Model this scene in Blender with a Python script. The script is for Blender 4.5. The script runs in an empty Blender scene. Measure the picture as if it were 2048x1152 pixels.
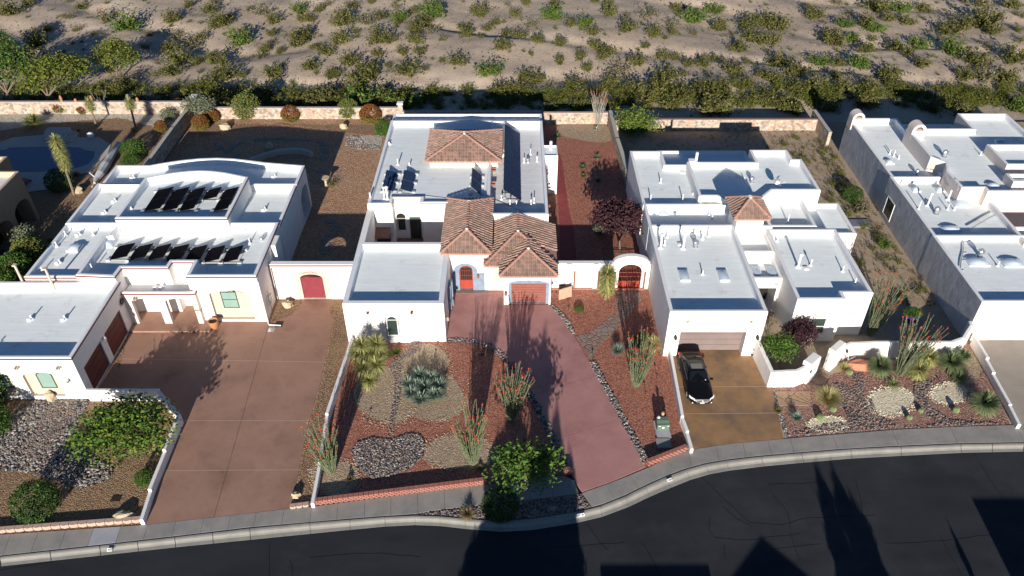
import bpy, math, random
import numpy as np
from mathutils import Vector, Matrix
from mathutils.geometry import tessellate_polygon

# ------------------------------------------------------------ camera, light
S = bpy.context.scene
COL = S.collection
R = math.radians
F, CX, CY, CAM_H = 1569.0, 1024.0, 576.0, 42.0
PITCH = math.atan(1249.0 / F)              # downward pitch of the drone camera
cd = bpy.data.cameras.new('drone_camera')
cd.sensor_width = 36.0
cd.lens = 36.0 * F / 2048.0
cd.clip_start = 0.5
cd.clip_end = 4000.0
cam = bpy.data.objects.new('drone_camera', cd)
cam.location = (0, 0, CAM_H)
cam.rotation_euler = (math.pi / 2 - PITCH, 0, 0)
COL.objects.link(cam)
S.camera = cam

SUN_EL = R(16.0)
SUN_AZ = R(2.6)                            # light travels to +Y, a little to +X
w = bpy.data.worlds.new('World'); S.world = w; w.use_nodes = True
nt = w.node_tree
bg = nt.nodes['Background']
sky = nt.nodes.new('ShaderNodeTexSky')
sky.sky_type = 'NISHITA'; sky.sun_disc = False
sky.sun_elevation = SUN_EL
sky.sun_rotation = math.pi + SUN_AZ
sky.altitude = 1200; sky.air_density = 1.0; sky.dust_density = 0.1; sky.ozone_density = 5.0
nt.links.new(sky.outputs[0], bg.inputs[0]); bg.inputs[1].default_value = 0.055
sl = bpy.data.lights.new('sun', 'SUN'); sl.energy = 4.8; sl.angle = R(0.5); sl.color = (1.0, 0.92, 0.82)
sun = bpy.data.objects.new('sun', sl); COL.objects.link(sun)
ld = Vector((math.sin(SUN_AZ) * math.cos(SUN_EL), math.cos(SUN_AZ) * math.cos(SUN_EL), -math.sin(SUN_EL)))
sun.rotation_euler = ld.to_track_quat('-Z', 'Y').to_euler()
sun.location = (-3, -40, 60)
S.view_settings.view_transform = 'Standard'; S.view_settings.look = 'None'
S.view_settings.gamma = 1.0; S.view_settings.exposure = 0.66
S.view_settings.use_curve_mapping = False

def at(px, py, z=0.0):
    """the place on level z that lies along the sight line through that point of the view"""
    s, c = math.sin(PITCH), math.cos(PITCH)
    u = (px - CX) / F; v = (py - CY) / F
    t = (z - CAM_H) / (-s - v * c)
    return (u * t, (c - v * s) * t)

# ------------------------------------------------------------ materials
MATS = {}
def _n(nt, t, **kw):
    n = nt.nodes.new(t)
    for k, v in kw.items():
        if k in n.inputs: n.inputs[k].default_value = v
        else: setattr(n, k, v)
    return n
def c4(c): return (c[0], c[1], c[2], 1.0)
def mat(name, c1, c2=None, scale=2.0, rough=0.85, bump=0.0, bscale=None, spec=0.3, metal=0.0,
        c3=None, s3=0.3, m3=0.5, stretch=(1, 1, 1), dist=0.03, coat=0.0, detail=4.0, alpha=None):
    """noise-mottled surface: c1/c2 mixed at `scale`, c3 as large patches at `s3`"""
    m = bpy.data.materials.new(name); m.use_nodes = True; MATS[name] = m
    nt = m.node_tree; b = nt.nodes['Principled BSDF']
    b.inputs['Roughness'].default_value = rough
    b.inputs['Specular IOR Level'].default_value = spec
    b.inputs['Metallic'].default_value = metal
    b.inputs['Coat Weight'].default_value = coat
    tc = _n(nt, 'ShaderNodeTexCoord'); mp = _n(nt, 'ShaderNodeMapping')
    mp.inputs['Scale'].default_value = stretch
    nt.links.new(tc.outputs['Object'], mp.inputs['Vector'])
    if c2 is None:
        b.inputs['Base Color'].default_value = c4(c1)
    else:
        nz = _n(nt, 'ShaderNodeTexNoise', Scale=scale, Detail=detail, Roughness=0.6)
        nt.links.new(mp.outputs[0], nz.inputs['Vector'])
        rp = _n(nt, 'ShaderNodeValToRGB')
        rp.color_ramp.elements[0].position = 0.33; rp.color_ramp.elements[1].position = 0.67
        rp.color_ramp.elements[0].color = c4(c1); rp.color_ramp.elements[1].color = c4(c2)
        nt.links.new(nz.outputs['Fac'], rp.inputs[0])
        out = rp.outputs[0]
        if c3 is not None:
            n3 = _n(nt, 'ShaderNodeTexNoise', Scale=s3, Detail=5.0, Roughness=0.65)
            nt.links.new(tc.outputs['Object'], n3.inputs['Vector'])
            r3 = _n(nt, 'ShaderNodeValToRGB')
            r3.color_ramp.elements[0].position = m3; r3.color_ramp.elements[1].position = min(1.0, m3 + 0.22)
            nt.links.new(n3.outputs['Fac'], r3.inputs[0])
            mx = _n(nt, 'ShaderNodeMix', data_type='RGBA')
            nt.links.new(r3.outputs[0], mx.inputs[0]); nt.links.new(out, mx.inputs[6]); mx.inputs[7].default_value = c4(c3)
            out = mx.outputs[2]
        nt.links.new(out, b.inputs['Base Color'])
    if bump > 0:
        nb = _n(nt, 'ShaderNodeTexNoise', Scale=bscale or scale * 4, Detail=3.0, Roughness=0.6)
        nt.links.new(mp.outputs[0], nb.inputs['Vector'])
        bp = _n(nt, 'ShaderNodeBump', Strength=bump, Distance=dist)
        nt.links.new(nb.outputs['Fac'], bp.inputs['Height']); nt.links.new(bp.outputs[0], b.inputs['Normal'])
    return m
def gravel(name, cols, cell=18.0, bump=0.8, dist=0.03, patch=None, ps=0.25, pm=0.5):
    """loose stones: every voronoi cell its own colour, edges sunk"""
    m = bpy.data.materials.new(name); m.use_nodes = True; MATS[name] = m
    nt = m.node_tree; b = nt.nodes['Principled BSDF']
    b.inputs['Roughness'].default_value = 0.9; b.inputs['Specular IOR Level'].default_value = 0.2
    tc = _n(nt, 'ShaderNodeTexCoord')
    v = _n(nt, 'ShaderNodeTexVoronoi', Scale=cell); nt.links.new(tc.outputs['Object'], v.inputs['Vector'])
    sp = _n(nt, 'ShaderNodeSeparateColor'); nt.links.new(v.outputs['Color'], sp.inputs[0])
    rp = _n(nt, 'ShaderNodeValToRGB'); rp.color_ramp.interpolation = 'CONSTANT'
    el = rp.color_ramp.elements
    while len(el) < len(cols): el.new(0.5)
    for i, c in enumerate(cols):
        el[i].position = i / len(cols); el[i].color = c4(c)
    nt.links.new(sp.outputs[0], rp.inputs[0]); out = rp.outputs[0]
    if patch is not None:
        n3 = _n(nt, 'ShaderNodeTexNoise', Scale=ps, Detail=4.0, Roughness=0.6)
        nt.links.new(tc.outputs['Object'], n3.inputs['Vector'])
        r3 = _n(nt, 'ShaderNodeValToRGB'); r3.color_ramp.elements[0].position = pm; r3.color_ramp.elements[1].position = pm + 0.2
        nt.links.new(n3.outputs['Fac'], r3.inputs[0])
        mx = _n(nt, 'ShaderNodeMix', data_type='RGBA', blend_type='MIX')
        ml = _n(nt, 'ShaderNodeMath', operation='MULTIPLY'); nt.links.new(r3.outputs[0], ml.inputs[0]); ml.inputs[1].default_value = 0.65
        nt.links.new(ml.outputs[0], mx.inputs[0]); nt.links.new(out, mx.inputs[6]); mx.inputs[7].default_value = c4(patch)
        out = mx.outputs[2]
    nt.links.new(out, b.inputs['Base Color'])
    bp = _n(nt, 'ShaderNodeBump', Strength=bump, Distance=dist); bp.invert = True
    nt.links.new(v.outputs['Distance'], bp.inputs['Height']); nt.links.new(bp.outputs[0], b.inputs['Normal'])
    return m
def membrane(name, base, dirt, seam=0.92):
    """rolled roof coating: lap seams every `seam` metres, brown silt patches, mottled white"""
    m = bpy.data.materials.new(name); m.use_nodes = True; MATS[name] = m
    nt = m.node_tree; b = nt.nodes['Principled BSDF']
    b.inputs['Roughness'].default_value = 0.75; b.inputs['Specular IOR Level'].default_value = 0.25
    tc = _n(nt, 'ShaderNodeTexCoord')
    nz = _n(nt, 'ShaderNodeTexNoise', Scale=1.3, Detail=6.0, Roughness=0.7)
    mp = _n(nt, 'ShaderNodeMapping'); mp.inputs['Scale'].default_value = (0.35, 2.2, 1)
    nt.links.new(tc.outputs['Object'], mp.inputs[0]); nt.links.new(mp.outputs[0], nz.inputs['Vector'])
    rp = _n(nt, 'ShaderNodeValToRGB'); rp.color_ramp.elements[0].position = 0.3; rp.color_ramp.elements[1].position = 0.7
    rp.color_ramp.elements[0].color = c4([x * 0.88 for x in base]); rp.color_ramp.elements[1].color = c4(base)
    nt.links.new(nz.outputs['Fac'], rp.inputs[0])
    n3 = _n(nt, 'ShaderNodeTexNoise', Scale=0.55, Detail=7.0, Roughness=0.75); nt.links.new(tc.outputs['Object'], n3.inputs['Vector'])
    r3 = _n(nt, 'ShaderNodeValToRGB'); r3.color_ramp.elements[0].position = 0.57; r3.color_ramp.elements[1].position = 0.72
    nt.links.new(n3.outputs['Fac'], r3.inputs[0])
    ml = _n(nt, 'ShaderNodeMath', operation='MULTIPLY'); nt.links.new(r3.outputs[0], ml.inputs[0]); ml.inputs[1].default_value = 0.62
    mx = _n(nt, 'ShaderNodeMix', data_type='RGBA'); nt.links.new(ml.outputs[0], mx.inputs[0])
    nt.links.new(rp.outputs[0], mx.inputs[6]); mx.inputs[7].default_value = c4(dirt)
    sx = _n(nt, 'ShaderNodeSeparateXYZ'); nt.links.new(tc.outputs['Object'], sx.inputs[0])
    wob = _n(nt, 'ShaderNodeTexNoise', Scale=0.8); nt.links.new(tc.outputs['Object'], wob.inputs['Vector'])
    ad = _n(nt, 'ShaderNodeMath', operation='MULTIPLY_ADD'); nt.links.new(wob.outputs['Fac'], ad.inputs[0]); ad.inputs[1].default_value = 0.1
    nt.links.new(sx.outputs['Y'], ad.inputs[2])
    dv = _n(nt, 'ShaderNodeMath', operation='DIVIDE'); nt.links.new(ad.outputs[0], dv.inputs[0]); dv.inputs[1].default_value = seam
    fr = _n(nt, 'ShaderNodeMath', operation='FRACT'); nt.links.new(dv.outputs[0], fr.inputs[0])
    lt = _n(nt, 'ShaderNodeMath', operation='LESS_THAN'); nt.links.new(fr.outputs[0], lt.inputs[0]); lt.inputs[1].default_value = 0.07
    m2 = _n(nt, 'ShaderNodeMath', operation='MULTIPLY'); nt.links.new(lt.outputs[0], m2.inputs[0]); m2.inputs[1].default_value = 0.4
    mx2 = _n(nt, 'ShaderNodeMix', data_type='RGBA'); nt.links.new(m2.outputs[0], mx2.inputs[0])
    nt.links.new(mx.outputs[2], mx2.inputs[6]); mx2.inputs[7].default_value = (0.92, 0.93, 0.94, 1)
    nt.links.new(mx2.outputs[2], b.inputs['Base Color'])
    nb = _n(nt, 'ShaderNodeTexNoise', Scale=7.0, Detail=4.0); nt.links.new(tc.outputs['Object'], nb.inputs['Vector'])
    s2 = _n(nt, 'ShaderNodeMath', operation='MULTIPLY_ADD'); nt.links.new(fr.outputs[0], s2.inputs[0]); s2.inputs[1].default_value = -0.25
    nt.links.new(nb.outputs['Fac'], s2.inputs[2])
    bp = _n(nt, 'ShaderNodeBump', Strength=0.35, Distance=0.02); nt.links.new(s2.outputs[0], bp.inputs['Height'])
    nt.links.new(bp.outputs[0], b.inputs['Normal'])
    return m

M = MATS
mat('stucco_white', (0.80, 0.78, 0.74), (0.86, 0.84, 0.80), 1.6, 0.9, 0.35, 9, dist=0.02)
mat('stucco_rough', (0.76, 0.75, 0.75), (0.84, 0.83, 0.82), 1.2, 0.92, 0.55, 2.6, stretch=(1, .7, 0.5), dist=0.05, detail=6)
mat('stucco_side_shade', (0.46, 0.46, 0.47), (0.60, 0.60, 0.61), 1.6, 0.92, 0.5, 2.2, stretch=(1, .6, 0.6), dist=0.05, detail=6)  # darker copy of the stucco: dim grazing light on house D's sides, in colour
mat('stucco_cream', (0.70, 0.60, 0.54), (0.74, 0.65, 0.59), 1.6, 0.9, 0.3, 9, dist=0.02)
mat('stucco_tan', (0.50, 0.40, 0.28), (0.56, 0.45, 0.32), 1.6, 0.9, 0.3, 9, dist=0.02)
mat('stucco_beige', (0.50, 0.43, 0.35), (0.56, 0.49, 0.40), 2.5, 0.9, 0.4, 14, dist=0.02)
mat('stucco_brown', (0.30, 0.22, 0.14), (0.34, 0.25, 0.17), 1.6, 0.9, 0.3, 9, dist=0.02)
membrane('roof_coating', (0.87, 0.925, 0.92), (0.54, 0.46, 0.36))
membrane('roof_coating_grey', (0.74, 0.75, 0.76), (0.46, 0.36, 0.27), 1.0)
mat('parapet_coating', (0.76, 0.78, 0.81), (0.82, 0.84, 0.86), 1.2, 0.8, 0.2, 8, dist=0.01)
mat('parapet_white', (0.78, 0.78, 0.78), (0.84, 0.84, 0.83), 1.2, 0.85, 0.2, 8, dist=0.01)
mat('trim_red', (0.16, 0.035, 0.035), (0.20, 0.05, 0.045), 3, 0.6)
mat('trim_terracotta', (0.42, 0.20, 0.13), (0.48, 0.24, 0.16), 3, 0.7)
for i, (a, b_) in enumerate([((0.30, 0.19, 0.15), (0.37, 0.24, 0.19)), ((0.24, 0.16, 0.125), (0.30, 0.20, 0.16)),
                             ((0.38, 0.23, 0.18), (0.44, 0.28, 0.23)), ((0.27, 0.19, 0.15), (0.33, 0.24, 0.19))]):
    mat('clay_tile_%s' % 'abcd'[i], a, b_, 4, 0.85, 0.2, 20, dist=0.01)
mat('clay_ridge', (0.36, 0.20, 0.155), (0.43, 0.25, 0.20), 4, 0.85)
mat('mortar_white', (0.75, 0.72, 0.68))
mat('asphalt', (0.021, 0.024, 0.029), (0.032, 0.035, 0.041), 0.5, 0.92, 0.3, 60, spec=0.15, c3=(0.042, 0.045, 0.051), s3=0.16, m3=0.5, stretch=(0.35, 1, 1), dist=0.01, detail=6)
mat('crack_sealant', (0.005, 0.005, 0.006), rough=0.7)
mat('concrete', (0.26, 0.25, 0.23), (0.32, 0.305, 0.28), 1.1, 0.9, 0.2, 30, c3=(0.22, 0.215, 0.20), s3=0.4, dist=0.01)
mat('concrete_curb', (0.26, 0.25, 0.225), (0.31, 0.30, 0.265), 1.3, 0.9, 0.2, 25, c3=(0.22, 0.215, 0.20), s3=0.6, dist=0.01)
mat('concrete_pale', (0.34, 0.35, 0.38), (0.40, 0.41, 0.43), 1.1, 0.9)
mat('drive_brown', (0.31, 0.18, 0.13), (0.38, 0.225, 0.165), 0.7, 0.8, 0.15, 22, c3=(0.21, 0.12, 0.088), s3=0.35, dist=0.01)
mat('drive_rose', (0.385, 0.19, 0.175), (0.44, 0.23, 0.21), 0.7, 0.8, 0.15, 22, c3=(0.29, 0.14, 0.135), s3=0.25, dist=0.01)
mat('drive_stained', (0.27, 0.16, 0.075), (0.34, 0.20, 0.10), 0.9, 0.7, 0.1, 22, c3=(0.17, 0.115, 0.08), s3=0.35, m3=0.45, dist=0.01)
mat('drive_grey', (0.32, 0.285, 0.24), (0.36, 0.32, 0.275), 0.8, 0.85, 0.15, 22, dist=0.01)
mat('joint_sunlit', (0.46, 0.33, 0.27), (0.52, 0.38, 0.31), 3, 0.9)  # sun-caught joint edge put in as a pale colour
mat('walk_red', (0.24, 0.05, 0.05), (0.28, 0.065, 0.06), 1.2, 0.8, 0.15, 22, dist=0.01)
mat('courtyard_tile', (0.20, 0.08, 0.06), (0.26, 0.11, 0.08), 3, 0.7)
gravel('gravel_red', [(0.36, 0.14, 0.09), (0.28, 0.10, 0.07), (0.42, 0.19, 0.13), (0.22, 0.085, 0.06), (0.45, 0.23, 0.16)], 14, 0.9, 0.04, (0.33, 0.15, 0.10))
gravel('gravel_red_mixed', [(0.32, 0.14, 0.10), (0.24, 0.12, 0.10), (0.40, 0.22, 0.17), (0.16, 0.11, 0.10), (0.45, 0.32, 0.26)], 12, 0.9, 0.05, (0.32, 0.20, 0.15))
gravel('gravel_tan', [(0.42, 0.33, 0.22), (0.32, 0.25, 0.17), (0.50, 0.41, 0.29), (0.26, 0.20, 0.14), (0.38, 0.26, 0.18)], 14, 0.9, 0.04, (0.36, 0.24, 0.16))
gravel('gravel_beige', [(0.74, 0.66, 0.48), (0.64, 0.56, 0.40), (0.80, 0.73, 0.57), (0.50, 0.43, 0.30)], 12, 0.7, 0.04)
gravel('gravel_brown', [(0.27, 0.17, 0.10), (0.20, 0.13, 0.08), (0.33, 0.22, 0.13), (0.16, 0.10, 0.06), (0.36, 0.25, 0.16)], 13, 0.9, 0.05, (0.30, 0.20, 0.11))
gravel('gravel_orange', [(0.44, 0.27, 0.17), (0.34, 0.20, 0.12), (0.50, 0.32, 0.20), (0.28, 0.16, 0.10)], 9, 1.0, 0.06, (0.42, 0.29, 0.19))
gravel('gravel_white', [(0.50, 0.46, 0.38), (0.40, 0.37, 0.31), (0.60, 0.56, 0.48), (0.30, 0.27, 0.22)], 10, 0.9, 0.05)
gravel('gravel_dark', [(0.12, 0.10, 0.10), (0.20, 0.17, 0.16), (0.30, 0.25, 0.23), (0.08, 0.07, 0.07)], 9, 1.0, 0.07)
mat('yard_dirt', (0.34, 0.26, 0.18), (0.43, 0.34, 0.25), 2.5, 0.95, 0.7, 12, c3=(0.27, 0.22, 0.13), s3=0.5, dist=0.04)
mat('desert_sand', (0.37, 0.295, 0.225), (0.50, 0.40, 0.305), 2.2, 0.95, 0.6, 5, c3=(0.60, 0.50, 0.38), s3=0.07, m3=0.52, dist=0.08, detail=8)
for nm, c in [('rock_grey', (0.18, 0.165, 0.16)), ('rock_tan', (0.24, 0.185, 0.14)), ('rock_dark', (0.07, 0.065, 0.07)), ('rock_pink', (0.24, 0.165, 0.145)), ('rock_pale', (0.38, 0.355, 0.32))]:
    mat(nm, c, tuple(x * 1.25 for x in c), 6, 0.85)
mat('boulder', (0.46, 0.38, 0.25), (0.55, 0.46, 0.32), 3, 0.9, 0.6, 6, c3=(0.33, 0.25, 0.16), s3=1.5, dist=0.05)
mat('boulder_red', (0.48, 0.19, 0.12), (0.55, 0.24, 0.15), 3, 0.9, 0.5, 6, dist=0.05)
mat('flagstone', (0.19, 0.145, 0.125), (0.26, 0.20, 0.175), 3, 0.85, 0.3, 15, dist=0.01)
mat('flagstone_grey', (0.20, 0.185, 0.17), (0.26, 0.24, 0.215), 3, 0.85, 0.3, 15, dist=0.01)
mat('flagstone_tan', (0.34, 0.23, 0.14), (0.40, 0.28, 0.18), 2, 0.85, 0.3, 15, dist=0.01)
mat('flag_mortar', (0.38, 0.32, 0.28), (0.44, 0.37, 0.32), 4, 0.95)
mat('block_red', (0.30, 0.125, 0.095), (0.37, 0.165, 0.13), 3, 0.9, 0.4, 20, dist=0.02)
mat('block_pink', (0.46, 0.33, 0.27), (0.52, 0.38, 0.31), 3, 0.9, 0.4, 20, dist=0.02)
gravel('stone_wall', [(0.44, 0.37, 0.28), (0.38, 0.32, 0.26), (0.48, 0.42, 0.33), (0.30, 0.25, 0.21), (0.42, 0.31, 0.24)], 3.2, 0.8, 0.08, (0.45, 0.39, 0.31), 0.8)
mat('wall_cap', (0.36, 0.32, 0.30), (0.42, 0.38, 0.35), 2, 0.9)
mat('leaf_creosote', (0.075, 0.085, 0.018), (0.115, 0.125, 0.028), 1.5, 0.7, spec=0.08)
mat('leaf_creosote_dark', (0.05, 0.058, 0.016), (0.08, 0.088, 0.024), 1.5, 0.7, spec=0.08)
mat('leaf_olive', (0.115, 0.11, 0.04), (0.16, 0.15, 0.06), 1.5, 0.7, spec=0.08)
mat('leaf_green', (0.05, 0.11, 0.02), (0.08, 0.16, 0.03), 1.5, 0.65, spec=0.08)
mat('leaf_fresh', (0.065, 0.12, 0.02), (0.10, 0.17, 0.03), 1.5, 0.6, spec=0.08)
mat('leaf_dark', (0.025, 0.055, 0.018), (0.04, 0.075, 0.025), 1.5, 0.65, spec=0.08)
mat('leaf_yellow', (0.14, 0.15, 0.03), (0.19, 0.19, 0.05), 1.5, 0.65, spec=0.08)
mat('leaf_palo', (0.10, 0.15, 0.02), (0.14, 0.19, 0.03), 1.5, 0.65, spec=0.08)
mat('leaf_silver', (0.13, 0.16, 0.11), (0.18, 0.21, 0.15), 1.5, 0.7, spec=0.08)
mat('leaf_plum', (0.05, 0.024, 0.03), (0.075, 0.036, 0.042), 1.5, 0.65, spec=0.08)
mat('leaf_redtip', (0.17, 0.05, 0.02), (0.22, 0.08, 0.03), 1.5, 0.7, spec=0.08)
mat('leaf_brown', (0.13, 0.09, 0.05), (0.18, 0.13, 0.075), 1.5, 0.8, spec=0.08)
mat('blade_yucca', (0.40, 0.38, 0.13), (0.52, 0.49, 0.20), 2, 0.6, spec=0.08)
mat('blade_yucca_dark', (0.18, 0.21, 0.075), (0.25, 0.27, 0.10), 2, 0.6, spec=0.08)
mat('blade_sotol', (0.15, 0.20, 0.09), (0.22, 0.27, 0.13), 2, 0.6, spec=0.08)
mat('blade_agave', (0.18, 0.24, 0.18), (0.26, 0.32, 0.25), 2, 0.6, spec=0.08)
mat('blade_straw', (0.36, 0.30, 0.15), (0.44, 0.37, 0.20), 2, 0.7, spec=0.08)
mat('yucca_bloom', (0.50, 0.42, 0.27), (0.58, 0.50, 0.34), 4, 0.8)
mat('cane_ocotillo', (0.13, 0.15, 0.085), (0.19, 0.20, 0.13), 4, 0.75)
mat('cane_grey', (0.26, 0.26, 0.22), (0.33, 0.32, 0.27), 4, 0.8)
mat('flower_red', (0.50, 0.05, 0.03), (0.58, 0.08, 0.04), 4, 0.6)
mat('flower_yellow', (0.6, 0.5, 0.12)); mat('flower_white', (0.7, 0.7, 0.65))
mat('bark', (0.16, 0.12, 0.09), (0.22, 0.17, 0.13), 6, 0.95, 0.5, 20)
mat('bark_pale', (0.32, 0.26, 0.20), (0.38, 0.31, 0.25), 6, 0.95, 0.5, 20)
mat('door_red', (0.20, 0.03, 0.045), (0.24, 0.04, 0.055), 3, 0.6)
mat('door_vermilion', (0.33, 0.05, 0.03), (0.38, 0.065, 0.038), 3, 0.5)
mat('iron_rust', (0.20, 0.05, 0.04), (0.25, 0.065, 0.05), 6, 0.6)
mat('door_terracotta', (0.24, 0.085, 0.065), (0.28, 0.105, 0.08), 2, 0.7)
mat('door_dark_red', (0.12, 0.03, 0.03), (0.14, 0.04, 0.035), 2, 0.6)
mat('door_taupe', (0.19, 0.15, 0.14), (0.22, 0.17, 0.16), 1.5, 0.7)
mat('slate_blue', (0.17, 0.22, 0.30), (0.24, 0.30, 0.38), 3, 0.8, 0.3, 14)
mat('wood_rust', (0.22, 0.08, 0.05), (0.27, 0.11, 0.07), 4, 0.8)
mat('wood_awning', (0.20, 0.11, 0.09), (0.26, 0.15, 0.12), 4, 0.8)
mat('rail_tie', (0.22, 0.11, 0.07), (0.30, 0.16, 0.10), 5, 0.9, 0.5, 20)
mat('black_iron', (0.02, 0.02, 0.022), rough=0.5)
mat('bronze_dark', (0.07, 0.055, 0.045), rough=0.5, metal=0.6)
mat('frame_white', (0.75, 0.75, 0.73), rough=0.5)
mat('frame_dark_green', (0.05, 0.07, 0.05), rough=0.5)
mat('pipe_white', (0.78, 0.79, 0.80), (0.70, 0.71, 0.72), 5, 0.5)
mat('galvanised', (0.62, 0.64, 0.66), (0.52, 0.54, 0.57), 5, 0.35, metal=0.8)
mat('frame_aluminium', (0.5, 0.51, 0.52), rough=0.4, metal=0.7)
mat('solar_black', (0.004, 0.004, 0.007), rough=0.75, spec=0.03)
mat('solar_blue', (0.016, 0.034, 0.085), (0.022, 0.045, 0.11), 3, 0.6, spec=0.1)
mat('solar_line', (0.20, 0.26, 0.34), rough=0.5)
mat('ballast', (0.42, 0.42, 0.42), (0.5, 0.5, 0.5), 8, 0.9)
mat('glass_window', (0.03, 0.05, 0.045), rough=0.08, spec=0.8)
mat('glass_green', (0.22, 0.34, 0.29), (0.26, 0.38, 0.33), 1, 0.12, spec=0.7)
mat('blind_pane', (0.42, 0.43, 0.36), (0.5, 0.5, 0.43), 1, 0.4)
mat('glass_block', (0.30, 0.32, 0.32), (0.36, 0.38, 0.38), 3, 0.2, spec=0.6)
mat('skylight_dome', (0.48, 0.58, 0.68), (0.56, 0.66, 0.74), 2, 0.18, spec=0.6)
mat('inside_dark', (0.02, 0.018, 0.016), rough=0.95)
mat('pool_water', (0.012, 0.03, 0.10), (0.016, 0.04, 0.12), 0.7, 0.05, 0.25, 2.0, spec=0.6, dist=0.03)
mat('pool_deck', (0.42, 0.38, 0.34), (0.48, 0.44, 0.39), 1.2, 0.9)
mat('car_paint', (0.004, 0.004, 0.005), rough=0.3, spec=0.3, coat=0.15)
mat('car_glass', (0.008, 0.010, 0.013), rough=0.06, spec=0.9)
mat('chrome', (0.75, 0.76, 0.78), rough=0.2, metal=0.9)
mat('tyre', (0.015, 0.015, 0.015), rough=0.9)
mat('lamp_glass', (0.7, 0.72, 0.72), rough=0.15, spec=0.7)
mat('tail_red', (0.5, 0.01, 0.015), rough=0.2, spec=0.6)
mat('plate', (0.55, 0.55, 0.5), rough=0.5)
mat('utility_green', (0.10, 0.16, 0.12), (0.13, 0.19, 0.15), 2, 0.6)
mat('sticker_white', (0.8, 0.8, 0.78)); mat('ink', (0.02, 0.02, 0.02))
mat('terracotta', (0.38, 0.17, 0.08), (0.45, 0.22, 0.11), 5, 0.7)
mat('soil', (0.05, 0.035, 0.025)); mat('pot_blue', (0.01, 0.02, 0.45), rough=0.3)
mat('pot_dark', (0.03, 0.035, 0.06), rough=0.4); mat('plastic_red', (0.4, 0.05, 0.04), rough=0.5)
mat('stone_slab', (0.42, 0.27, 0.19), (0.48, 0.32, 0.23), 3, 0.85)
mat('furniture_white', (0.75, 0.76, 0.77), rough=0.6); mat('cushion_pink', (0.30, 0.10, 0.11))
mat('umbrella_cloth', (0.42, 0.44, 0.46), (0.50, 0.52, 0.54), 4, 0.9)

# ------------------------------------------------------------ object helpers
def tag(o, label=None, cat=None, group=None, kind=None):
    if label: o['label'] = label
    if cat: o['category'] = cat
    if group: o['group'] = group
    if kind: o['kind'] = kind
    return o
def empty(name, loc=(0, 0, 0), rz=0.0):
    o = bpy.data.objects.new(name, None); COL.objects.link(o)
    o.location = loc; o.rotation_euler = (0, 0, rz); o.empty_display_size = 0.3
    return o
def thing(name, label, cat, loc=(0, 0, 0), rz=0.0, group=None):
    return tag(empty(name, loc, rz), label, cat, group)
def link(name, me, parent=None, loc=None, rz=None):
    o = bpy.data.objects.new(name, me); COL.objects.link(o)
    if parent is not None: o.parent = parent
    if loc is not None: o.location = loc
    if rz is not None: o.rotation_euler = (0, 0, rz)
    return o
def copy_tree(o, parent=None):
    c = o.copy(); COL.objects.link(c)
    c.parent = parent
    for ch in list(o.children): copy_tree(ch, c)
    return c
def root_loc(p):
    v = Vector((0, 0, 0))
    while p is not None:
        v = v + Vector(p.location); p = p.parent
    return v

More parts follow.
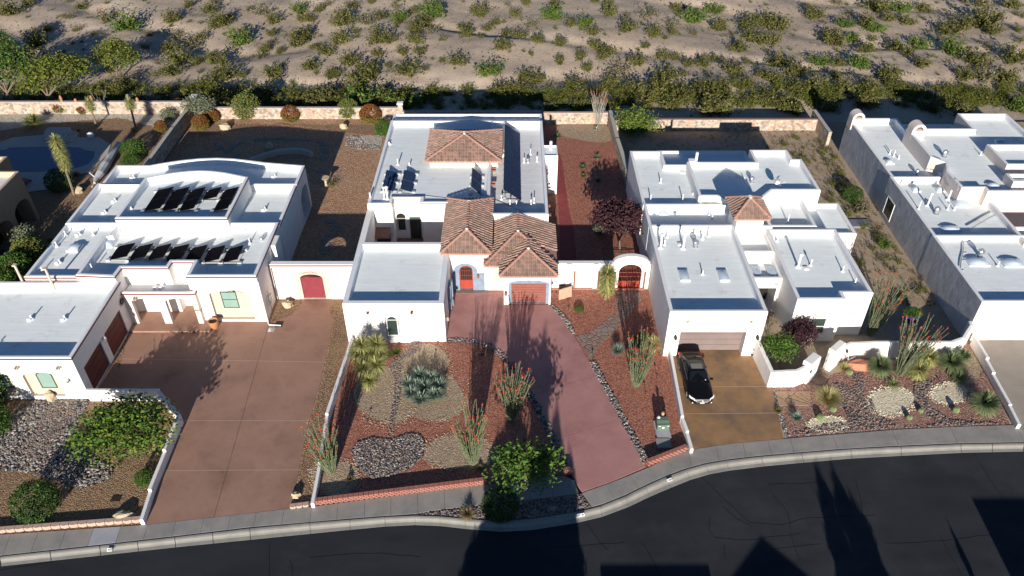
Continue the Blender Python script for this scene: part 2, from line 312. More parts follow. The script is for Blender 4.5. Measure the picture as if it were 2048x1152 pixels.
class MB:
    """collects polygons; build() makes one mesh object"""
    def __init__(s): s.v = []; s.f = []; s.m = []
    def add(s, vs, fs, mi=0):
        o = len(s.v); s.v.extend([tuple(p) for p in vs])
        for f in fs: s.f.append(tuple(i + o for i in f)); s.m.append(mi)
        return s
    def quad(s, a, b, c, d, mi=0): return s.add([a, b, c, d], [(0, 1, 2, 3)], mi)
    def box(s, x0, x1, y0, y1, z0, z1, mi=0, top=None):
        v = [(x0, y0, z0), (x1, y0, z0), (x1, y1, z0), (x0, y1, z0), (x0, y0, z1), (x1, y0, z1), (x1, y1, z1), (x0, y1, z1)]
        s.add(v, [(0, 3, 2, 1), (0, 1, 5, 4), (1, 2, 6, 5), (2, 3, 7, 6), (3, 0, 4, 7)], mi)
        s.add(v, [(4, 5, 6, 7)], mi if top is None else top); return s
    def bbox(s, x0, x1, y0, y1, z0, z1, b=0.02, mi=0):
        """box with bevelled top edges"""
        v = [(x0, y0, z0), (x1, y0, z0), (x1, y1, z0), (x0, y1, z0), (x0, y0, z1 - b), (x1, y0, z1 - b), (x1, y1, z1 - b), (x0, y1, z1 - b),
             (x0 + b, y0 + b, z1), (x1 - b, y0 + b, z1), (x1 - b, y1 - b, z1), (x0 + b, y1 - b, z1)]
        f = [(0, 3, 2, 1)]
        for i in range(4):
            j = (i + 1) % 4; f += [(i, j, 4 + j, 4 + i), (4 + i, 4 + j, 8 + j, 8 + i)]
        f.append((8, 9, 10, 11)); return s.add(v, f, mi)
    def prism(s, poly, z0, z1, mi=0, top=None, bottom=False):
        n = len(poly)
        v = [(p[0], p[1], z0) for p in poly] + [(p[0], p[1], z1) for p in poly]
        s.add(v, [(i, (i + 1) % n, n + (i + 1) % n, n + i) for i in range(n)], mi)
        if n <= 4 or convex(poly): s.add([(p[0], p[1], z1) for p in poly], [tuple(range(n))], mi if top is None else top)
        else:
            tr = tessellate_polygon([[Vector((p[0], p[1], 0)) for p in poly]])
            s.add([(p[0], p[1], z1) for p in poly], [orient(t, poly) for t in tr], mi if top is None else top)
        return s
    def tube(s, pts, rad, seg=6, mi=0, cap=True):
        pts = [Vector(p) for p in pts]; n = len(pts)
        if not hasattr(rad, '__len__'): rad = [rad] * n
        o = len(s.v); ref = None
        for i, p in enumerate(pts):
            d = (pts[min(i + 1, n - 1)] - pts[max(i - 1, 0)]).normalized()
            if ref is None or abs(ref.dot(d)) > 0.95: ref = Vector((1, 0, 0)) if abs(d.x) < 0.8 else Vector((0, 1, 0))
            a = d.cross(ref).normalized(); b = d.cross(a)
            for k in range(seg):
                t = 2 * math.pi * k / seg
                s.v.append(tuple(p + (a * math.cos(t) + b * math.sin(t)) * rad[i]))
        for i in range(n - 1):
            for k in range(seg):
                k2 = (k + 1) % seg
                s.f.append((o + i * seg + k, o + i * seg + k2, o + (i + 1) * seg + k2, o + (i + 1) * seg + k)); s.m.append(mi)
        if cap:
            s.f.append(tuple(o + k for k in reversed(range(seg)))); s.m.append(mi)
            s.f.append(tuple(o + (n - 1) * seg + k for k in range(seg))); s.m.append(mi)
        return s
    def lathe(s, prof, c=(0, 0), seg=12, mi=0):
        o = len(s.v); n = len(prof)
        for r, z in prof:
            for k in range(seg):
                t = 2 * math.pi * k / seg; s.v.append((c[0] + r * math.cos(t), c[1] + r * math.sin(t), z))
        for i in range(n - 1):
            for k in range(seg):
                k2 = (k + 1) % seg
                s.f.append((o + i * seg + k, o + i * seg + k2, o + (i + 1) * seg + k2, o + (i + 1) * seg + k)); s.m.append(mi)
        s.f.append(tuple(o + (n - 1) * seg + k for k in range(seg))); s.m.append(mi)
        return s
    def build(s, name, mats, parent=None, kind=None, smooth=False, origin=None):
        me = bpy.data.meshes.new(name)
        off = root_loc(parent) if parent is not None else Vector(origin or (0, 0, 0))
        vs = s.v if off.length == 0 else [(p[0] - off.x, p[1] - off.y, p[2] - off.z) for p in s.v]
        me.from_pydata(vs, [], s.f)
        if not isinstance(mats, (list, tuple)): mats = [mats]
        for m in mats: me.materials.append(MATS[m])
        if len(mats) > 1: me.polygons.foreach_set('material_index', s.m)
        if smooth: me.polygons.foreach_set('use_smooth', [True] * len(me.polygons))
        o = link(name, me, parent)
        if parent is None and origin is not None: o.location = origin
        if kind: o['kind'] = kind
        return o

def area2(poly): return sum(poly[i][0] * poly[(i + 1) % len(poly)][1] - poly[(i + 1) % len(poly)][0] * poly[i][1] for i in range(len(poly)))
def ccw(poly): return list(poly) if area2(poly) > 0 else list(reversed(poly))
def convex(poly):
    n = len(poly)
    for i in range(n):
        a, b, c = poly[i], poly[(i + 1) % n], poly[(i + 2) % n]
        if (b[0] - a[0]) * (c[1] - b[1]) - (b[1] - a[1]) * (c[0] - b[0]) < -1e-9: return False
    return True
def orient(t, pts):
    a, b, c = (pts[i] for i in t)
    return tuple(t) if (b[0] - a[0]) * (c[1] - a[1]) - (b[1] - a[1]) * (c[0] - a[0]) > 0 else (t[0], t[2], t[1])
def clip(poly, p, q):
    """keep the part of poly to the left of p->q"""
    out = []; n = len(poly)
    def sd(a): return (q[0] - p[0]) * (a[1] - p[1]) - (q[1] - p[1]) * (a[0] - p[0])
    for i in range(n):
        a, b = poly[i], poly[(i + 1) % n]; da, db = sd(a), sd(b)
        if da >= 0: out.append(a)
        if (da > 0 > db) or (da < 0 < db):
            t = da / (da - db); out.append((a[0] + (b[0] - a[0]) * t, a[1] + (b[1] - a[1]) * t))
    return out
def split(polys, p, q):
    r = []
    for pl in polys:
        for c in (clip(pl, p, q), clip(pl, q, p)):
            if len(c) >= 3 and abs(area2(c)) > 0.02: r.append(c)
    return r
def inset(poly, d):
    n = len(poly); out = []
    for i in range(n):
        a, b, c = Vector(poly[i - 1]), Vector(poly[i]), Vector(poly[(i + 1) % n])
        e1 = (b - a).normalized(); e2 = (c - b).normalized()
        n1 = Vector((-e1.y, e1.x)); n2 = Vector((-e2.y, e2.x))
        k = 1 + n1.dot(n2)
        m = (n1 + n2) / max(k, 0.25)
        out.append((b.x + m.x * d, b.y + m.y * d))
    return out
def jitter(poly, step=0.35, amp=0.12, seed=0):
    """ragged outline for gravel beds"""
    rnd = random.Random(seed); out = []; n = len(poly)
    for i in range(n):
        a, b = Vector(poly[i]), Vector(poly[(i + 1) % n]); L = (b - a).length; k = max(1, int(L / step))
        for j in range(k):
            p = a.lerp(b, j / k); out.append((p.x + rnd.uniform(-amp, amp), p.y + rnd.uniform(-amp, amp)))
    return out
def smooth_poly(poly, it=2):
    for _ in range(it):
        out = []
        for i in range(len(poly)):
            a, b = poly[i], poly[(i + 1) % len(poly)]
            out += [(a[0] * .75 + b[0] * .25, a[1] * .75 + b[1] * .25), (a[0] * .25 + b[0] * .75, a[1] * .25 + b[1] * .75)]
        poly = out
    return poly
def inside(p, poly):
    x, y = p; r = False; n = len(poly); j = n - 1
    for i in range(n):
        xi, yi = poly[i]; xj, yj = poly[j]
        if (yi > y) != (yj > y) and x < (xj - xi) * (y - yi) / (yj - yi) + xi: r = not r
        j = i
    return r
def sheet(name, poly, z, m, kind='structure', parent=None):
    poly = ccw(poly); tr = tessellate_polygon([[Vector((p[0], p[1], 0)) for p in poly]])
    b = MB().add([(p[0], p[1], z) for p in poly], [orient(t, poly) for t in tr])
    return b.build(name, m, parent, kind=kind)

# a wall plane: s runs along p0->p1, z up, o outwards (right-hand side of the direction)
class Wall:
    def __init__(s, p0, p1):
        s.p0 = Vector((p0[0], p0[1], 0)); d = Vector((p1[0] - p0[0], p1[1] - p0[1], 0)); s.L = d.length
        s.d = d.normalized(); s.n = Vector((s.d.y, -s.d.x, 0))
    def pt(s, a, z, o=0.0): return s.p0 + s.d * a + s.n * o + Vector((0, 0, z))
    def box(s, mb, s0, s1, z0, z1, o0, o1, mi=0):
        v = [s.pt(s0, z0, o1), s.pt(s1, z0, o1), s.pt(s1, z0, o0), s.pt(s0, z0, o0), s.pt(s0, z1, o1), s.pt(s1, z1, o1), s.pt(s1, z1, o0), s.pt(s0, z1, o0)]
        return mb.add(v, [(0, 3, 2, 1), (0, 1, 5, 4), (1, 2, 6, 5), (2, 3, 7, 6), (3, 0, 4, 7), (4, 5, 6, 7)], mi)
    def face(s, mb, poly, o, mi=0):
        poly = ccw(poly); tr = tessellate_polygon([[Vector((p[0], p[1], 0)) for p in poly]])
        return mb.add([s.pt(p[0], p[1], o) for p in poly], [orient(t, poly) for t in tr], mi)
    def plate(s, mb, poly, o0, o1, mi=0):
        poly = ccw(poly); n = len(poly); s.face(mb, poly, o1, mi)
        v = [s.pt(p[0], p[1], o1) for p in poly] + [s.pt(p[0], p[1], o0) for p in poly]
        return mb.add(v, [((i + 1) % n, i, n + i, n + (i + 1) % n) for i in range(n)], mi)
def rect(s0, s1, z0, z1): return [(s0, z0), (s1, z0), (s1, z1), (s0, z1)]
def arch(s0, s1, z0, z1, rise=None, n=10):
    """rectangle with an arched head; rise = height of the curved part"""
    c = (s0 + s1) / 2; h = (s1 - s0) / 2; rise = h if rise is None else rise
    return [(s0, z0), (s1, z0)] + [(c + h * math.cos(math.pi * k / n), z1 - rise + rise * math.sin(math.pi * k / n)) for k in range(n + 1)]
def panel(mb, wl, outline, holes, o=0.0, mi=0):
    """flat wall face with holes; each hole = (polygon, depth, back_material or None, jamb_material)"""
    loops = [[Vector((p[0], p[1], 0)) for p in outline]] + [[Vector((p[0], p[1], 0)) for p in h[0]] for h in holes]
    flat = [(p.x, p.y) for l in loops for p in l]
    tr = tessellate_polygon(loops)
    mb.add([wl.pt(p[0], p[1], o) for p in flat], [orient(t, flat) for t in tr], mi)
    for h in holes:
        hp = ccw(h[0]); dep = h[1]; n = len(hp); jm = h[3] if len(h) > 3 else mi
        v = [wl.pt(p[0], p[1], o) for p in hp] + [wl.pt(p[0], p[1], o - dep) for p in hp]
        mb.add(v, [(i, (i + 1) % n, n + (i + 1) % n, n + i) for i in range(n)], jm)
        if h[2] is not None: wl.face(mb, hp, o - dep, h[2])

def block(root, poly, zt, zr, mats=('stucco_white', 'parapet_coating'), roof='roof_coating', th=0.28, holes=None,
          trim=None, trim_edges=None, trim_mat='trim_red', z0=-0.15, backmats=()):
    """flat-roofed volume: walls with openings, softened parapet, roof sheet; zr may be (front, back)"""
    holes = holes or {}; n = len(poly)
    mb = MB()
    b = 0.05
    for i in range(n):
        wl = Wall(poly[i], poly[(i + 1) % n])
        panel(mb, wl, rect(0, wl.L, z0, zt - b), holes.get(i, []))
    rings = [(poly, zt - b), (inset(poly, 0.015), zt - 0.015), (inset(poly, 0.05), zt), (inset(poly, th - 0.05), zt),
             (inset(poly, th - 0.015), zt - 0.015), (inset(poly, th), zt - b)]
    y0 = min(p[1] for p in poly); y1 = max(p[1] for p in poly)
    zf, zb = zr if hasattr(zr, '__len__') else (zr, zr)
    def rz(p): return zf + (zb - zf) * (p[1] - y0) / (y1 - y0)
    v = []
    for ring, z in rings: v += [(p[0], p[1], z) for p in ring]
    r6 = inset(poly, th); v += [(p[0], p[1], rz(p) + 0.10) for p in r6]
    r7 = inset(poly, th + 0.10); v += [(p[0], p[1], rz(p) - 0.01) for p in r7]
    fs = []; k = len(rings) + 2
    for a in range(k - 1):
        for i in range(n):
            j = (i + 1) % n; fs.append((a * n + i, a * n + j, (a + 1) * n + j, (a + 1) * n + i))
    mb.add(v, fs, 1)
    mb.build('wall', [mats[0], mats[1]] + list(backmats), root)
    tr = tessellate_polygon([[Vector((p[0], p[1], 0)) for p in r7]])
    MB().add([(p[0], p[1], rz(p)) for p in r7], [orient(t, r7) for t in tr]).build('roof', roof, root)
    if trim:
        tb = MB()
        for i in (trim_edges if trim_edges is not None else range(n)):
            wl = Wall(poly[i], poly[(i + 1) % n])
            wl.box(tb, -0.03, wl.L + 0.03, zt - 0.055 - trim, zt - 0.06, 0.0, 0.035)
        tb.build('trim', trim_mat, root)

def window(root, wl, s0, s1, z0, z1, o, frame='frame_white', pane='glass_window', fw=0.06, bars=(), vbars=(), arched=False, rise=None):
    """a window as a part: frame (part) with its pane (sub-part)"""
    f = MB(); f.cx = 0
    outer = arch(s0, s1, z0, z1, rise) if arched else rect(s0, s1, z0, z1)
    c = ((s0 + s1) / 2, (z0 + z1) / 2)
    inner = arch(s0 + fw, s1 - fw, z0 + fw, z1 - fw, (rise if rise is None else rise - fw * .5)) if arched else rect(s0 + fw, s1 - fw, z0 + fw, z1 - fw)
    n = len(outer)
    v = [wl.pt(p[0], p[1], o + 0.05) for p in outer] + [wl.pt(p[0], p[1], o + 0.05) for p in inner] + [wl.pt(p[0], p[1], o) for p in outer] + [wl.pt(p[0], p[1], o + 0.01) for p in inner]
    fs = []
    for i in range(n):
        j = (i + 1) % n
        fs += [(i, j, n + j, n + i), (2 * n + i, 2 * n + j, j, i), (n + i, n + j, 3 * n + j, 3 * n + i)]
    f.add(v, fs)
    for z in bars: wl.box(f, s0 + fw, s1 - fw, z - 0.025, z + 0.025, o, o + 0.045)
    for a in vbars: wl.box(f, a - 0.02, a + 0.02, z0 + fw, z1 - fw, o, o + 0.042)
    fo = f.build('window', frame, root)
    p = MB(); wl.face(p, inner, o + 0.02); p.build('pane', pane, fo)
    return fo
def garage_door(root, wl, s0, s1, z0, z1, o, m, rows=4, cols=0, kind='garage_door'):
    f = MB(); wl.box(f, s0, s1, z0, z1, o - 0.06, o)
    fo = f.build(kind, m, root); h = (z1 - z0) / rows
    for i in range(rows):
        a = z0 + i * h
        q = MB(); wl.box(q, s0 + 0.02, s1 - 0.02, a + 0.015, a + h - 0.015, o, o + 0.03)
        q.build('panel', m, fo)
    return fo
def text(name, s, size, m, wl=None, s0=0, z0=0, o=0.0, parent=None, M4=None, stack=False):
    cu = bpy.data.curves.new('t', 'FONT'); cu.body = s; cu.size = size; cu.extrude = 0.008; cu.resolution_u = 2
    if stack: cu.space_line = 0.95
    ob = bpy.data.objects.new('t', cu); COL.objects.link(ob)
    dg = bpy.context.evaluated_depsgraph_get()
    me = bpy.data.meshes.new_from_object(ob.evaluated_get(dg)); bpy.data.objects.remove(ob)
    me.name = name; me.materials.clear(); me.materials.append(MATS[m])
    if wl is not None:
        q = wl.pt(s0, z0, o)
        M4 = Matrix(((wl.d.x, 0, wl.n.x, q.x), (wl.d.y, 0, wl.n.y, q.y), (0, 1, 0, q.z), (0, 0, 0, 1)))
    off = root_loc(parent) if parent is not None else Vector((0, 0, 0))
    me.transform(Matrix.Translation(-off) @ M4)
    return link(name, me, parent)
# ============================================================ THE SETTING
def P(*pts, z=0.0): return [at(a, b, z) for a, b in pts]

# desert terrain: low dunes and little washes behind the back walls, flat under the houses
rnd = random.Random(5)
from mathutils import noise as mn
def desert_z(x, y):
    t = min(1.0, max(0.0, (y - 84.5) / 9.0))
    n = mn.noise(Vector((x * 0.045, y * 0.06, 1.3))) * 1.2 + mn.noise(Vector((x * 0.13, y * 0.16, 7.7))) * 0.4
    wash = abs(mn.noise(Vector((x * 0.03 + 0.04 * y, y * 0.05 - 0.01 * x, 4.2))))
    n -= max(0.0, 0.16 - wash) * 4.0
    fine = mn.noise(Vector((x * 0.5, y * 0.6, 2.2))) * 0.12
    far = max(0.0, y - 115.0) * 0.01
    return -0.35 + t * (n * 0.75 + fine + far)
def grid(name, xs, ys, zf, m, kind='structure'):
    v = [(x, y, zf(x, y)) for y in ys for x in xs]; nx = len(xs)
    f = [(j * nx + i, j * nx + i + 1, (j + 1) * nx + i + 1, (j + 1) * nx + i) for j in range(len(ys) - 1) for i in range(nx - 1)]
    me = bpy.data.meshes.new(name); me.from_pydata(v, [], f); me.materials.append(MATS[m])
    me.polygons.foreach_set('use_smooth', [True] * len(me.polygons))
    o = link(name, me); o['kind'] = kind; return o
xs = [-900, -500, -300, -200, -150] + [-120 + i * 0.8 for i in range(301)] + [150, 200, 300, 500, 900]
ys = [83.0 + i * 0.7 for i in range(100)] + [156, 164, 175, 190, 220, 270, 350, 500, 800, 1400]
grid('desert', xs, ys, desert_z, 'desert_sand')
sheet('ground', [(-900, -600), (900, -600), (900, 83.0), (-900, 83.0)], -0.35, 'yard_dirt')

# street
road_z = -0.13
curb_in = P((-700, 1190), (-400, 1160), (0, 1112), (200, 1090), (350, 1073), (500, 1055), (620, 1044), (700, 1038), (770, 1032.5), (830, 1030), (880, 1031.5), (930, 1036), (1000, 1042), (1060, 1038),
            (1100, 1032), (1150, 1024), (1200, 1011), (1250, 991), (1290, 971), (1330, 953), (1370, 938), (1410, 927), (1450, 920), (1520, 912), (1600, 905), (1700, 897), (1800, 892), (1920, 887), (2048, 885), (2300, 884), (2700, 890))
curb_out = P((-700, 1208), (-400, 1178), (0, 1130), (200, 1108.5), (350, 1092), (500, 1077), (620, 1065), (700, 1057), (770, 1050.5), (830, 1047.5), (880, 1049.5), (930, 1055), (1000, 1061), (1060, 1058),
             (1100, 1052), (1150, 1044), (1205, 1031), (1258, 1011), (1300, 991), (1342, 973), (1382, 957), (1420, 946), (1460, 938.5), (1530, 930), (1610, 922.5), (1705, 914.5), (1805, 909), (1925, 903), (2048, 900.5), (2300, 899), (2700, 905))
road_poly = [(p[0], p[1]) for p in curb_out] + [(120, 30), (120, 15), (-120, 7), (-70, 20)]
ro = sheet('road', road_poly, road_z, 'asphalt')
def ribbon(mb, pts, wdt, z, mi=0):
    for a, b in zip(pts[:-1], pts[1:]):
        a, b = Vector(a), Vector(b); n = (b - a).normalized(); n = Vector((-n.y, n.x)) * wdt / 2; e = (b - a).normalized() * wdt * 0.3
        mb.quad((a.x - n.x - e.x, a.y - n.y - e.y, z), (b.x - n.x + e.x, b.y - n.y + e.y, z), (b.x + n.x + e.x, b.y + n.y + e.y, z), (a.x + n.x - e.x, a.y + n.y - e.y, z), mi)
def wander(pts, amp, seed, step=0.6):
    r = random.Random(seed); out = [pts[0]]
    for a, b in zip(pts[:-1], pts[1:]):
        L = math.dist(a, b); k = max(2, int(L / step))
        for i in range(1, k + 1):
            t = i / k; q = 0 if i == k else 1
            out.append((a[0] + (b[0] - a[0]) * t + r.uniform(-amp, amp) * q, a[1] + (b[1] - a[1]) * t + r.uniform(-amp, amp) * q))
    return out
cm = MB()
for i, c in enumerate([[(0, 1140), (60, 1105 + 26), (120, 1120)], [(540, 1086), (538, 1152)], [(585, 1150), (580, 1120)], [(620, 1115), (700, 1108), (760, 1106), (840, 1114)],
          [(1174, 1046), (1190, 1070), (1215, 1100)], [(1284, 1084), (1300, 1110), (1320, 1152)], [(1400, 952), (1430, 980), (1450, 1000), (1500, 1045), (1560, 1050)],
          [(1420, 1035), (1418, 1060), (1430, 1075), (1500, 1080), (1600, 1066)], [(1446, 1013), (1470, 1035), (1505, 1052)], [(1560, 1050), (1620, 1035), (1750, 1030)],
          [(1450, 1120), (1448, 1090)], [(1710, 957), (1722, 1000), (1725, 1040)], [(1945, 903), (1975, 950), (2015, 1010), (2040, 1050)],
          [(1536, 968), (1590, 968), (1650, 962)], [(1540, 980), (1575, 1025), (1585, 1080), (1600, 1120)], [(1770, 1086), (1880, 1082), (2048, 1060)], [(1540, 1098), (1640, 1088)],
          [(1880, 1070), (1900, 1110), (1925, 1152)], [(960, 1100), (1100, 1096), (1250, 1085)]]):
    ribbon(cm, wander(P(*c, z=road_z), 0.05, i), 0.032, road_z + 0.004)
cm.build('crack_seal', 'crack_sealant', ro, kind='stuff')

# rolled kerb in cast sections
prof = [(-0.03, -0.04), (0.035, -0.04), (0.05, 0.03), (0.14, 0.05), (0.30, 0.045), (0.42, 0.015), (0.55, -0.06), (0.68, -0.105), (1.0, -0.122), (1.0, -0.2)]
cr = tag(empty('kerb', at(700, 1050)+(0,)), kind='structure')
cells = []
for i in range(len(curb_in) - 1):
    L = math.dist(curb_in[i], curb_in[i + 1]); k = max(1, round(L / 2.9))
    for j in range(k): cells.append((i, j / k, (j + 1) / k))
def lerp2(a, b, t): return (a[0] + (b[0] - a[0]) * t, a[1] + (b[1] - a[1]) * t)
for (i, t0, t1) in cells:
    mb = MB(); gp = 0.004
    a0, a1 = lerp2(curb_in[i], curb_in[i + 1], t0 + gp), lerp2(curb_in[i], curb_in[i + 1], t1 - gp)
    b0, b1 = lerp2(curb_out[i], curb_out[i + 1], t0 + gp), lerp2(curb_out[i], curb_out[i + 1], t1 - gp)
    for (u, z), (u2, z2) in zip(prof[:-1], prof[1:]):
        p, q, r_, s_ = lerp2(a0, b0, u), lerp2(a1, b1, u), lerp2(a1, b1, u2), lerp2(a0, b0, u2)
        mb.quad((s_[0], s_[1], z2), (r_[0], r_[1], z2), (q[0], q[1], z), (p[0], p[1], z))
    mb.build('kerb_section', 'concrete_curb', cr, smooth=False)

# pavement slabs
sw_in = [(-700, 1158), (-400, 1122), (0, 1070), (290, 1050.5), (580, 1018), (620, 1014.5), (900, 977), (1060, 959), (1143, 949), (1164, 986.5), (1225, 965), (1296, 936), (1345, 912), (1376, 901), (1460, 888), (1570, 878), (1800, 859), (1935, 853), (2048, 850), (2300, 847), (2700, 850)]
sw_out = [(-700, 1189), (-400, 1159), (0, 1111.5), (200, 1089.5), (350, 1072.5), (500, 1054.5), (700, 1037.5), (770, 1032), (824, 1029), (870, 1021), (962, 1010.5), (1040, 1002), (1110, 994), (1163, 987.2), (1185, 1014.5), (1200, 1010.5), (1250, 990.5), (1290, 970.5), (1330, 952.5), (1370, 937.5), (1410, 926.5), (1450, 919.5), (1520, 911.5), (1600, 904.5), (1700, 896.5), (1800, 891.5), (1920, 886.5), (2048, 884.5), (2300, 883.5), (2700, 889)]
def yon(line, x):
    for a, b in zip(line[:-1], line[1:]):
        if a[0] <= x <= b[0]: return a[1] + (b[1] - a[1]) * (x - a[0]) / (b[0] - a[0])
    return line[-1][1]
pv = tag(empty('pavement', at(700, 1020)+(0,)), kind='structure')
jl = [-700, -600, -500, -400, -320, -240, -160, -90, -30, 22, 77, 132, 188, 242, 297, 352, 408, 462, 513, 568, 623, 676, 730, 782, 835, 888, 940, 1000, 1055, 1100, 1150]
for a, b in zip(jl[:-1], jl[1:]):
    k = []
    for x in (a, (a + b) / 2, b):
        sh = (x - 800) * 0.02; k.append((at(x, yon(sw_in, x)), at(x + sh, yon(sw_out, x + sh))))
    poly = [k[0][1], k[1][1], k[2][1], k[2][0], k[1][0], k[0][0]]
    mb = MB().prism(inset(ccw(poly), 0.008), -0.1, 0.035)
    mb.build('slab', 'concrete_pale' if (a, b) == (188, 242) else 'concrete', pv)
jr = [(1164, 1184.5), (1212, 1230), (1258, 1278), (1296, 1316), (1332, 1352), (1377, 1382), (1432, 1438), (1485, 1492), (1535, 1543), (1580, 1588), (1665, 1675), (1783, 1798), (1900, 1915), (2030, 2048), (2200, 2220), (2400, 2420), (2650, 2680)]
for (a, a2), (b, b2) in zip(jr[:-1], jr[1:]):
    m1, m2 = (a + b) / 2, (a2 + b2) / 2
    poly = [at(a2, yon(sw_out, a2)), at(m2, yon(sw_out, m2)), at(b2, yon(sw_out, b2)), at(b, yon(sw_in, b)), at(m1, yon(sw_in, m1)), at(a, yon(sw_in, a))]
    MB().prism(inset(ccw(poly), 0.008), -0.1, 0.035).build('slab', 'concrete', pv)

# yard bases (all at level 0)
front = [at(x, yon(sw_in, x) + 0.5) for x in (-700, 0, 290, 620, 900, 1143)]
Y_BACK = 84.6
sheet('yard_soil', [front[0], front[1], front[2], (-22.7, 29.2), (-22.9, 36), (-25.8, 40.0), (-26, 60), (-37.2, 70), (-37.6, 85.9), (-90, 85.9), (-90, 30)], 0.0, 'gravel_brown')
sheet('yard_soil', [(-26, 40), (-23, 37.5), (-22.6, 29.2), (-12.75, 30.5), (-12.85, 60), (-12.9, 85.3), (-37.6, 85.9), (-37.2, 70), (-26, 60)], -0.002, 'gravel_orange')
sheet('yard_soil', [(-12.75, 30.5), front[4], front[5], (4.6, 31.4), at(1225, 964), at(1300, 934), (12.0, 35.1), (12.0, 60), (11.4, 82.5), (-12.9, 85.3), (-12.85, 60)], 0.004, 'gravel_red')
sheet('yard_soil', [(12.0, 35.1), at(1460, 888), at(1570, 878), at(1800, 859), (35.9, 37.2), (35.9, 82.2), (11.4, 82.5), (12.0, 60)], 0.0, 'yard_dirt')
sheet('yard_soil', [(35.9, 37.2), (95, 37.2), (95, 84), (35.9, 84)], 0.0, 'gravel_tan')
# narrow planting strip between pavement and kerb
sheet('planting_strip', P((824, 1029.5), (870, 1021.5), (962, 1011), (1040, 1002.5), (1110, 994.5), (1163, 988), (1184, 1014), (1150, 1023.5), (1100, 1031.5), (1060, 1037.5), (1000, 1041.5), (930, 1035.5), (880, 1031)), 0.012, 'gravel_dark')

def slabs(name, label, poly, cuts, m, z=0.03, kind='structure', gap=0.012, part='slab', strips=()):
    """poured slab field split by its joints; every bay its own child"""
    root = tag(empty(name, (poly[0][0], poly[0][1], 0)), kind=kind)
    polys = [ccw(poly)]
    for p, q in cuts: polys = split(polys, p, q)
    for pl in polys:
        pl = ccw(pl)
        if abs(area2(pl)) < 0.05: continue
        MB().prism(inset(pl, gap), -0.12, z).build(part, m, root)
    for p, q in strips:      # pale ribbon colours in the sunlit edge of the cross joints
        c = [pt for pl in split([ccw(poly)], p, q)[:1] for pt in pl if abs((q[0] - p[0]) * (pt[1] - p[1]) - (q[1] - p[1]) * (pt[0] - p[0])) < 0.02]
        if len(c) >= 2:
            c.sort(); mb = MB(); ribbon(mb, [c[0], c[-1]], .045, z + .004); mb.build('sunlit_joint_edge', 'joint_sunlit', root)
    return root
# driveway 1 (brown)
d1 = P((238, 738), (262, 657), (425, 657), (430, 641), (537, 645), (550, 641), (583, 630), (600, 615), (607, 601), (664, 599), (660, 622), (668, 640), (655, 700), (640, 770), (617, 850), (600, 930), (583, 1017.5), (290, 1050))
d1 += [at(366, 842), at(326, 790), (-25.9, 40.0), (-30.65, 40.0), (-30.65, 43.7)]
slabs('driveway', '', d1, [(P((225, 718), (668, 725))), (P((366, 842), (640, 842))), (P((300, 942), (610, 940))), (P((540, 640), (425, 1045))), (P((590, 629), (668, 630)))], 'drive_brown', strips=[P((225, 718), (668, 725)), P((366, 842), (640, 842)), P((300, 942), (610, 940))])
sheet('gravel_bed', jitter(P((553, 600), (604, 600), (598, 615), (583, 628), (550, 640), (538, 643)), 0.3, 0.03, 2), 0.01, 'gravel_brown')
sheet('gravel_strip', jitter(P((666, 599), (690, 599), (700, 672), (655, 815), (621, 1012), (585, 1017), (602, 930), (619, 850), (642, 770), (670, 640), (662, 622)), 0.3, 0.02, 3), 0.008, 'gravel_brown')
# driveway 2 (rose)
d2 = P((897, 586), (1008, 583), (1008, 610), (1100, 610), (1130, 642), (1148, 671), (1165, 700), (1190, 743), (1220, 800), (1256, 868), (1292, 934), (1228, 962), (1164, 984.5), (1142, 948), (1125, 910), (1100, 858), (1072, 806), (1045, 760), (1022, 729), (998, 706), (970, 690), (940, 682), (890, 680.5))
slabs('driveway', '', d2, [(P((1050, 795), (1199, 748))), (P((1110, 880), (1244, 837))), (P((960, 700), (1165, 690)))], 'drive_rose')
# driveway 3 (stained concrete)
d3 = P((1342, 712), (1510, 706), (1515, 698), (1545, 772), (1567, 877.5), (1460, 888), (1379, 900), (1362, 810))
d3 += []
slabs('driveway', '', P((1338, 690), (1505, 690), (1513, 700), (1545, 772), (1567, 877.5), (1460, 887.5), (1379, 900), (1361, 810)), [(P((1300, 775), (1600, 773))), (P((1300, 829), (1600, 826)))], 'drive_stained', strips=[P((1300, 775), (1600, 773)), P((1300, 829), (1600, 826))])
# driveway 4 (grey, right edge)
slabs('driveway', '', P((1942, 680), (2120, 680), (2260, 846), (2048, 849.5), (2034, 850)), [(P((1900, 771), (2300, 771)))], 'drive_grey')
# red garden walk east of the centre house
slabs('garden_walk', '', P((1113, 306), (1119, 308), (1124, 320), (1128, 350), (1135, 400), (1140, 430), (1147, 455), (1152, 500), (1152, 524), (1122, 524), (1119, 450), (1114, 390), (1114, 350)), [(P((1100, 415), (1200, 415))), (P((1100, 362), (1200, 362))), (P((1100, 470), (1200, 470)))], 'walk_red', z=0.035)
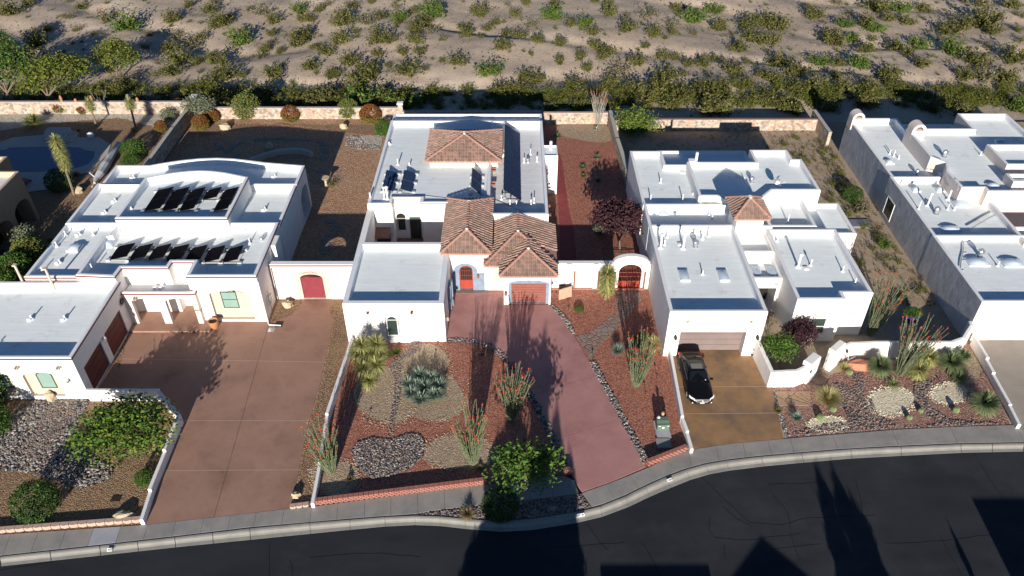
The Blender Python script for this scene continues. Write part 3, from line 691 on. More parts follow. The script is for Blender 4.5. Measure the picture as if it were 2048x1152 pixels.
# gravel beds, centre yard
def bed(name, cx, cy, rx, ry, m, z, seed, n=26, amp=0.10):
    r = random.Random(seed); ph = [r.uniform(0, 6.28) for _ in range(3)]; pts = []
    n = 90
    for i in range(n * 2):
        t = math.pi * i / n; k = 1 + 0.07 * math.sin(2 * t + ph[0]) + 0.05 * math.sin(3 * t + ph[1]) + r.uniform(-amp, amp) * 0.6
        pts.append(at(cx + rx * k * math.cos(t), cy + ry * k * math.sin(t)))
    return sheet(name, pts, z, m)
def fringe(cx, cy, rx, ry, m, seed, n=240):
    rr = random.Random(seed); mb = MB()      # stray stones that break the bed's outline
    for _ in range(n):
        t = rr.uniform(0, 6.283); k = 1 + rr.gauss(0.02, .10); X, Y = at(cx + rx * k * math.cos(t), cy + ry * k * math.sin(t)); s = rr.uniform(.03, .075); a = rr.uniform(0, 3)
        q = [(X + s * math.cos(a + b), Y + s * math.sin(a + b)) for b in (0, 1.3, 2.5, 3.8, 5.1)]
        mb.add([(x_, y_, .015) for x_, y_ in q] + [(X, Y, .015 + s * .7)], [(i, (i + 1) % 5, 5) for i in range(5)])
    mb.build('loose_gravel', m, kind='stuff')
for i, q in enumerate([(772, 790, 58, 60, 'gravel_tan'), (860, 790, 72, 52, 'gravel_tan'), (848, 722, 48, 36, 'gravel_tan'), (668, 955, 46, 38, 'gravel_tan'), (920, 905, 70, 36, 'gravel_tan'), (1780, 803, 46, 28, 'gravel_beige'), (1898, 787, 36, 21, 'gravel_beige'), (1655, 848, 36, 15, 'gravel_beige')]): fringe(*q, 900 + i)
bed('gravel_bed', 772, 790, 58, 60, 'gravel_tan', 0.012, 1)
bed('gravel_bed', 860, 790, 72, 52, 'gravel_tan', 0.016, 2)
bed('gravel_bed', 848, 722, 48, 36, 'gravel_tan', 0.020, 8)
bed('gravel_bed', 668, 955, 46, 38, 'gravel_tan', 0.012, 3)
bed('gravel_bed', 920, 905, 70, 36, 'gravel_tan', 0.012, 4)
bed('gravel_bed', 1165, 258, 52, 20, 'gravel_tan', 0.012, 5)
bed('gravel_bed', 1190, 268, 48, 16, 'gravel_tan', 0.016, 6)
sheet('garden_bed', jitter(P((750, 770), (820, 700), (840, 690), (870, 690), (850, 720), (800, 760), (795, 800), (770, 830)), .3, .1, 4), 0.008, 'gravel_red_mixed')
# gravel beds, right-hand yard
sheet('garden_bed', jitter(P((1545, 776), (1640, 760), (1700, 735), (1760, 740), (1860, 700), (1935, 680), (1990, 770), (2018, 850), (1800, 857), (1573, 876), (1556, 810)), .3, .05, 9), 0.006, 'gravel_red_mixed')
bed('gravel_bed', 1780, 803, 46, 28, 'gravel_beige', 0.012, 11)
bed('gravel_bed', 1898, 787, 36, 21, 'gravel_beige', 0.012, 12)
bed('gravel_bed', 1655, 848, 36, 15, 'gravel_beige', 0.012, 13)
bed('gravel_bed', 1930, 735, 30, 34, 'gravel_tan', 0.010, 14)
# gravel behind left house, and in the left yard
sheet('garden_bed', jitter(P((-400, 1080), (0, 1064), (278, 1042), (300, 985), (335, 900), (352, 835), (322, 800), (180, 800), (166, 820), (150, 860), (200, 920), (230, 950), (160, 975), (80, 950), (0, 930), (-300, 930)), .4, .05, 15), 0.006, 'gravel_brown')
sheet('garden_bed', jitter([(-60, 72), (-45, 73), (-38.3, 72.3), (-38.3, 85.6), (-60, 85.8)], .5, .05, 16), 0.010, 'gravel_brown')
sheet('gravel_bed', jitter(P((-200, 238), (0, 228), (150, 226), (300, 224), (352, 232), (345, 262), (300, 252), (240, 236), (130, 244), (60, 252), (0, 262), (-200, 280)), .5, .15, 17), 0.016, 'gravel_white')
sheet('garden_bed', jitter(P((390, 248), (800, 250), (800, 272), (720, 268), (560, 246), (400, 275)), .5, .1, 18), 0.004, 'gravel_brown')
sheet('garden_bed', jitter(P((690, 272), (765, 270), (760, 300), (700, 282)), .4, .1, 19), 0.008, 'gravel_white')

# ---- loose river rock (geometry)
def rock_base(seed, flat=0.6):
    r = random.Random(seed); t = (1 + 5 ** .5) / 2
    v = np.array([(-1, t, 0), (1, t, 0), (-1, -t, 0), (1, -t, 0), (0, -1, t), (0, 1, t), (0, -1, -t), (0, 1, -t), (t, 0, -1), (t, 0, 1), (-t, 0, -1), (-t, 0, 1)], float)
    v /= np.linalg.norm(v[0]); v *= np.array([[r.uniform(0.8, 1.2)] for _ in range(12)]); v[:, 2] *= flat
    f = np.array([(0, 11, 5), (0, 5, 1), (0, 1, 7), (0, 7, 10), (0, 10, 11), (1, 5, 9), (5, 11, 4), (11, 10, 2), (10, 7, 6), (7, 1, 8), (3, 9, 4), (3, 4, 2), (3, 2, 6), (3, 6, 8), (3, 8, 9), (4, 9, 5), (2, 4, 11), (6, 2, 10), (8, 6, 7), (9, 8, 1)])
    return v, f
ROCKB = [rock_base(i) for i in range(8)]
def scatter_rocks(name, poly, n, r0, r1, mats, z=0.0, seed=0, heap=0.0):
    if 'desert' not in name: n = int(n * 1.5); r0 *= .82; r1 *= .80
    rr = random.Random(seed); xs_ = [p[0] for p in poly]; ys_ = [p[1] for p in poly]
    V = []; Fc = []; Mi = []; off = 0; k = 0; tries = 0
    while k < n and tries < n * 12:
        tries += 1
        p = (rr.uniform(min(xs_), max(xs_)), rr.uniform(min(ys_), max(ys_)))
        if not inside(p, poly): continue
        b, f = ROCKB[rr.randrange(8)]; s = r0 + (r1 - r0) * rr.random() ** 2; a = rr.uniform(0, 6.28)
        sx, sy = s * rr.uniform(0.8, 1.3), s * rr.uniform(0.7, 1.1)
        q = b * np.array([sx, sy, s]); c, d = math.cos(a), math.sin(a)
        q = np.stack([q[:, 0] * c - q[:, 1] * d + p[0], q[:, 0] * d + q[:, 1] * c + p[1], q[:, 2] + z + s * 0.25 + rr.uniform(0, heap)], 1)
        V.append(q); Fc.append(f + off); Mi += [rr.randrange(len(mats))] * 20; off += 12; k += 1
    me = bpy.data.meshes.new(name); me.from_pydata(np.concatenate(V).tolist(), [], np.concatenate(Fc).tolist())
    for m in mats: me.materials.append(MATS[m])
    me.polygons.foreach_set('material_index', Mi)
    o = link(name, me); o['kind'] = 'stuff'; return o
GREYS = ['rock_grey', 'rock_grey', 'rock_pale', 'rock_dark', 'rock_tan']
rb = P((165, 800), (180, 803), (165, 830), (152, 852), (158, 880), (190, 915), (228, 938), (215, 962), (165, 978), (110, 960), (60, 945), (0, 940), (-60, 930), (-60, 860), (0, 835), (60, 805), (95, 800), (130, 800))
sheet('river_rock_bed', jitter(rb, .3, .08, 1), 0.012, 'gravel_dark')
scatter_rocks('river_rocks', rb, 3000, 0.06, 0.14, GREYS, 0.02, 1, 0.03)
cb = P((95, 802), (150, 800), (165, 822), (140, 850), (110, 890), (70, 925), (40, 900), (80, 850))
scatter_rocks('river_rocks', cb, 900, 0.04, 0.09, ['rock_tan', 'rock_pink', 'rock_tan', 'rock_grey'], 0.05, 2, 0.03)
heart = P((701, 905), (715, 885), (745, 875), (772, 880), (790, 878), (815, 867), (840, 868), (850, 888), (845, 915), (820, 938), (780, 952), (745, 958), (715, 938))
sheet('river_rock_bed', jitter(heart, .3, .08, 3), 0.016, 'gravel_dark')
scatter_rocks('river_rocks', heart, 2100, 0.04, 0.095, ['rock_grey', 'rock_tan', 'rock_dark', 'rock_pink', 'rock_dark', 'rock_pale'], 0.02, 3, 0.03)
stream = P((826, 683), (844, 683), (842, 700), (826, 712), (806, 722), (802, 760), (800, 800), (790, 840), (787, 872), (775, 876), (777, 845), (787, 800), (789, 765), (778, 735), (790, 718), (815, 703))
scatter_rocks('river_rocks', stream, 520, 0.05, 0.10, ['rock_pink', 'rock_dark', 'rock_tan', 'rock_grey'], 0.02, 4)
def along(line, wd, n, r0, r1, mats, seed):
    rr = random.Random(seed); pts = [at(*p) for p in line]; L = []
    for a, b in zip(pts[:-1], pts[1:]): L.append(math.dist(a, b))
    poly = []; left = []; right = []
    for i, p in enumerate(pts):
        a = Vector(pts[max(0, i - 1)]); b = Vector(pts[min(len(pts) - 1, i + 1)]); d = (b - a).normalized(); nn = Vector((-d.y, d.x)) * wd / 2
        left.append((p[0] + nn.x, p[1] + nn.y)); right.append((p[0] - nn.x, p[1] - nn.y))
    poly = left + right[::-1]
    sheet('edging_bed', ccw(poly), 0.018, 'gravel_dark')
    return scatter_rocks('edging_rocks', poly, n, r0, r1, mats, 0.03, seed)
DK = ['rock_dark', 'rock_dark', 'rock_grey', 'rock_pale', 'rock_tan']
along([(890, 681), (915, 680), (943, 682), (972, 690), (1000, 706), (1024, 732), (1046, 764), (1072, 810), (1098, 860), (1124, 912), (1138, 942)], 0.55, 620, 0.05, 0.12, DK, 11)
along([(1102, 612), (1118, 625), (1134, 645), (1147, 668)], 0.38, 150, 0.05, 0.11, ['rock_dark', 'rock_tan', 'rock_pale', 'rock_grey'], 12)
along([(1183, 722), (1200, 752), (1222, 793), (1246, 838), (1270, 882), (1294, 926)], 0.50, 330, 0.05, 0.12, ['rock_dark', 'rock_grey', 'rock_pale', 'rock_grey', 'rock_tan'], 13)
rr4 = P((1660, 765), (1715, 775), (1745, 800), (1755, 830), (1800, 855), (1600, 872), (1580, 866), (1660, 846), (1700, 845), (1690, 820), (1650, 800))
scatter_rocks('river_rocks', rr4, 900, 0.05, 0.11, ['rock_dark', 'rock_pink', 'rock_grey', 'rock_tan'], 0.01, 21)
rr5 = P((1830, 765), (1870, 760), (1850, 785), (1862, 815), (1900, 840), (2014, 848), (1800, 856), (1875, 848), (1840, 820), (1826, 790))
scatter_rocks('river_rocks', rr5, 520, 0.05, 0.11, ['rock_dark', 'rock_pink', 'rock_grey', 'rock_tan'], 0.01, 22)
rr6 = P((1708, 735), (1725, 740), (1730, 775), (1715, 790), (1705, 760))
scatter_rocks('river_rocks', rr6, 120, 0.05, 0.10, ['rock_dark', 'rock_pink', 'rock_grey'], 0.01, 23)
rr7 = P((1546, 780), (1552, 782), (1560, 815), (1580, 872), (1572, 876), (1555, 822))
scatter_rocks('river_rocks', rr7, 110, 0.05, 0.10, ['rock_dark', 'rock_grey', 'rock_pale'], 0.01, 24)
rr8 = P((838, 1030), (900, 1020), (980, 1010), (1060, 1001), (1160, 989), (1178, 1012), (1100, 1029), (1040, 1036), (980, 1038), (900, 1031))
scatter_rocks('river_rocks', rr8, 700, 0.04, 0.11, ['rock_grey', 'rock_pink', 'rock_tan', 'rock_dark'], 0.02, 25)
scatter_rocks('river_rocks', P((695, 274), (715, 272), (730, 288), (763, 292), (760, 299), (715, 300), (690, 290)), 420, 0.06, 0.12, GREYS, 0.02, 26)
scatter_rocks('desert_stones', [(-70, 86.5), (70, 86.5), (95, 130), (-95, 130)], 900, 0.03, 0.10, ['rock_tan', 'rock_pale', 'rock_pink'], -0.2, 27)

# ---- flagstone paving: irregular stones, each its own piece
def voronoi(poly, n, seed, gap=0.02, relax=2, cx=1.0):
    r = random.Random(seed); xs_ = [p[0] for p in poly]; ys_ = [p[1] for p in poly]; pts = []
    while len(pts) < n:
        p = (r.uniform(min(xs_), max(xs_)), r.uniform(min(ys_), max(ys_)))
        if inside(p, poly) and all(math.dist(p, q) > 0.28 for q in pts[-60:]): pts.append(p)
        elif r.random() < 0.01: pts.append(p) if inside(p, poly) else None
    cells_ = []
    for i, p in enumerate(pts):
        c = ccw(poly)
        for j, q in enumerate(pts):
            if i == j or math.dist(p, q) > 2.2: continue
            mx, my = (p[0] + q[0]) / 2, (p[1] + q[1]) / 2; dx, dy = q[0] - p[0], q[1] - p[1]
            c = clip(c, (mx, my), (mx - dy, my + dx))
            if len(c) < 3: break
        if len(c) >= 3 and abs(area2(c)) > 0.06: cells_.append(ccw(c))
    return cells_
def paving(name, poly, n, seed, mats, z=0.03, bedm='flag_mortar'):
    root = tag(empty(name, (poly[0][0], poly[0][1], 0)), kind='structure')
    sheet('mortar', poly, z - 0.018, bedm, None, root).location = (-poly[0][0], -poly[0][1], 0)
    r = random.Random(seed)
    for c in voronoi(poly, n, seed):
        q = inset(c, 0.055)
        if abs(area2(q)) < 0.02 or abs(area2(q)) > abs(area2(c)): continue
        MB().prism(q, -0.02, z + r.uniform(-0.006, 0.006)).build('stone', r.choice(mats), root)
    return root
pth = P((1234, 583), (1280, 583), (1284, 600), (1262, 625), (1240, 650), (1222, 672), (1200, 690), (1187, 712), (1184, 722), (1150, 672), (1178, 666), (1205, 645), (1230, 625), (1231, 600))
paving('flagstone_path', pth, 64, 3, ['flagstone', 'flagstone', 'flagstone_grey'])
pat = P((1548, 782), (1622, 782), (1622, 812), (1556, 813))
paving('flagstone_path', pat, 7, 5, ['flagstone_tan'], 0.03)
paving('flagstone_path', P((1625, 770), (1640, 742), (1660, 752), (1668, 770), (1655, 790), (1630, 800)), 6, 6, ['flagstone_tan'], 0.03)
# stepping stones behind the left house
ss = tag(empty('stepping_path', at(655, 480) + (0,)), kind='structure')
r = random.Random(4)
for (px, py) in [(660, 443), (671, 451), (672, 460), (662, 470), (655, 479), (650, 488), (649, 497), (652, 506)]:
    c = at(px, py); a = r.uniform(-0.3, 0.3)
    q = [(c[0] + math.cos(a + t) * rx * 1.2, c[1] + math.sin(a + t) * rx * 0.85) for t, rx in [(0.6, .5), (2.5, .5), (3.7, .52), (5.6, .5)]]
    MB().prism(ccw(q), -0.02, 0.04).build('stone', 'flagstone_grey', ss)
for (px, py) in [(515, 278), (526, 279), (536, 277), (547, 278), (558, 277), (568, 277), (580, 278), (594, 278), (608, 279), (622, 279), (642, 283), (648, 290), (650, 297), (650, 303), (462, 297), (468, 292), (440, 295), (645, 318), (641, 342), (484, 285), (455, 302), (474, 311)]:
    c = at(px, py); a = r.uniform(-0.5, 0.5)
    q = [(c[0] + math.cos(a + t) * .42, c[1] + math.sin(a + t) * .36) for t in (0.3, 1.3, 2.5, 3.6, 4.6, 5.5)]
    MB().prism(ccw(q), -0.02, 0.05).build('stone', 'flagstone_grey', ss)
# railway-tie walk east of the centre house, each timber a piece
tw = tag(empty('timber_walk', (9.3, 55.5, 0)), kind='structure')
for i in range(26):
    y = 53.1 + i * 0.21
    for sx in (0, 1):
        x0 = 8.25 + sx * 1.1; MB().bbox(x0, x0 + 1.06, y, y + 0.185, -0.02, 0.05 + 0.01 * ((i * 7 + sx) % 3), 0.01).build('timber', 'rail_tie', tw)

# ---- pool terrace of the far-left neighbour
pool = P((-60, 300), (10, 301), (20, 296), (110, 294), (160, 296), (170, 301), (190, 304), (188, 316), (178, 328), (160, 335), (130, 342), (80, 345), (-60, 347))
deck = P((-200, 292), (-20, 292), (25, 276), (90, 270), (100, 263), (145, 262), (160, 276), (200, 276), (222, 290), (215, 310), (180, 345), (150, 352), (110, 352), (95, 380), (-60, 400), (-200, 400))
dk = MB(); pm = ccw(pool)
wl_ = ccw(deck); hl = [Vector((p[0], p[1], 0)) for p in wl_]; h2 = [Vector((p[0], p[1], 0)) for p in pm]
tr = tessellate_polygon([hl, h2]); fl = [(p.x, p.y) for p in hl + h2]
dk.add([(p[0], p[1], 0.06) for p in fl], [orient(t, fl) for t in tr])
n_ = len(pm); dk.add([(p[0], p[1], 0.06) for p in pm] + [(p[0], p[1], -1.2) for p in pm], [((i + 1) % n_, i, n_ + i, n_ + (i + 1) % n_) for i in range(n_)])
dk.build('pool_deck', 'pool_deck', kind='structure')
sheet('pool_water', pool, 0.022, 'pool_water')
tr_ = tag(empty('pool_steps', at(130, 275) + (0,)), kind='structure')
for i in range(3):
    MB().prism(ccw(P((120 + i * 7, 285), (140 + i * 6, 266), (146 + i * 6, 268), (127 + i * 7, 287))), 0, 0.45 - 0.12 * i).build('step', 'pool_deck', tr_)
MB().prism(ccw(P((92, 270), (100, 262), (144, 262), (140, 267), (120, 285), (90, 285))), 0, 0.5).build('step', 'pool_deck', tr_)

# ============================================================ FREE-STANDING WALLS
def wall_run(name, label, pts, h, th, m, cap=None, capm='wall_cap', group=None, cat='wall', hs=None, nubs=(), part='wall_panel'):
    root = thing(name, label, cat, (pts[0][0], pts[0][1], 0), 0, group)
    for i, (a, b) in enumerate(zip(pts[:-1], pts[1:])):
        wl = Wall(a, b); hh = hs[i] if hs else h
        e = th * 0.5 if i < len(pts) - 2 else 0
        mb = MB(); wl.box(mb, 0, wl.L + e, -0.3, hh, -th / 2, th / 2); mb.build(part, m, root)
        if cap:
            k = max(1, round((wl.L) / 1.6)); L = (wl.L + e) / k
            for j in range(k):
                cb_ = MB(); wl.box(cb_, j * L + 0.006, (j + 1) * L - 0.006, hh + 0.002, hh + cap, -th / 2 - 0.03, th / 2 + 0.03); cb_.build('cap_stone', capm, root)
    return root
def stone_facing(root, wl, h, n, seed, s0=0.1, s1=None, o=0.0):
    """fieldstones bedded proud of the wall, one joined part"""
    r = random.Random(seed); mb = MB(); s1 = s1 or wl.L
    for _ in range(n):
        a = r.uniform(s0, s1 - 0.1); z = r.uniform(0.1, h - 0.15); q = []; k = r.choice((5, 6)); rx = r.uniform(0.12, 0.28); rzz = rx * r.uniform(0.5, 0.9); ph = r.uniform(0, 6)
        for i in range(k):
            t = 2 * math.pi * i / k + ph; q.append((a + rx * math.cos(t) * r.uniform(.8, 1.1), z + rzz * math.sin(t) * r.uniform(.8, 1.1)))
        wl.plate(mb, q, o, o + r.uniform(0.02, 0.05), r.randrange(3))
    mb.build('fieldstones', ['rock_pale', 'stone_slab', 'rock_tan'], root, kind='stuff')
bw = wall_run('stone_wall', 'long pale stone garden wall behind the swimming pool', [(-75, 86.15), (-38.1, 86.15)], 1.5, 0.3, 'stone_wall', 0.08)
stone_facing(bw, Wall((-75, 86.0), (-38.1, 86.0)), 1.5, 240, 1)
b2 = wall_run('stone_wall', 'pale stone garden wall with rounded shrubs in front, behind the left house', [(-36.8, 84.9), (-13.1, 84.9)], 1.35, 0.3, 'stone_wall', 0.08)
stone_facing(b2, Wall((-36.8, 84.75), (-13.1, 84.75)), 1.35, 230, 2)
b3 = wall_run('stone_wall', 'pale stone garden wall closing the red gravel side yard', [(3.6, 83.6), (11.1, 83.6)], 1.35, 0.3, 'stone_wall', 0.07, 'block_pink')
stone_facing(b3, Wall((3.6, 83.45), (11.1, 83.45)), 1.35, 90, 3)
b4 = wall_run('stone_wall', 'pale stone wall with a ragged rust cap behind the bare back yard', [(11.8, 81.95), (34.9, 81.95)], 1.35, 0.3, 'stone_wall', 0.09, 'wood_awning')
stone_facing(b4, Wall((11.8, 81.8), (34.9, 81.8)), 1.35, 260, 4)
wall_run('stone_wall', 'short pale stone wall behind the centre house', [(-12.7, 83.9), (3.4, 83.9)], 1.35, 0.3, 'stone_wall', 0.07)
wall_run('side_wall', 'grey rubble wall between the pool garden and the left house yard', [(-37.55, 86.1), (-37.75, 79.5), (-37.75, 70.2)], 1.65, 0.34, 'stone_wall', 0.05, 'rock_pale')
wall_run('side_wall', 'rough stone side wall beside the red gravel yard', [(11.35, 83.6), (11.45, 77.0), (11.8, 70.0)], 1.6, 0.34, 'stone_wall', 0.06, 'rock_pale')
wall_run('side_wall', 'dark rubble side wall running back from the far right house', [(34.95, 83.8), (35.05, 78.2)], 1.6, 0.34, 'stone_wall', 0.06, 'rock_pale')
pr = thing('wall_pillar', 'white square pillar at the corner of the back walls behind the left house', 'pillar', (-37.55, 86.5, 0))
MB().bbox(-37.85, -37.2, 86.35, 86.9, -0.4, 2.0).build('shaft', 'stone_wall', pr); MB().bbox(-37.95, -37.1, 86.27, 87.0, 2.0, 2.12).build('cap', 'parapet_white', pr)
pr = thing('wall_pillar', 'pale square pillar beside the rear corner of the centre house', 'pillar', (-12.95, 84.5, 0))
MB().bbox(-13.25, -12.7, 84.2, 84.75, -0.4, 2.1).build('shaft', 'stone_wall', pr); MB().bbox(-13.33, -12.62, 84.12, 84.83, 2.1, 2.22).build('cap', 'parapet_white', pr)

def low_wall(name, label, px, hs, th, m='stucco_white', capm='parapet_white', steps=()):
    """low white plastered wall that steps down toward the street"""
    pts = [at(*p) for p in px]; root = thing(name, label, 'wall', (pts[0][0], pts[0][1], 0))
    for i, (a, b) in enumerate(zip(pts[:-1], pts[1:])):
        wl = Wall(a, b); mb = MB(); e = th * 0.4 if i < len(pts) - 2 else 0.0; h = hs[i]
        wl.box(mb, 0, wl.L + e, -0.2, h, -th / 2, th / 2); mb.build('wall_panel', m, root)
        cb_ = MB(); wl.box(cb_, 0.01, wl.L + e - 0.01, h + 0.001, h + 0.03, -th / 2 + 0.02, th / 2 - 0.02); cb_.build('cap', capm, root)
    return root
low_wall('low_wall', 'low white stepped wall along the left edge of the brown driveway', [(182, 800), (323, 800), (364, 848), (336, 915), (306, 990), (287, 1050)], [1.05, 1.0, 0.9, 0.7, 0.5], 0.24)
low_wall('low_wall', 'low white wall between the brown driveway strip and the red gravel yard', [(707, 690), (657, 840), (642, 935), (627, 1016)], [0.75, 0.6, 0.45], 0.22)
low_wall('low_wall', 'low white stepped wall along the left side of the stained driveway', [(1338, 712), (1362, 845), (1372, 872), (1382, 907)], [0.75, 0.6, 0.45], 0.22)
low_wall('low_wall', 'low white stepped wall beside the grey driveway at far right', [(1942, 690), (1966, 731), (1980, 757), (2014, 818), (2034, 858)], [0.9, 0.7, 0.55, 0.45], 0.24)

def block_wall(name, label, a, b, n, m, courses=2, capm=None, bh=0.16, dep=0.28):
    """segmental block edging; every block its own piece"""
    A, B = at(*a), at(*b); root = thing(name, label, 'retaining wall', (A[0], A[1], 0)); wl = Wall(A, B); L = wl.L / n
    meshes = {}
    for c in range(courses):
        for i in range(n):
            s0 = (i + (0.5 if c % 2 else 0)) * L
            if s0 + L > wl.L + L * .6: continue
            mb = MB(); z0 = c * bh; f = 0.03
            q = [(s0 + 0.006, dep), (s0 + 0.02, 0.03), (s0 + L * .5, -0.03), (s0 + L - 0.02, 0.03), (s0 + L - 0.006, dep)]
            v = [wl.pt(p[0], z0, -p[1]) for p in q] + [wl.pt(p[0], z0 + bh - 0.012, -p[1]) for p in q]
            fs = [(k, (k + 1) % 5, 5 + (k + 1) % 5, 5 + k) for k in range(5)] + [(5, 6, 7, 8, 9)]
            mb.add(v, fs); mb.build('block', m, root)
    return root
block_wall('retaining_wall', 'low red block edging between the gravel front yard and the pavement', (626, 1012), (1142, 948), 52, 'block_red', 3, bh=0.15)
block_wall('retaining_wall', 'short red block edging below the green utility cabinet', (1296, 933), (1374, 902), 11, 'block_red', 3, bh=0.15)
block_wall('retaining_wall', 'low pinkish block edging along the pavement below the round clipped bush', (-60, 1071), (282, 1045), 19, 'block_pink', 1, bh=0.3)
block_wall('retaining_wall', 'short grey pink block edging at the foot of the brown driveway strip', (580, 1019), (618, 1014), 3, 'block_pink', 1, bh=0.22)
# ============================================================ HOUSES
def rp(x0, x1, y0, y1): return [(x0, y0), (x1, y0), (x1, y1), (x0, y1)]
def sx(px, py, z=0.0): return at(px, py, z)[0]
def pipe(root, x, y, z, h, r=0.05, m='pipe_white', cap=None, flash=True):
    """vent pipe through the roof with its flashing cone"""
    mb = MB()
    if flash: mb.lathe([(r * 3.2, z - 0.01), (r * 2.9, z + 0.03), (r * 1.25, z + 0.12), (r * 1.2, z + 0.13)], (x, y), 8)
    mb.tube([(x, y, z), (x, y, z + h)], r, 8)
    if cap: mb.lathe([(r * 1.7, z + h - 0.04), (r * 1.9, z + h + 0.03), (r * 1.2, z + h + 0.12), (0.01, z + h + 0.15)], (x, y), 8)
    return mb.build('vent_pipe', m, root)
def turbine(root, x, y, z, s=1.0):
    mb = MB(); mb.lathe([(0.26 * s, z - .01), (0.2 * s, z + 0.06), (0.15 * s, z + 0.1), (0.15 * s, z + 0.3 * s)], (x, y), 10)
    o = mb.build('roof_vent', 'galvanised', root)
    v = MB(); k = 14
    prof = [(0.13, .28), (0.22, .34), (0.25, .45), (0.21, .56), (0.10, .63)]
    for i in range(k):
        t = 2 * math.pi * i / k; dt = 0.3
        for (r0, z0), (r1, z1) in zip(prof[:-1], prof[1:]):
            v.quad((x + s * r0 * math.cos(t), y + s * r0 * math.sin(t), z + s * z0), (x + s * r0 * .93 * math.cos(t + dt), y + s * r0 * .93 * math.sin(t + dt), z + s * z0),
                   (x + s * r1 * .93 * math.cos(t + dt), y + s * r1 * .93 * math.sin(t + dt), z + s * z1), (x + s * r1 * math.cos(t), y + s * r1 * math.sin(t), z + s * z1))
    v.lathe([(0.12 * s, z + .62 * s), (0.08 * s, z + .66 * s), (0.01, z + .67 * s)], (x, y), 10)
    v.build('turbine', 'galvanised', o); return o
def skylight(root, x0, x1, y0, y1, z, h=0.14, dome=0.14, tilt=0.0):
    mb = MB(); mb.box(x0, x1, y0, y1, z - 0.02, z + h)
    o = mb.build('skylight', 'pipe_white', root)
    g = MB(); n = 6; V = []; 
    for j in range(n + 1):
        for i in range(n + 1):
            a, b = i / n, j / n; hh = (math.sin(math.pi * a) * math.sin(math.pi * b)) ** 0.5 * dome
            V.append((x0 + .04 + (x1 - x0 - .08) * a, y0 + .04 + (y1 - y0 - .08) * b, z + h + 0.004 + hh))
    g.add(V, [(j * (n + 1) + i, j * (n + 1) + i + 1, (j + 1) * (n + 1) + i + 1, (j + 1) * (n + 1) + i) for j in range(n) for i in range(n)])
    g.build('dome', 'skylight_dome', o, smooth=True); return o
def boxvent(root, x, y, z, w_=0.28, h=0.22):
    mb = MB().bbox(x - w_ / 2, x + w_ / 2, y - w_ / 2, y + w_ / 2, z, z + h, 0.04); mb.build('roof_box', 'pipe_white', root)
def canale(root, wl, s, z, m='stucco_white', w_=0.22, L=0.35):
    """roof drain spout through the parapet"""
    mb = MB(); wl.box(mb, s - w_ / 2, s + w_ / 2, z, z + 0.04, 0.0, L); wl.box(mb, s - w_ / 2, s - w_ / 2 + 0.04, z + 0.04, z + 0.18, 0.0, L); wl.box(mb, s + w_ / 2 - 0.04, s + w_ / 2, z + 0.04, z + 0.18, 0.0, L)
    return mb.build('roof_spout', m, root)
def sconce(root, wl, s, z, m='black_iron', sc=1.0):
    mb = MB(); wl.box(mb, s - 0.05 * sc, s + 0.05 * sc, z, z + 0.25 * sc, 0, 0.03)
    wl.box(mb, s - 0.025, s + 0.025, z + 0.18 * sc, z + 0.21 * sc, 0.03, 0.14 * sc); o = mb.build('wall_lamp', m, root)
    g = MB(); c = wl.pt(s, z, 0.16 * sc); g.lathe([(0.05 * sc, c.z - 0.02), (0.085 * sc, c.z + 0.04), (0.085 * sc, c.z + 0.2 * sc), (0.03, c.z + 0.27 * sc)], (c.x, c.y), 8); g.build('lantern', m, o)
    return o

# ------------------------------------------------------------ roof tiles
def tile_field(parts, origin, u, v, poly, wd=0.34, exp=0.38, seed=0, mats=4, clipf=None):
    """S-profile clay tiles on a slope. u along the eave, v up the slope (unit vectors), poly in (u,v) metres"""
    r = random.Random(seed); o = Vector(origin); u = Vector(u); v = Vector(v); nrm = u.cross(v).normalized()
    us = [p[0] for p in poly]; vs = [p[1] for p in poly]
    nu = int((max(us) - min(us)) / wd) + 2; nv = int((max(vs) - min(vs)) / exp) + 2
    prof = [(0.0, 0.0), (0.16, 0.08), (0.36, 0.125), (0.56, 0.08), (0.72, 0.0), (1.0, -0.012)]
    for j in range(nv):
        for i in range(nu):
            cu = min(us) + (i + 0.5) * wd; cv = min(vs) + (j + 0.5) * exp
            if not inside((cu, cv), poly): continue
            if clipf and not clipf(o + u * cu + v * cv): continue
            mi = r.randrange(mats); a0 = cu - wd / 2; v0 = cv - exp / 2 - 0.03; v1 = cv + exp / 2 + 0.03; du = r.uniform(-0.008, 0.008)
            V = []
            for (fu, h) in prof: V.append(o + u * (a0 + fu * wd + du) + v * v0 + nrm * (h + 0.055))
            for (fu, h) in prof: V.append(o + u * (a0 + fu * wd + du) + v * v1 + nrm * (h * 0.9 + 0.012))
            for (fu, h) in prof: V.append(o + u * (a0 + fu * wd + du) + v * v0 + nrm * (max(h, 0) * 0.3 + 0.0))
            k = len(prof); fs = [(q, q + 1, k + q + 1, k + q) for q in range(k - 1)] + [(2 * k + q, 2 * k + q + 1, q + 1, q) for q in range(k - 1)]
            parts.add(V, fs, mi)
TM = ['clay_tile_a', 'clay_tile_b', 'clay_tile_c', 'clay_tile_d']
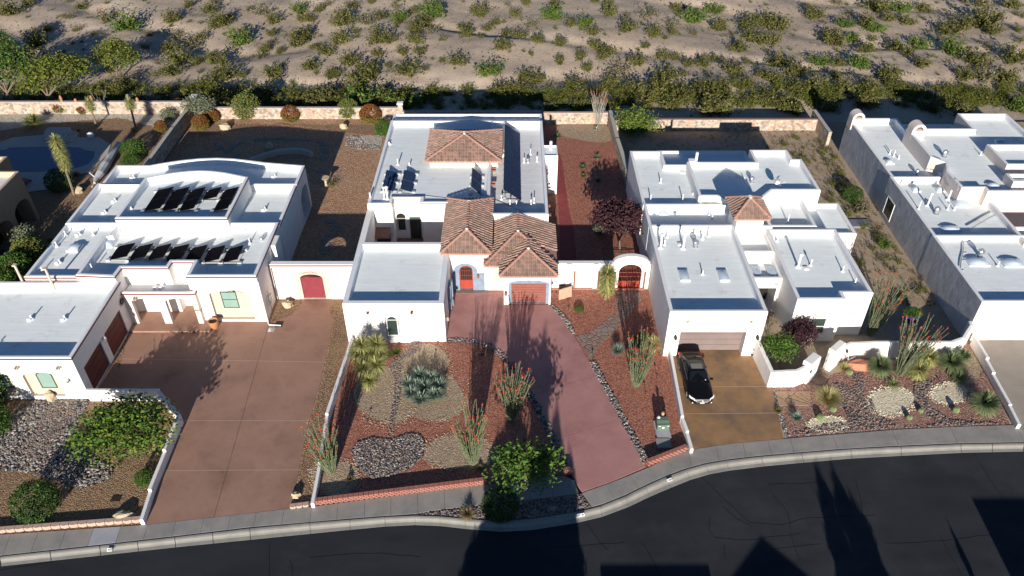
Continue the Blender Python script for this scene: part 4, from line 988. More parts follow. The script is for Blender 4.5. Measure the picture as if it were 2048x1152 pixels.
def ridge_line(root, a, b, m='clay_ridge', r=0.12, step=0.36):
    a, b = Vector(a), Vector(b); L = (b - a).length; k = max(1, int(L / step)); mb = MB()
    d = (b - a).normalized(); side = d.cross(Vector((0, 0, 1))).normalized(); up = side.cross(d)
    for i in range(k):
        p, q = a.lerp(b, i / k), a.lerp(b, (i + 1.08) / k)
        V = []
        for (pt, rr, lift) in ((p, r * 1.12, 0.035), (q, r * 0.95, 0.0)):
            for t in range(6):
                th = math.pi * t / 5; V.append(pt + side * math.cos(th) * rr + up * (math.sin(th) * rr + lift))
        mb.add(V, [(t, 6 + t, 7 + t, t + 1) for t in range(5)] + [(5, 4, 3, 2, 1, 0)])
    return mb.build('ridge_tiles', m, root, kind='stuff')
def hip_roof(root, x0, x1, y0, y1, ze, xr, ya, yb, zr, seed=0, back=True, clipf=None, under='stucco_white'):
    """hip roof: eaves rectangle, ridge from (xr,ya) to (xr,yb); back=False ends flat against a wall"""
    rnd_ = seed; A = Vector((x0, y0, ze)); B = Vector((x1, y0, ze)); C = Vector((x1, y1, ze)); D = Vector((x0, y1, ze))
    E_ = Vector((xr, ya, zr)); F_ = Vector((xr, yb, zr))
    sub = MB(); sub.add([A, B, C, D, E_, F_], [(0, 1, 4), (1, 2, 5, 4), (3, 0, 4, 5)] + ([(2, 3, 5)] if back else [(2, 3, 5)]) + [(3, 2, 1, 0)])
    # fascia band under the eaves
    d = 0.16
    for p, q in ((A, B), (B, C), (D, A)) + (((C, D),) if back else ()):
        sub.quad(p - Vector((0, 0, d)), q - Vector((0, 0, d)), q - Vector((0, 0, .004)), p - Vector((0, 0, .004)))
    sub.quad(D - Vector((0, 0, d)), C - Vector((0, 0, d)), B - Vector((0, 0, d)), A - Vector((0, 0, d)))
    ro_ = sub.build('tile_roof', 'clay_ridge', root)
    mb = MB()
    def face(p, q, r_, s_=None):
        u = (q - p).normalized(); nn = (q - p).cross(r_ - p).normalized(); v = nn.cross(u)
        poly = [(0, 0), ((q - p).length, 0), ((r_ - p).dot(u), (r_ - p).dot(v))]
        if s_ is not None: poly.append(((s_ - p).dot(u), (s_ - p).dot(v)))
        tile_field(mb, p, u, v, poly, seed=seed, clipf=clipf)
    face(A, B, E_); face(B, C, F_, E_); face(D, A, E_, F_)
    if back: face(C, D, F_)
    mb.build('roof_tiles', TM, ro_, kind='stuff')
    up = Vector((0, 0, 0.07))
    ridge_line(ro_, E_ + up, F_ + up)
    if clipf is None or clipf(A): ridge_line(ro_, A + up, E_ + up)
    ridge_line(ro_, B + up, E_ + up)
    if back: ridge_line(ro_, C + up, F_ + up); ridge_line(ro_, D + up, F_ + up)
    for p in (E_,) + ((F_,) if back else ()):
        MB().lathe([(0.17, p.z + .05), (0.15, p.z + .17), (0.05, p.z + .22)], (p.x, p.y), 8).build('mortar_cap', 'mortar_white', ro_)
    return ro_

# ============================================================ HOUSE A (left, red trim)
hA = thing('adobe_house', 'large white flat-roofed house with thin red roof trim, portico and brown driveway at left', 'house', (-30, 55, 0))
GA = dict(trim=0.13, trim_mat='trim_red')
gw = Wall((-42, 39.72), (-30.73, 39.72)); X0 = -42.0
niche = (arch(sx(72, 795) - X0 + 0.0, sx(138, 795) - X0 + 0.0, 0.35, 2.75, 0.45), 0.22, 2, 2)
niche2 = (arch(sx(-30, 795) - X0, sx(48, 795) - X0, 0.35, 2.75, 0.45), 0.22, 2, 2)
ew = Wall((-30.73, 39.72), (-30.73, 48.4))
gd1, gd2 = (0.75, 3.65), (4.35, 7.25)
block(hA, rp(-42, -30.73, 39.72, 48.4), 4.15, 3.55, holes={0: [niche, niche2], 1: [(rect(gd1[0], gd1[1], 0.02, 2.45), 0.18, None), (rect(gd2[0], gd2[1], 0.02, 2.45), 0.18, None)]}, backmats=['stucco_beige'], trim_edges=[0, 1], **GA)
for g in (gd1, gd2): garage_door(hA, ew, g[0], g[1], 0.02, 2.45, -0.12, 'door_dark_red', 4)
wx = sx(92, 780) - X0
for a, b in ((sx(98, 790) - X0, sx(129, 790) - X0), (sx(10, 790) - X0, sx(42, 790) - X0)):
    window(hA, gw, a, b, 1.0, 2.6, -0.22, 'frame_dark_green', 'glass_green', arched=True, rise=0.3)
for px in (37, 120): canale(hA, gw, sx(px, 730, 3.4) - X0, 3.3, 'stucco_beige')
sconce(hA, gw, sx(142, 757, 1.9) - X0, 1.9, 'galvanised', 1.2)
sconce(hA, ew, 4.0, 2.2, 'galvanised', 1.2)
sm = MB(); c_ = ew.pt(7.9, 2.75, 0.03)     # round iron sun ornament
for i in range(14):
    t = 2 * math.pi * i / 14
    sm.add([c_ + Vector((0, math.cos(t - .12) * .25, math.sin(t - .12) * .25)), c_ + Vector((0, math.cos(t + .12) * .25, math.sin(t + .12) * .25)), c_ + Vector((0.02, math.cos(t) * .5, math.sin(t) * .5))], [(0, 1, 2)])
sm.tube([c_ - Vector((.01, 0, 0)), c_ + Vector((0.04, 0, 0))], 0.24, 14); sm.build('wall_ornament', 'black_iron', hA)
for i, px in enumerate((60, 127)):
    x, y = at(px, 640, 3.55); boxvent(hA, x, y, 3.55, 0.3, 0.2); pipe(hA, x + .1, y + .1, 3.55, 0.42, 0.06)
block(hA, [(-38.25, 48.62), (-33.9, 48.62), (-33.9, 54.0), (-33.4, 54.1), (-33.4, 56.05), (-38.25, 56.05)], 4.42, 4.05, trim_edges=[0], **GA)
Fp = [(-34.05, 48.5), (-30.94, 48.3), (-30.85, 49.46), (-27.17, 49.46), (-27.12, 50.25), (-25.4, 50.25), (-25.4, 48.36), (-19.93, 48.36), (-19.93, 55.9), (-33.55, 55.9), (-33.55, 54.1), (-34.05, 53.95)]
fw_ = Wall((-25.4, 48.36), (-19.93, 48.36)); fx = lambda px, py, z=0: sx(px, py, z) + 25.4
fniche = (arch(fx(436, 640), fx(514, 640), 0.25, 3.3, 0.5), 0.3, 2, 2)
block(hA, Fp, 4.7, 4.05, holes={6: [fniche]}, backmats=['stucco_beige'], trim_edges=[0, 1, 2, 3, 4, 5, 6, 7, 9, 10, 11], **GA)
window(hA, fw_, fx(452, 600, 1.5), fx(483, 600, 1.5), 1.25, 2.9, -0.3, 'frame_dark_green', 'glass_green', bars=(2.1,))
wm = MB(); wl = fw_
for i in range(11):
    t = -1 + i * 0.2; q = wl.pt(fx(468, 580, 3) + t * 0.62, 2.98 - 0.18 * t * t, -0.26)
    wm.tube([q, q + Vector((0.06, 0, 0.09))], 0.012, 4); wm.tube([q, q + Vector((-0.05, 0, 0.07))], 0.012, 4)
q = wl.pt(fx(468, 580, 3), 2.98, -0.25)
for i in range(8):
    t = i * math.pi / 4; wm.tube([q, q + Vector((0.11 * math.cos(t), 0, 0.11 * math.sin(t)))], 0.014, 4)
wm.build('wall_ornament', 'black_iron', hA)
block(hA, rp(-38.25, -33.2, 55.95, 62.65), 4.5, 3.95, trim_edges=[], **GA)
back = [(-37.85, 62.35), (-19.8, 62.35), (-19.8, 65.95), (-23.75, 66.55)] + [(-23.75 + (-34.6 + 23.75) * t, 66.5 - 0.45 * t + 1.15 * math.sin(math.pi * t)) for t in (0.15, 0.3, 0.45, 0.6, 0.75, 0.9)] + [(-34.6, 66.0), (-37.85, 66.0)]
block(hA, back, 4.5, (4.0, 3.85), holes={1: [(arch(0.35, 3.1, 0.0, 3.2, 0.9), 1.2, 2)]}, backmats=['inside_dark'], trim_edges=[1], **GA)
block(hA, rp(-24.4, -19.85, 55.6, 62.63), 4.48, (3.9, 3.8), trim_edges=[1], **GA)
Dp = [(-33.4, 55.23), (-23.95, 55.23), (-23.95, 62.0)] + [(-23.95 - 9.35 * t, 61.95 + 1.25 * math.sin(math.pi * t)) for t in (0.12, 0.25, 0.38, 0.5, 0.62, 0.75, 0.88)] + [(-33.3, 61.9)]
block(hA, Dp, 5.55, (5.05, 4.85), trim_edges=[0, 1], **GA)
# chimney-like fin on the east wall
x, y = at(573, 512, 0); MB().bbox(-19.93, -19.5, 52.7, 54.2, 0, 4.5).build('buttress', 'stucco_white', hA)
# portico with arched openings
PY = 47.95; pw = Wall((-30.75, PY), (-24.95, PY)); px_ = lambda a, y=657: sx(a, y) + 30.75
po = MB(); o1 = arch(max(0.35, px_(277)), px_(328), 0.02, 2.75, 0.35); o2 = arch(px_(343), px_(396), 0.02, 2.75, 0.35)
panel(po, pw, rect(0, pw.L, 0, 3.3), [(o1, 0.32, None), (o2, 0.32, None)]); panel(po, pw, rect(0, pw.L, 0, 3.3), [(o1, 0.001, None), (o2, 0.001, None)], o=-0.32)
pe = Wall((-24.95, PY), (-24.95, 50.3)); oe = rect(0.5, 2.0, 0.02, 2.6)
panel(po, pe, rect(0, pe.L, 0, 3.3), [(oe, 0.3, None)]); panel(po, pe, rect(0, pe.L, 0, 3.3), [(oe, 0.001, None)], o=-0.3)
po.build('portico_wall', 'stucco_cream', hA)
pt_ = MB(); pt_.box(-30.7, -24.97, PY + .02, 50.2, 2.95, 3.02); pt_.build('portico_roof', 'roof_coating_grey', hA)
pp = MB(); pp.bbox(-30.7, -24.9, PY - .05, PY + .2, 3.3, 3.38, .02); pp.bbox(-25.15, -24.9, PY + .2, 50.2, 3.3, 3.38, .02); pp.build('parapet_cap', 'parapet_coating', hA)
tb = MB(); pw.box(tb, 0, pw.L + .06, 3.17, 3.29, 0, 0.06); pe.box(tb, 0, pe.L, 3.17, 3.29, 0, 0.06); tb.build('trim', 'trim_red', hA)
MB().bbox(-30.68, -24.2, 47.0, 50.2, 0.0, 0.16).build('porch_step', 'drive_brown', hA)
x, y = at(318, 586, 3.05); boxvent(hA, x - .5, y + .6, 3.02)
canale(hA, pw, px_(310, 620) , 2.85, 'stucco_beige')
text('house_number', '4475', 0.3, 'black_iron', None, parent=hA, M4=Matrix.Translation((-25.35, PY - 0.02, 1.45)) @ Matrix.Rotation(R(90), 4, 'X'))
# front door inside the portico
# vents on the upper roofs
for (px, py, z, h) in [(85, 542, 4.1, .45), (114, 493, 4.1, .5), (132, 471, 4.1, .5), (187, 470, 4.1, .5), (204, 503, 4.05, .6), (186, 541, 4.05, .7), (234, 472, 4.05, .5), (500, 487, 4.05, .6), (263, 418, 5.0, .25), (490, 463, 4.05, .4)]:
    x, y = at(px, py, z); pipe(hA, x, y, z, h)
for (px, py, z) in [(115, 527, 4.1), (155, 471, 4.1), (207, 427, 3.95), (227, 404, 3.95), (264, 357, 4.0), (547, 355, 3.9), (527, 421, 3.85), (322, 577, 3.02)]:
    x, y = at(px, py, z); boxvent(hA, x, y, z - .02)
    pipe(hA, x + .12, y + .15, z, 0.32, 0.06)
for (px, py) in ((50, 573), (110, 580)):    # tall flues on the garage roof
    x, y = at(px, py, 3.55); mb = MB(); mb.tube([(x, y, 3.5), (x, y, 5.6)], 0.09, 8); mb.box(x - .14, x + .14, y - .14, y + .14, 5.6, 5.72); mb.build('flue', 'stucco_beige', hA)
x, y = at(146, 503, 4.1); skylight(hA, x - .55, x + .5, y - .05, y + .95, 4.1, 0.12, 0.2)
x, y = at(214, 494, 4.05); skylight(hA, x - .5, x + .5, y - .1, y + .8, 4.05, 0.12, 0.25)
x, y = at(176, 537, 4.05); turbine(hA, x, y, 4.05, .8)
x, y = at(525, 484, 3.9); turbine(hA, x, y, 3.9, .8)

# gate wall between the two houses
gwA = thing('gate_wall', 'white wall with red trim and arched red gate between the left and centre houses', 'wall', (-16.4, 51.3, 0))
w1 = Wall((-19.85, 51.25), (-12.98, 51.25)); a0, a1 = sx(610, 590) + 19.85, sx(655, 590) + 19.85
sur = arch(a0 - 0.35, a1 + 0.4, 0.0, 3.0, 0.45); opn = arch(a0 + .05, a1, 0.02, 2.6, 0.42)
g_ = MB(); panel(g_, w1, rect(0, w1.L, -.1, 3.6), [(sur, 0.05, None)]); panel(g_, w1, rect(0, w1.L, -.1, 3.6), [(opn, 0.001, None)], o=-0.42)
w1.box(g_, 0, w1.L, 3.59, 3.6, -0.42, 0.0); g_.build('wall_panel', 'stucco_cream', gwA)
g_ = MB(); panel(g_, w1, sur, [(opn, 0.37, None)], o=-0.05); g_.build('surround', 'stucco_beige', gwA)
g_ = MB(); w1.box(g_, -0.02, w1.L, 3.602, 3.66, -0.45, 0.03); g_.build('wall_cap', 'parapet_coating', gwA)
g_ = MB(); w1.box(g_, 0, w1.L, 3.47, 3.59, 0.0, 0.035); g_.build('trim', 'trim_red', gwA)
gt = MB(); w1.plate(gt, rect(a0 + .06, a1 - .01, 0.05, 2.15), -0.24, -0.2); go = gt.build('gate', 'door_red', gwA)
fr_ = MB()
for i in range(7):
    a = a0 + .12 + i * (a1 - a0 - .2) / 6; fr_.tube([w1.pt(a0 + .1 + (a - a0) * .2, 2.15, -.18), w1.pt(a, 2.15 + .35 * math.sin(math.pi * (a - a0) / (a1 - a0)), -.18)], 0.018, 4)
for i in range(6): fr_.tube([w1.pt(a0 + .1, 0.1 + i * .33, -.19), w1.pt(a1 - .05, 0.1 + i * .33 + (0.4 if i % 2 else -0.02), -.19)], 0.012, 4)
fr_.build('gate_rods', 'iron_rust', go)
om = MB()
for i in range(11):
    t = -1 + i * 0.2; q = w1.pt((a0 + a1) / 2 + t * 0.55, 2.82 - 0.16 * t * t, -0.02); om.tube([q, q + Vector((0.05, 0, 0.08))], 0.012, 4); om.tube([q, q + Vector((-0.05, 0, 0.07))], 0.012, 4)
om.build('ornament', 'black_iron', gwA)
# services on the house corner
ut = thing('service_panel', 'grey utility meters and conduit on the wall beside the arched red gate', 'meter', (-19.9, 49.6, 1.2))
MB().box(-19.92, -19.75, 49.3, 49.75, 0.9, 1.7).box(-19.92, -19.78, 49.95, 50.25, 1.0, 1.5).tube([(-19.8, 49.5, 0), (-19.8, 49.5, 2.4)], 0.03, 6).build('cabinet', 'frame_aluminium', ut)
MB().lathe([(0.09, 1.35), (0.09, 1.4)], (-19.72, 49.52), 10).build('dial', 'galvanised', ut)
ds = thing('downspout', 'white downspout with a splash tray at the corner of the left house', 'downspout', (-19.86, 48.25, 0))
MB().tube([(-19.85, 48.2, 4.2), (-19.85, 48.2, .15), (-19.7, 47.9, .06), (-18.7, 47.8, .06)], 0.06, 6).build('pipe', 'pipe_white', ds)
MB().box(-19.2, -18.6, 47.65, 48.35, 0.0, 0.05).build('tray', 'bronze_dark', ds)

# ============================================================ HOUSE B (centre, tile roofs)
hB = thing('adobe_house', 'white flat-roofed centre house with brown clay tile hip roofs and rose driveway', 'house', (-5, 60, 0))
TB = dict(trim=0.09, trim_mat='trim_terracotta')
wf = Wall((-12.93, 45.95), (-5.2, 45.95)); bx = lambda px, py, z=0: sx(px, py, z) + 12.93
wa, wb = bx(777, 668, .6), bx(800, 668, .6)
block(hB, rp(-12.93, -5.2, 45.95, 54.1), 3.9, 3.4, th=0.42)
fp = MB(); cpa, cpb = bx(742, 683), bx(823, 683)
panel(fp, wf, rect(cpa, cpb, -.1, 3.55), [(arch(wa - .08, wb + .08, .6, 2.8, .45), 0.12, 0)], o=0.12); wf.box(fp, cpa, cpb, 3.54, 3.55, 0, .12)
wf.box(fp, cpa - .0, cpa + .01, -.1, 3.54, 0, .12); wf.box(fp, cpb - .01, cpb, -.1, 3.54, 0, .12)
fp.build('wall_panel', 'stucco_white', hB)
window(hB, wf, wa - .02, wb + .02, 0.66, 2.74, 0.02, 'frame_white', 'glass_window', fw=.1, arched=True, rise=.4, bars=(2.3,))
for px in (738, 825): canale(hB, wf, bx(px, 615, 3.2), 3.15, 'wood_rust', .18, .4)
text('house_number', '4471', 0.26, 'frame_aluminium', wf, bx(863, 648, 1.9), 1.75, 0.02, hB)
wr = Wall((-5.2, 45.95), (-5.2, 54.1)); sconce(hB, wr, 0.35, 1.9, 'stone_slab', 1.3)
for i in range(3):
    mb = MB(); wr.box(mb, 3.3 + i * .5, 3.65 + i * .5, 0.1, 2.6, 0.02, 0.10 + .12 * i); mb.build('shutter', 'slate_blue', hB)
mainL = [(-12.9, 59.25), (-10.7, 59.25), (-10.7, 60.25), (-8.2, 60.25), (-8.2, 59.47), (-2.0, 59.47), (-2.0, 75.6), (-12.75, 75.6)]
m1 = Wall((-10.7, 60.25), (-8.2, 60.25)); mx_ = lambda px, py, z: sx(px, py, z) + 10.7
block(hB, mainL, 4.4, (4.18, 3.85), trim_edges=[0, 1, 2, 3, 4], holes={2: [(arch(.1, .95, 0.7, 2.75, .42), .25, 2), ], 4: [(arch(1.9, 4.2, 0.05, 2.9, 1.0), .6, 2)]}, backmats=['inside_dark'], **TB)
window(hB, m1, .13, .92, .75, 2.1, -.2, 'stucco_white', 'glass_window')
sd = MB(); m1.box(sd, 1.3, 2.3, 0.05, 2.35, 0.0, 0.12); so = sd.build('door', 'frame_dark_green', hB); sp = MB(); m1.box(sp, 1.38, 2.22, 0.15, 2.25, .12, .135); sp.build('pane', 'glass_window', so)
m0 = Wall((-12.9, 59.25), (-10.7, 59.25))
aw = MB(); aw.add([m0.pt(.3, 1.9, 0), m0.pt(1.85, 1.9, 0), m0.pt(1.85, 1.35, .95), m0.pt(.3, 1.35, .95), m0.pt(.3, 1.82, 0), m0.pt(1.85, 1.82, 0), m0.pt(1.85, 1.27, .95), m0.pt(.3, 1.27, .95)],
   [(3, 2, 1, 0), (4, 5, 6, 7), (7, 6, 2, 3), (6, 5, 1, 2), (4, 7, 3, 0)]); aw.build('awning', 'wood_awning', hB)
MB().box(-12.5, -11.15, 59.15, 59.24, 0.0, 1.3).build('hatch', 'door_dark_red', hB)
wm = MB(); q = m0.pt(1.0, 3.0, .03)
for i in range(10):
    t = i * math.pi / 5; wm.tube([q, q + Vector((0.22 * math.cos(t), 0, .22 * math.sin(t)))], .012, 4)
wm.build('wall_ornament', 'frame_aluminium', hB)
cyw = MB(); cyw.bbox(-12.93, -12.4, 54.0, 59.24, -.1, 3.895, .04); cyw.build('courtyard_wall', ['stucco_white'], hB)
sheet('courtyard_floor', rp(-12.4, -5.6, 54.1, 60.2), 0.03, 'courtyard_tile', None, hB).location = (5, -60, 0)
block(hB, rp(-2.25, 3.2, 57.6, 75.58), 4.38, (3.55, 3.6), mats=('stucco_white', 'parapet_coating'), roof='roof_coating_grey')
block(hB, rp(-12.77, 3.22, 75.4, 78.06), 3.95, 3.5, roof='roof_coating_grey')
block(hB, rp(-2.2, -0.7, 69.2, 75.5), 4.36, 4.15)
# bay with chimney pot on the east side
block(hB, rp(3.1, 4.5, 68.03, 70.2), 4.37, 4.2, th=.12)
mb = MB(); mb.tube([(3.85, 69.6, 4.2), (3.85, 69.6, 5.1)], .14, 8); mb.build('chimney_pot', 'parapet_white', hB)
me_ = Wall((3.2, 57.6), (3.2, 75.6))
for s_ in (1.5, 3.0, 7.2, 8.4, 9.3, 9.9, 14.6): canale(hB, me_, s_, 3.25, 'wood_rust' if s_ in (1.5, 3.0, 9.3, 14.6) else 'frame_aluminium', .2, .3)
lw = Wall((-2.0, 59.47), (-2.0, 75.6))
for s_ in (3.7, 6.3): canale(hB, lw, s_, 4.0, 'wood_rust', .35, .45)
# entry tower with hip roof
ty = 52.42; tw_ = Wall((-5.55, ty), (-1.95, ty)); tx = lambda px, py, z=0: sx(px, py, z) + 5.55
d0, d1_ = tx(921, 577), tx(947, 577)
tb = MB(); slate = [(tx(905, 582), 0.0), (tx(970, 582), 0.0), (tx(970, 582), 1.9), (tx(957, 582), 1.9)] + [(tx(934, 560) + (tx(957, 582) - tx(934, 560)) * math.cos(math.pi * k / 10), 1.9 + 1.0 * math.sin(math.pi * k / 10)) for k in range(1, 10)] + [(2 * tx(934, 560) - tx(957, 582), 1.9), (tx(905, 582), 1.9)]
dr = arch(d0, d1_, 0.03, 2.65, (d1_ - d0) / 2)
panel(tb, tw_, rect(0, tw_.L, -.1, 4.15), [(slate, 0.0, None)])
for p, q in (((-1.95, ty), (-1.95, 60.0)), ((-1.95, 60.0), (-5.55, 60.0)), ((-5.55, 60.0), (-5.55, ty))):
    wl = Wall(p, q); panel(tb, wl, rect(0, wl.L, -.1, 4.15), [])
tb.build('wall', 'stucco_white', hB)
sb = MB(); panel(sb, tw_, slate, [(dr, 0.45, None)], o=0.01); sb.build('slate_cladding', 'slate_blue', hB)
db = MB(); tw_.plate(db, arch(d0, d1_, 0.03, 2.65, (d1_ - d0) / 2), -0.30, -0.26); do = db.build('door', 'door_vermilion', hB)
ib = MB()
for i in range(7): a = d0 + (i + .5) * (d1_ - d0) / 7; ib.tube([tw_.pt(a, 0.95, -.22), tw_.pt(a, 2.4, -.22)], 0.018, 4)
for z in (.95, 1.45, 1.95, 2.3): tw_.box(ib, d0 + .03, d1_ - .03, z, z + .04, -.24, -.2)
ib.build('iron_grille', 'iron_rust', do)
gb = MB(); tw_.plate(gb, rect(d0 + .08, d1_ - .08, 1.0, 2.35), -.26, -.25); gb.build('pane', 'inside_dark', do)
sconce(hB, tw_, tx(956, 555, 1.6), 1.5, 'door_terracotta', 1.2)
MB().box(-5.5, -1.98, 52.0, 52.41, 0, .05).build('porch_step', 'flagstone', hB)
hip_roof(hB, -5.85, -1.72, 52.0, 60.35, 4.2, -3.75, 53.95, 58.25, 5.2, 1)
# middle and garage blocks under the lower tile roofs
mbk = MB(); wl = Wall((-1.98, 52.45), (-.64, 52.45)); wo = (arch(sx(985, 575, .9) + 1.98, sx(1004, 575, .9) + 1.98, .55, 2.75, .45), .15, None)
panel(mbk, wl, rect(0, wl.L, -.1, 3.2), [wo]); wlb = Wall((3.35, 52.45), (3.35, 57.7)); panel(mbk, wlb, rect(0, wlb.L, -.1, 3.2), [])
mbk.build('wall', 'stucco_white', hB)
window(hB, wl, wo[0][0][0] + 0, wo[0][1][0], .55, 2.7, -.12, 'frame_white', 'blind_pane', arched=True, rise=.4, fw=.08, bars=(2.2,))
GY = 50.48; gwl = Wall((-.67, GY), (3.2, GY)); gx = lambda px, py=607: sx(px, py) + .67
go_ = [(gx(1017), 0.0), (gx(1097), 0.0), (gx(1097), 2.25)] + [(gx(1057) + (gx(1097) - gx(1057)) * math.cos(math.pi * k / 8), 2.25 + .38 * math.sin(math.pi * k / 8)) for k in range(1, 8)] + [(gx(1017), 2.25)]
gb = MB(); panel(gb, gwl, rect(0, gwl.L, -.1, 3.2), [(go_, .12, None)])
for p, q in (((3.2, GY), (3.2, 53.0)), ((-.67, 53.0), (-.67, GY))):
    wl = Wall(p, q); panel(gb, wl, rect(0, wl.L, -.1, 3.2), [])
gb.build('wall', 'stucco_white', hB)
dg = rect(gx(1023), gx(1091), 0.02, 2.2)
gs = MB(); panel(gs, gwl, go_, [(dg, .3, None)], o=-.12); gs.build('slate_cladding', 'slate_blue', hB)
garage_door(hB, gwl, gx(1023), gx(1091), 0.02, 2.2, -.34, 'door_terracotta', 8)
sconce(hB, gwl, gx(1012, 580), 1.2, 'door_terracotta', 1.3); sconce(hB, gwl, gx(1101, 580), 1.2, 'door_terracotta', 1.3)
mb = MB(); gwl.box(mb, gx(1108, 575), gx(1108, 575) + .1, 1.4, 1.55, 0, .05); mb.build('keypad', 'black_iron', hB)
hip_roof(hB, -2.3, 3.74, 51.5, 57.58, 3.3, .5, 54.69, 57.58, 4.5, 2, back=False, clipf=lambda p: not (p.y < 53.7 and p.x > -0.95 and abs(p.x - 1.35) < 2.36 and p.z < 3.3 + min((2.36 - abs(p.x - 1.35)) * .424, (p.y - 50.11) * .43) + .02))
hip_roof(hB, -1.01, 3.71, 50.11, 54.2, 3.3, 1.35, 52.44, 54.2, 4.3, 3, back=False, clipf=lambda p: p.z > 3.3 + (p.y - 51.5) * .375 - .10 or p.y < 51.5)
# parapets behind the pin: a low tiled lantern on the main roof
MB().box(-7.9, -1.35, 66.6, 72.2, 3.9, 4.75).build('lantern_wall', 'stucco_white', hB)
hip_roof(hB, -8.3, -1.0, 66.2, 72.6, 4.75, -4.65, 69.3, 69.6, 6.0, 4)
for (px, py, z, h, r_) in [(741, 399, 4.15, .75, .08), (769, 398, 4.15, 1.15, .06), (775, 400, 4.15, 1.3, .1), (796, 330, 4.0, .7, .06), (819, 332, 4.0, .4, .06), (778, 288, 3.95, .25, .1)]:
    x, y = at(px, py, z); pipe(hB, x, y, z, h, r_, cap=(h > 1))
for (px, py, z, h) in [(1061, 309, 3.6, .65), (1048, 325, 3.6, .55), (1074, 323, 3.6, .45), (1003, 399, 3.6, .35), (1009, 397, 3.6, .55), (1020, 410, 3.6, .45), (1033, 411, 3.6, .4), (1062, 410, 3.6, .45), (1068, 406, 3.6, .6)]:
    x, y = at(px, py, z); pipe(hB, x, y, z, h, .045, cap=h < .5)
x, y = at(1056, 324, 3.6); turbine(hB, x, y, 3.6, .7)
mb = MB(); pts = [at(990, 400, 3.6), at(1030, 417, 3.6), at(1062, 429, 3.6)]; mb.tube([(p[0], p[1], 3.63) for p in pts], .02, 4); mb.build('conduit', 'bronze_dark', hB)
mb = MB(); pts = [at(770, 385, 4.1), at(820, 390, 4.1), at(893, 398, 4.1)]; mb.tube([(p[0], p[1], 4.19) for p in pts], .02, 4); mb.build('conduit', 'frame_aluminium', hB)

# front garden wall with the orange iron gate
gB = thing('gate_wall', 'white wall with raised arch over an orange iron gate beside the centre house', 'wall', (8, 52.7, 0))
GW = 52.6; w2 = Wall((3.4, GW), (11.62, GW)); g2 = lambda px, py=577, z=0: sx(px, py, z) + -3.4
oa, ob_ = g2(1234), g2(1279); ca = (oa + ob_) / 2
top = [(0, -.1), (w2.L, -.1), (w2.L, 2.73), (ob_ + .55, 2.73)] + [(ca + (ob_ + .55 - ca) * math.cos(math.pi * k / 12), 2.73 + .75 * math.sin(math.pi * k / 12)) for k in range(1, 12)] + [(oa - .55, 2.73), (0, 2.73)]
hole = arch(oa, ob_, 0.0, 2.65, .75)
mb = MB(); panel(mb, w2, top, [(hole, .42, None)]); panel(mb, w2, top, [(hole, .001, None)], o=-.42)
tp = ccw(top)
for i in range(len(tp)):
    a, b = tp[i], tp[(i + 1) % len(tp)]; mb.quad(w2.pt(a[0], a[1], 0), w2.pt(a[0], a[1], -.42), w2.pt(b[0], b[1], -.42), w2.pt(b[0], b[1], 0))
mb.build('wall_panel', 'stucco_white', gB)
rb_ = MB(); k = 12
for i in range(k):      # raised plaster band round the arch
    t0, t1 = math.pi * i / k, math.pi * (i + 1) / k; f0 = lambda t, e, z_: w2.pt(ca + (ob_ - ca + e) * math.cos(t), 1.9 + (0.75 + e) * math.sin(t), z_)
    rb_.add([f0(t0, .04, .06), f0(t1, .04, .06), f0(t1, .42, .06), f0(t0, .42, .06), f0(t0, .04, 0), f0(t1, .04, 0), f0(t1, .42, 0), f0(t0, .42, 0)], [(3, 2, 1, 0), (2, 3, 7, 6), (0, 1, 5, 4)])
rb_.build('arch_band', 'stucco_white', gB)
mb = MB()
for a in (1.2, 3.45): w2.box(mb, a, a + .4, -.1, 2.735, 0, .1)
w2.box(mb, w2.L - .35, w2.L, -.1, 2.735, 0, .1); mb.build('pilaster', 'stucco_white', gB)
for px in (1148, 1196, 1228, 1287):
    mb = MB(); a = g2(px, 560, .8); w2.box(mb, a - .07, a + .07, 0, 1.95, .002, .1); mb.build('timber_post', 'wood_rust', gB)
gm = MB()
for i in range(15):
    a = oa + .04 + i * (ob_ - oa - .08) / 14; t = (a - ca) / (ob_ - ca); zt_ = 1.9 + .72 * math.sqrt(max(0, 1 - t * t)) if i not in (7,) else 2.6
    gm.tube([w2.pt(a, 0.75, -.2), w2.pt(a, min(zt_, 2.6), -.2)], .014, 4)
for z in (.72, 1.2, 1.62): w2.box(gm, oa + .02, ob_ - .02, z, z + .05, -.22, -.18)
go2 = gm.build('gate', 'iron_rust', gB)
for a, b in ((oa + .03, ca - .03), (ca + .03, ob_ - .03)):
    q = MB(); w2.box(q, a, b, .06, .72, -.225, -.19); q.build('kick_panel', 'door_vermilion', go2)
q = MB(); w2.box(q, 0, w2.L, 0, .16, 0.002, .14); q.build('plinth', 'block_red', gB)

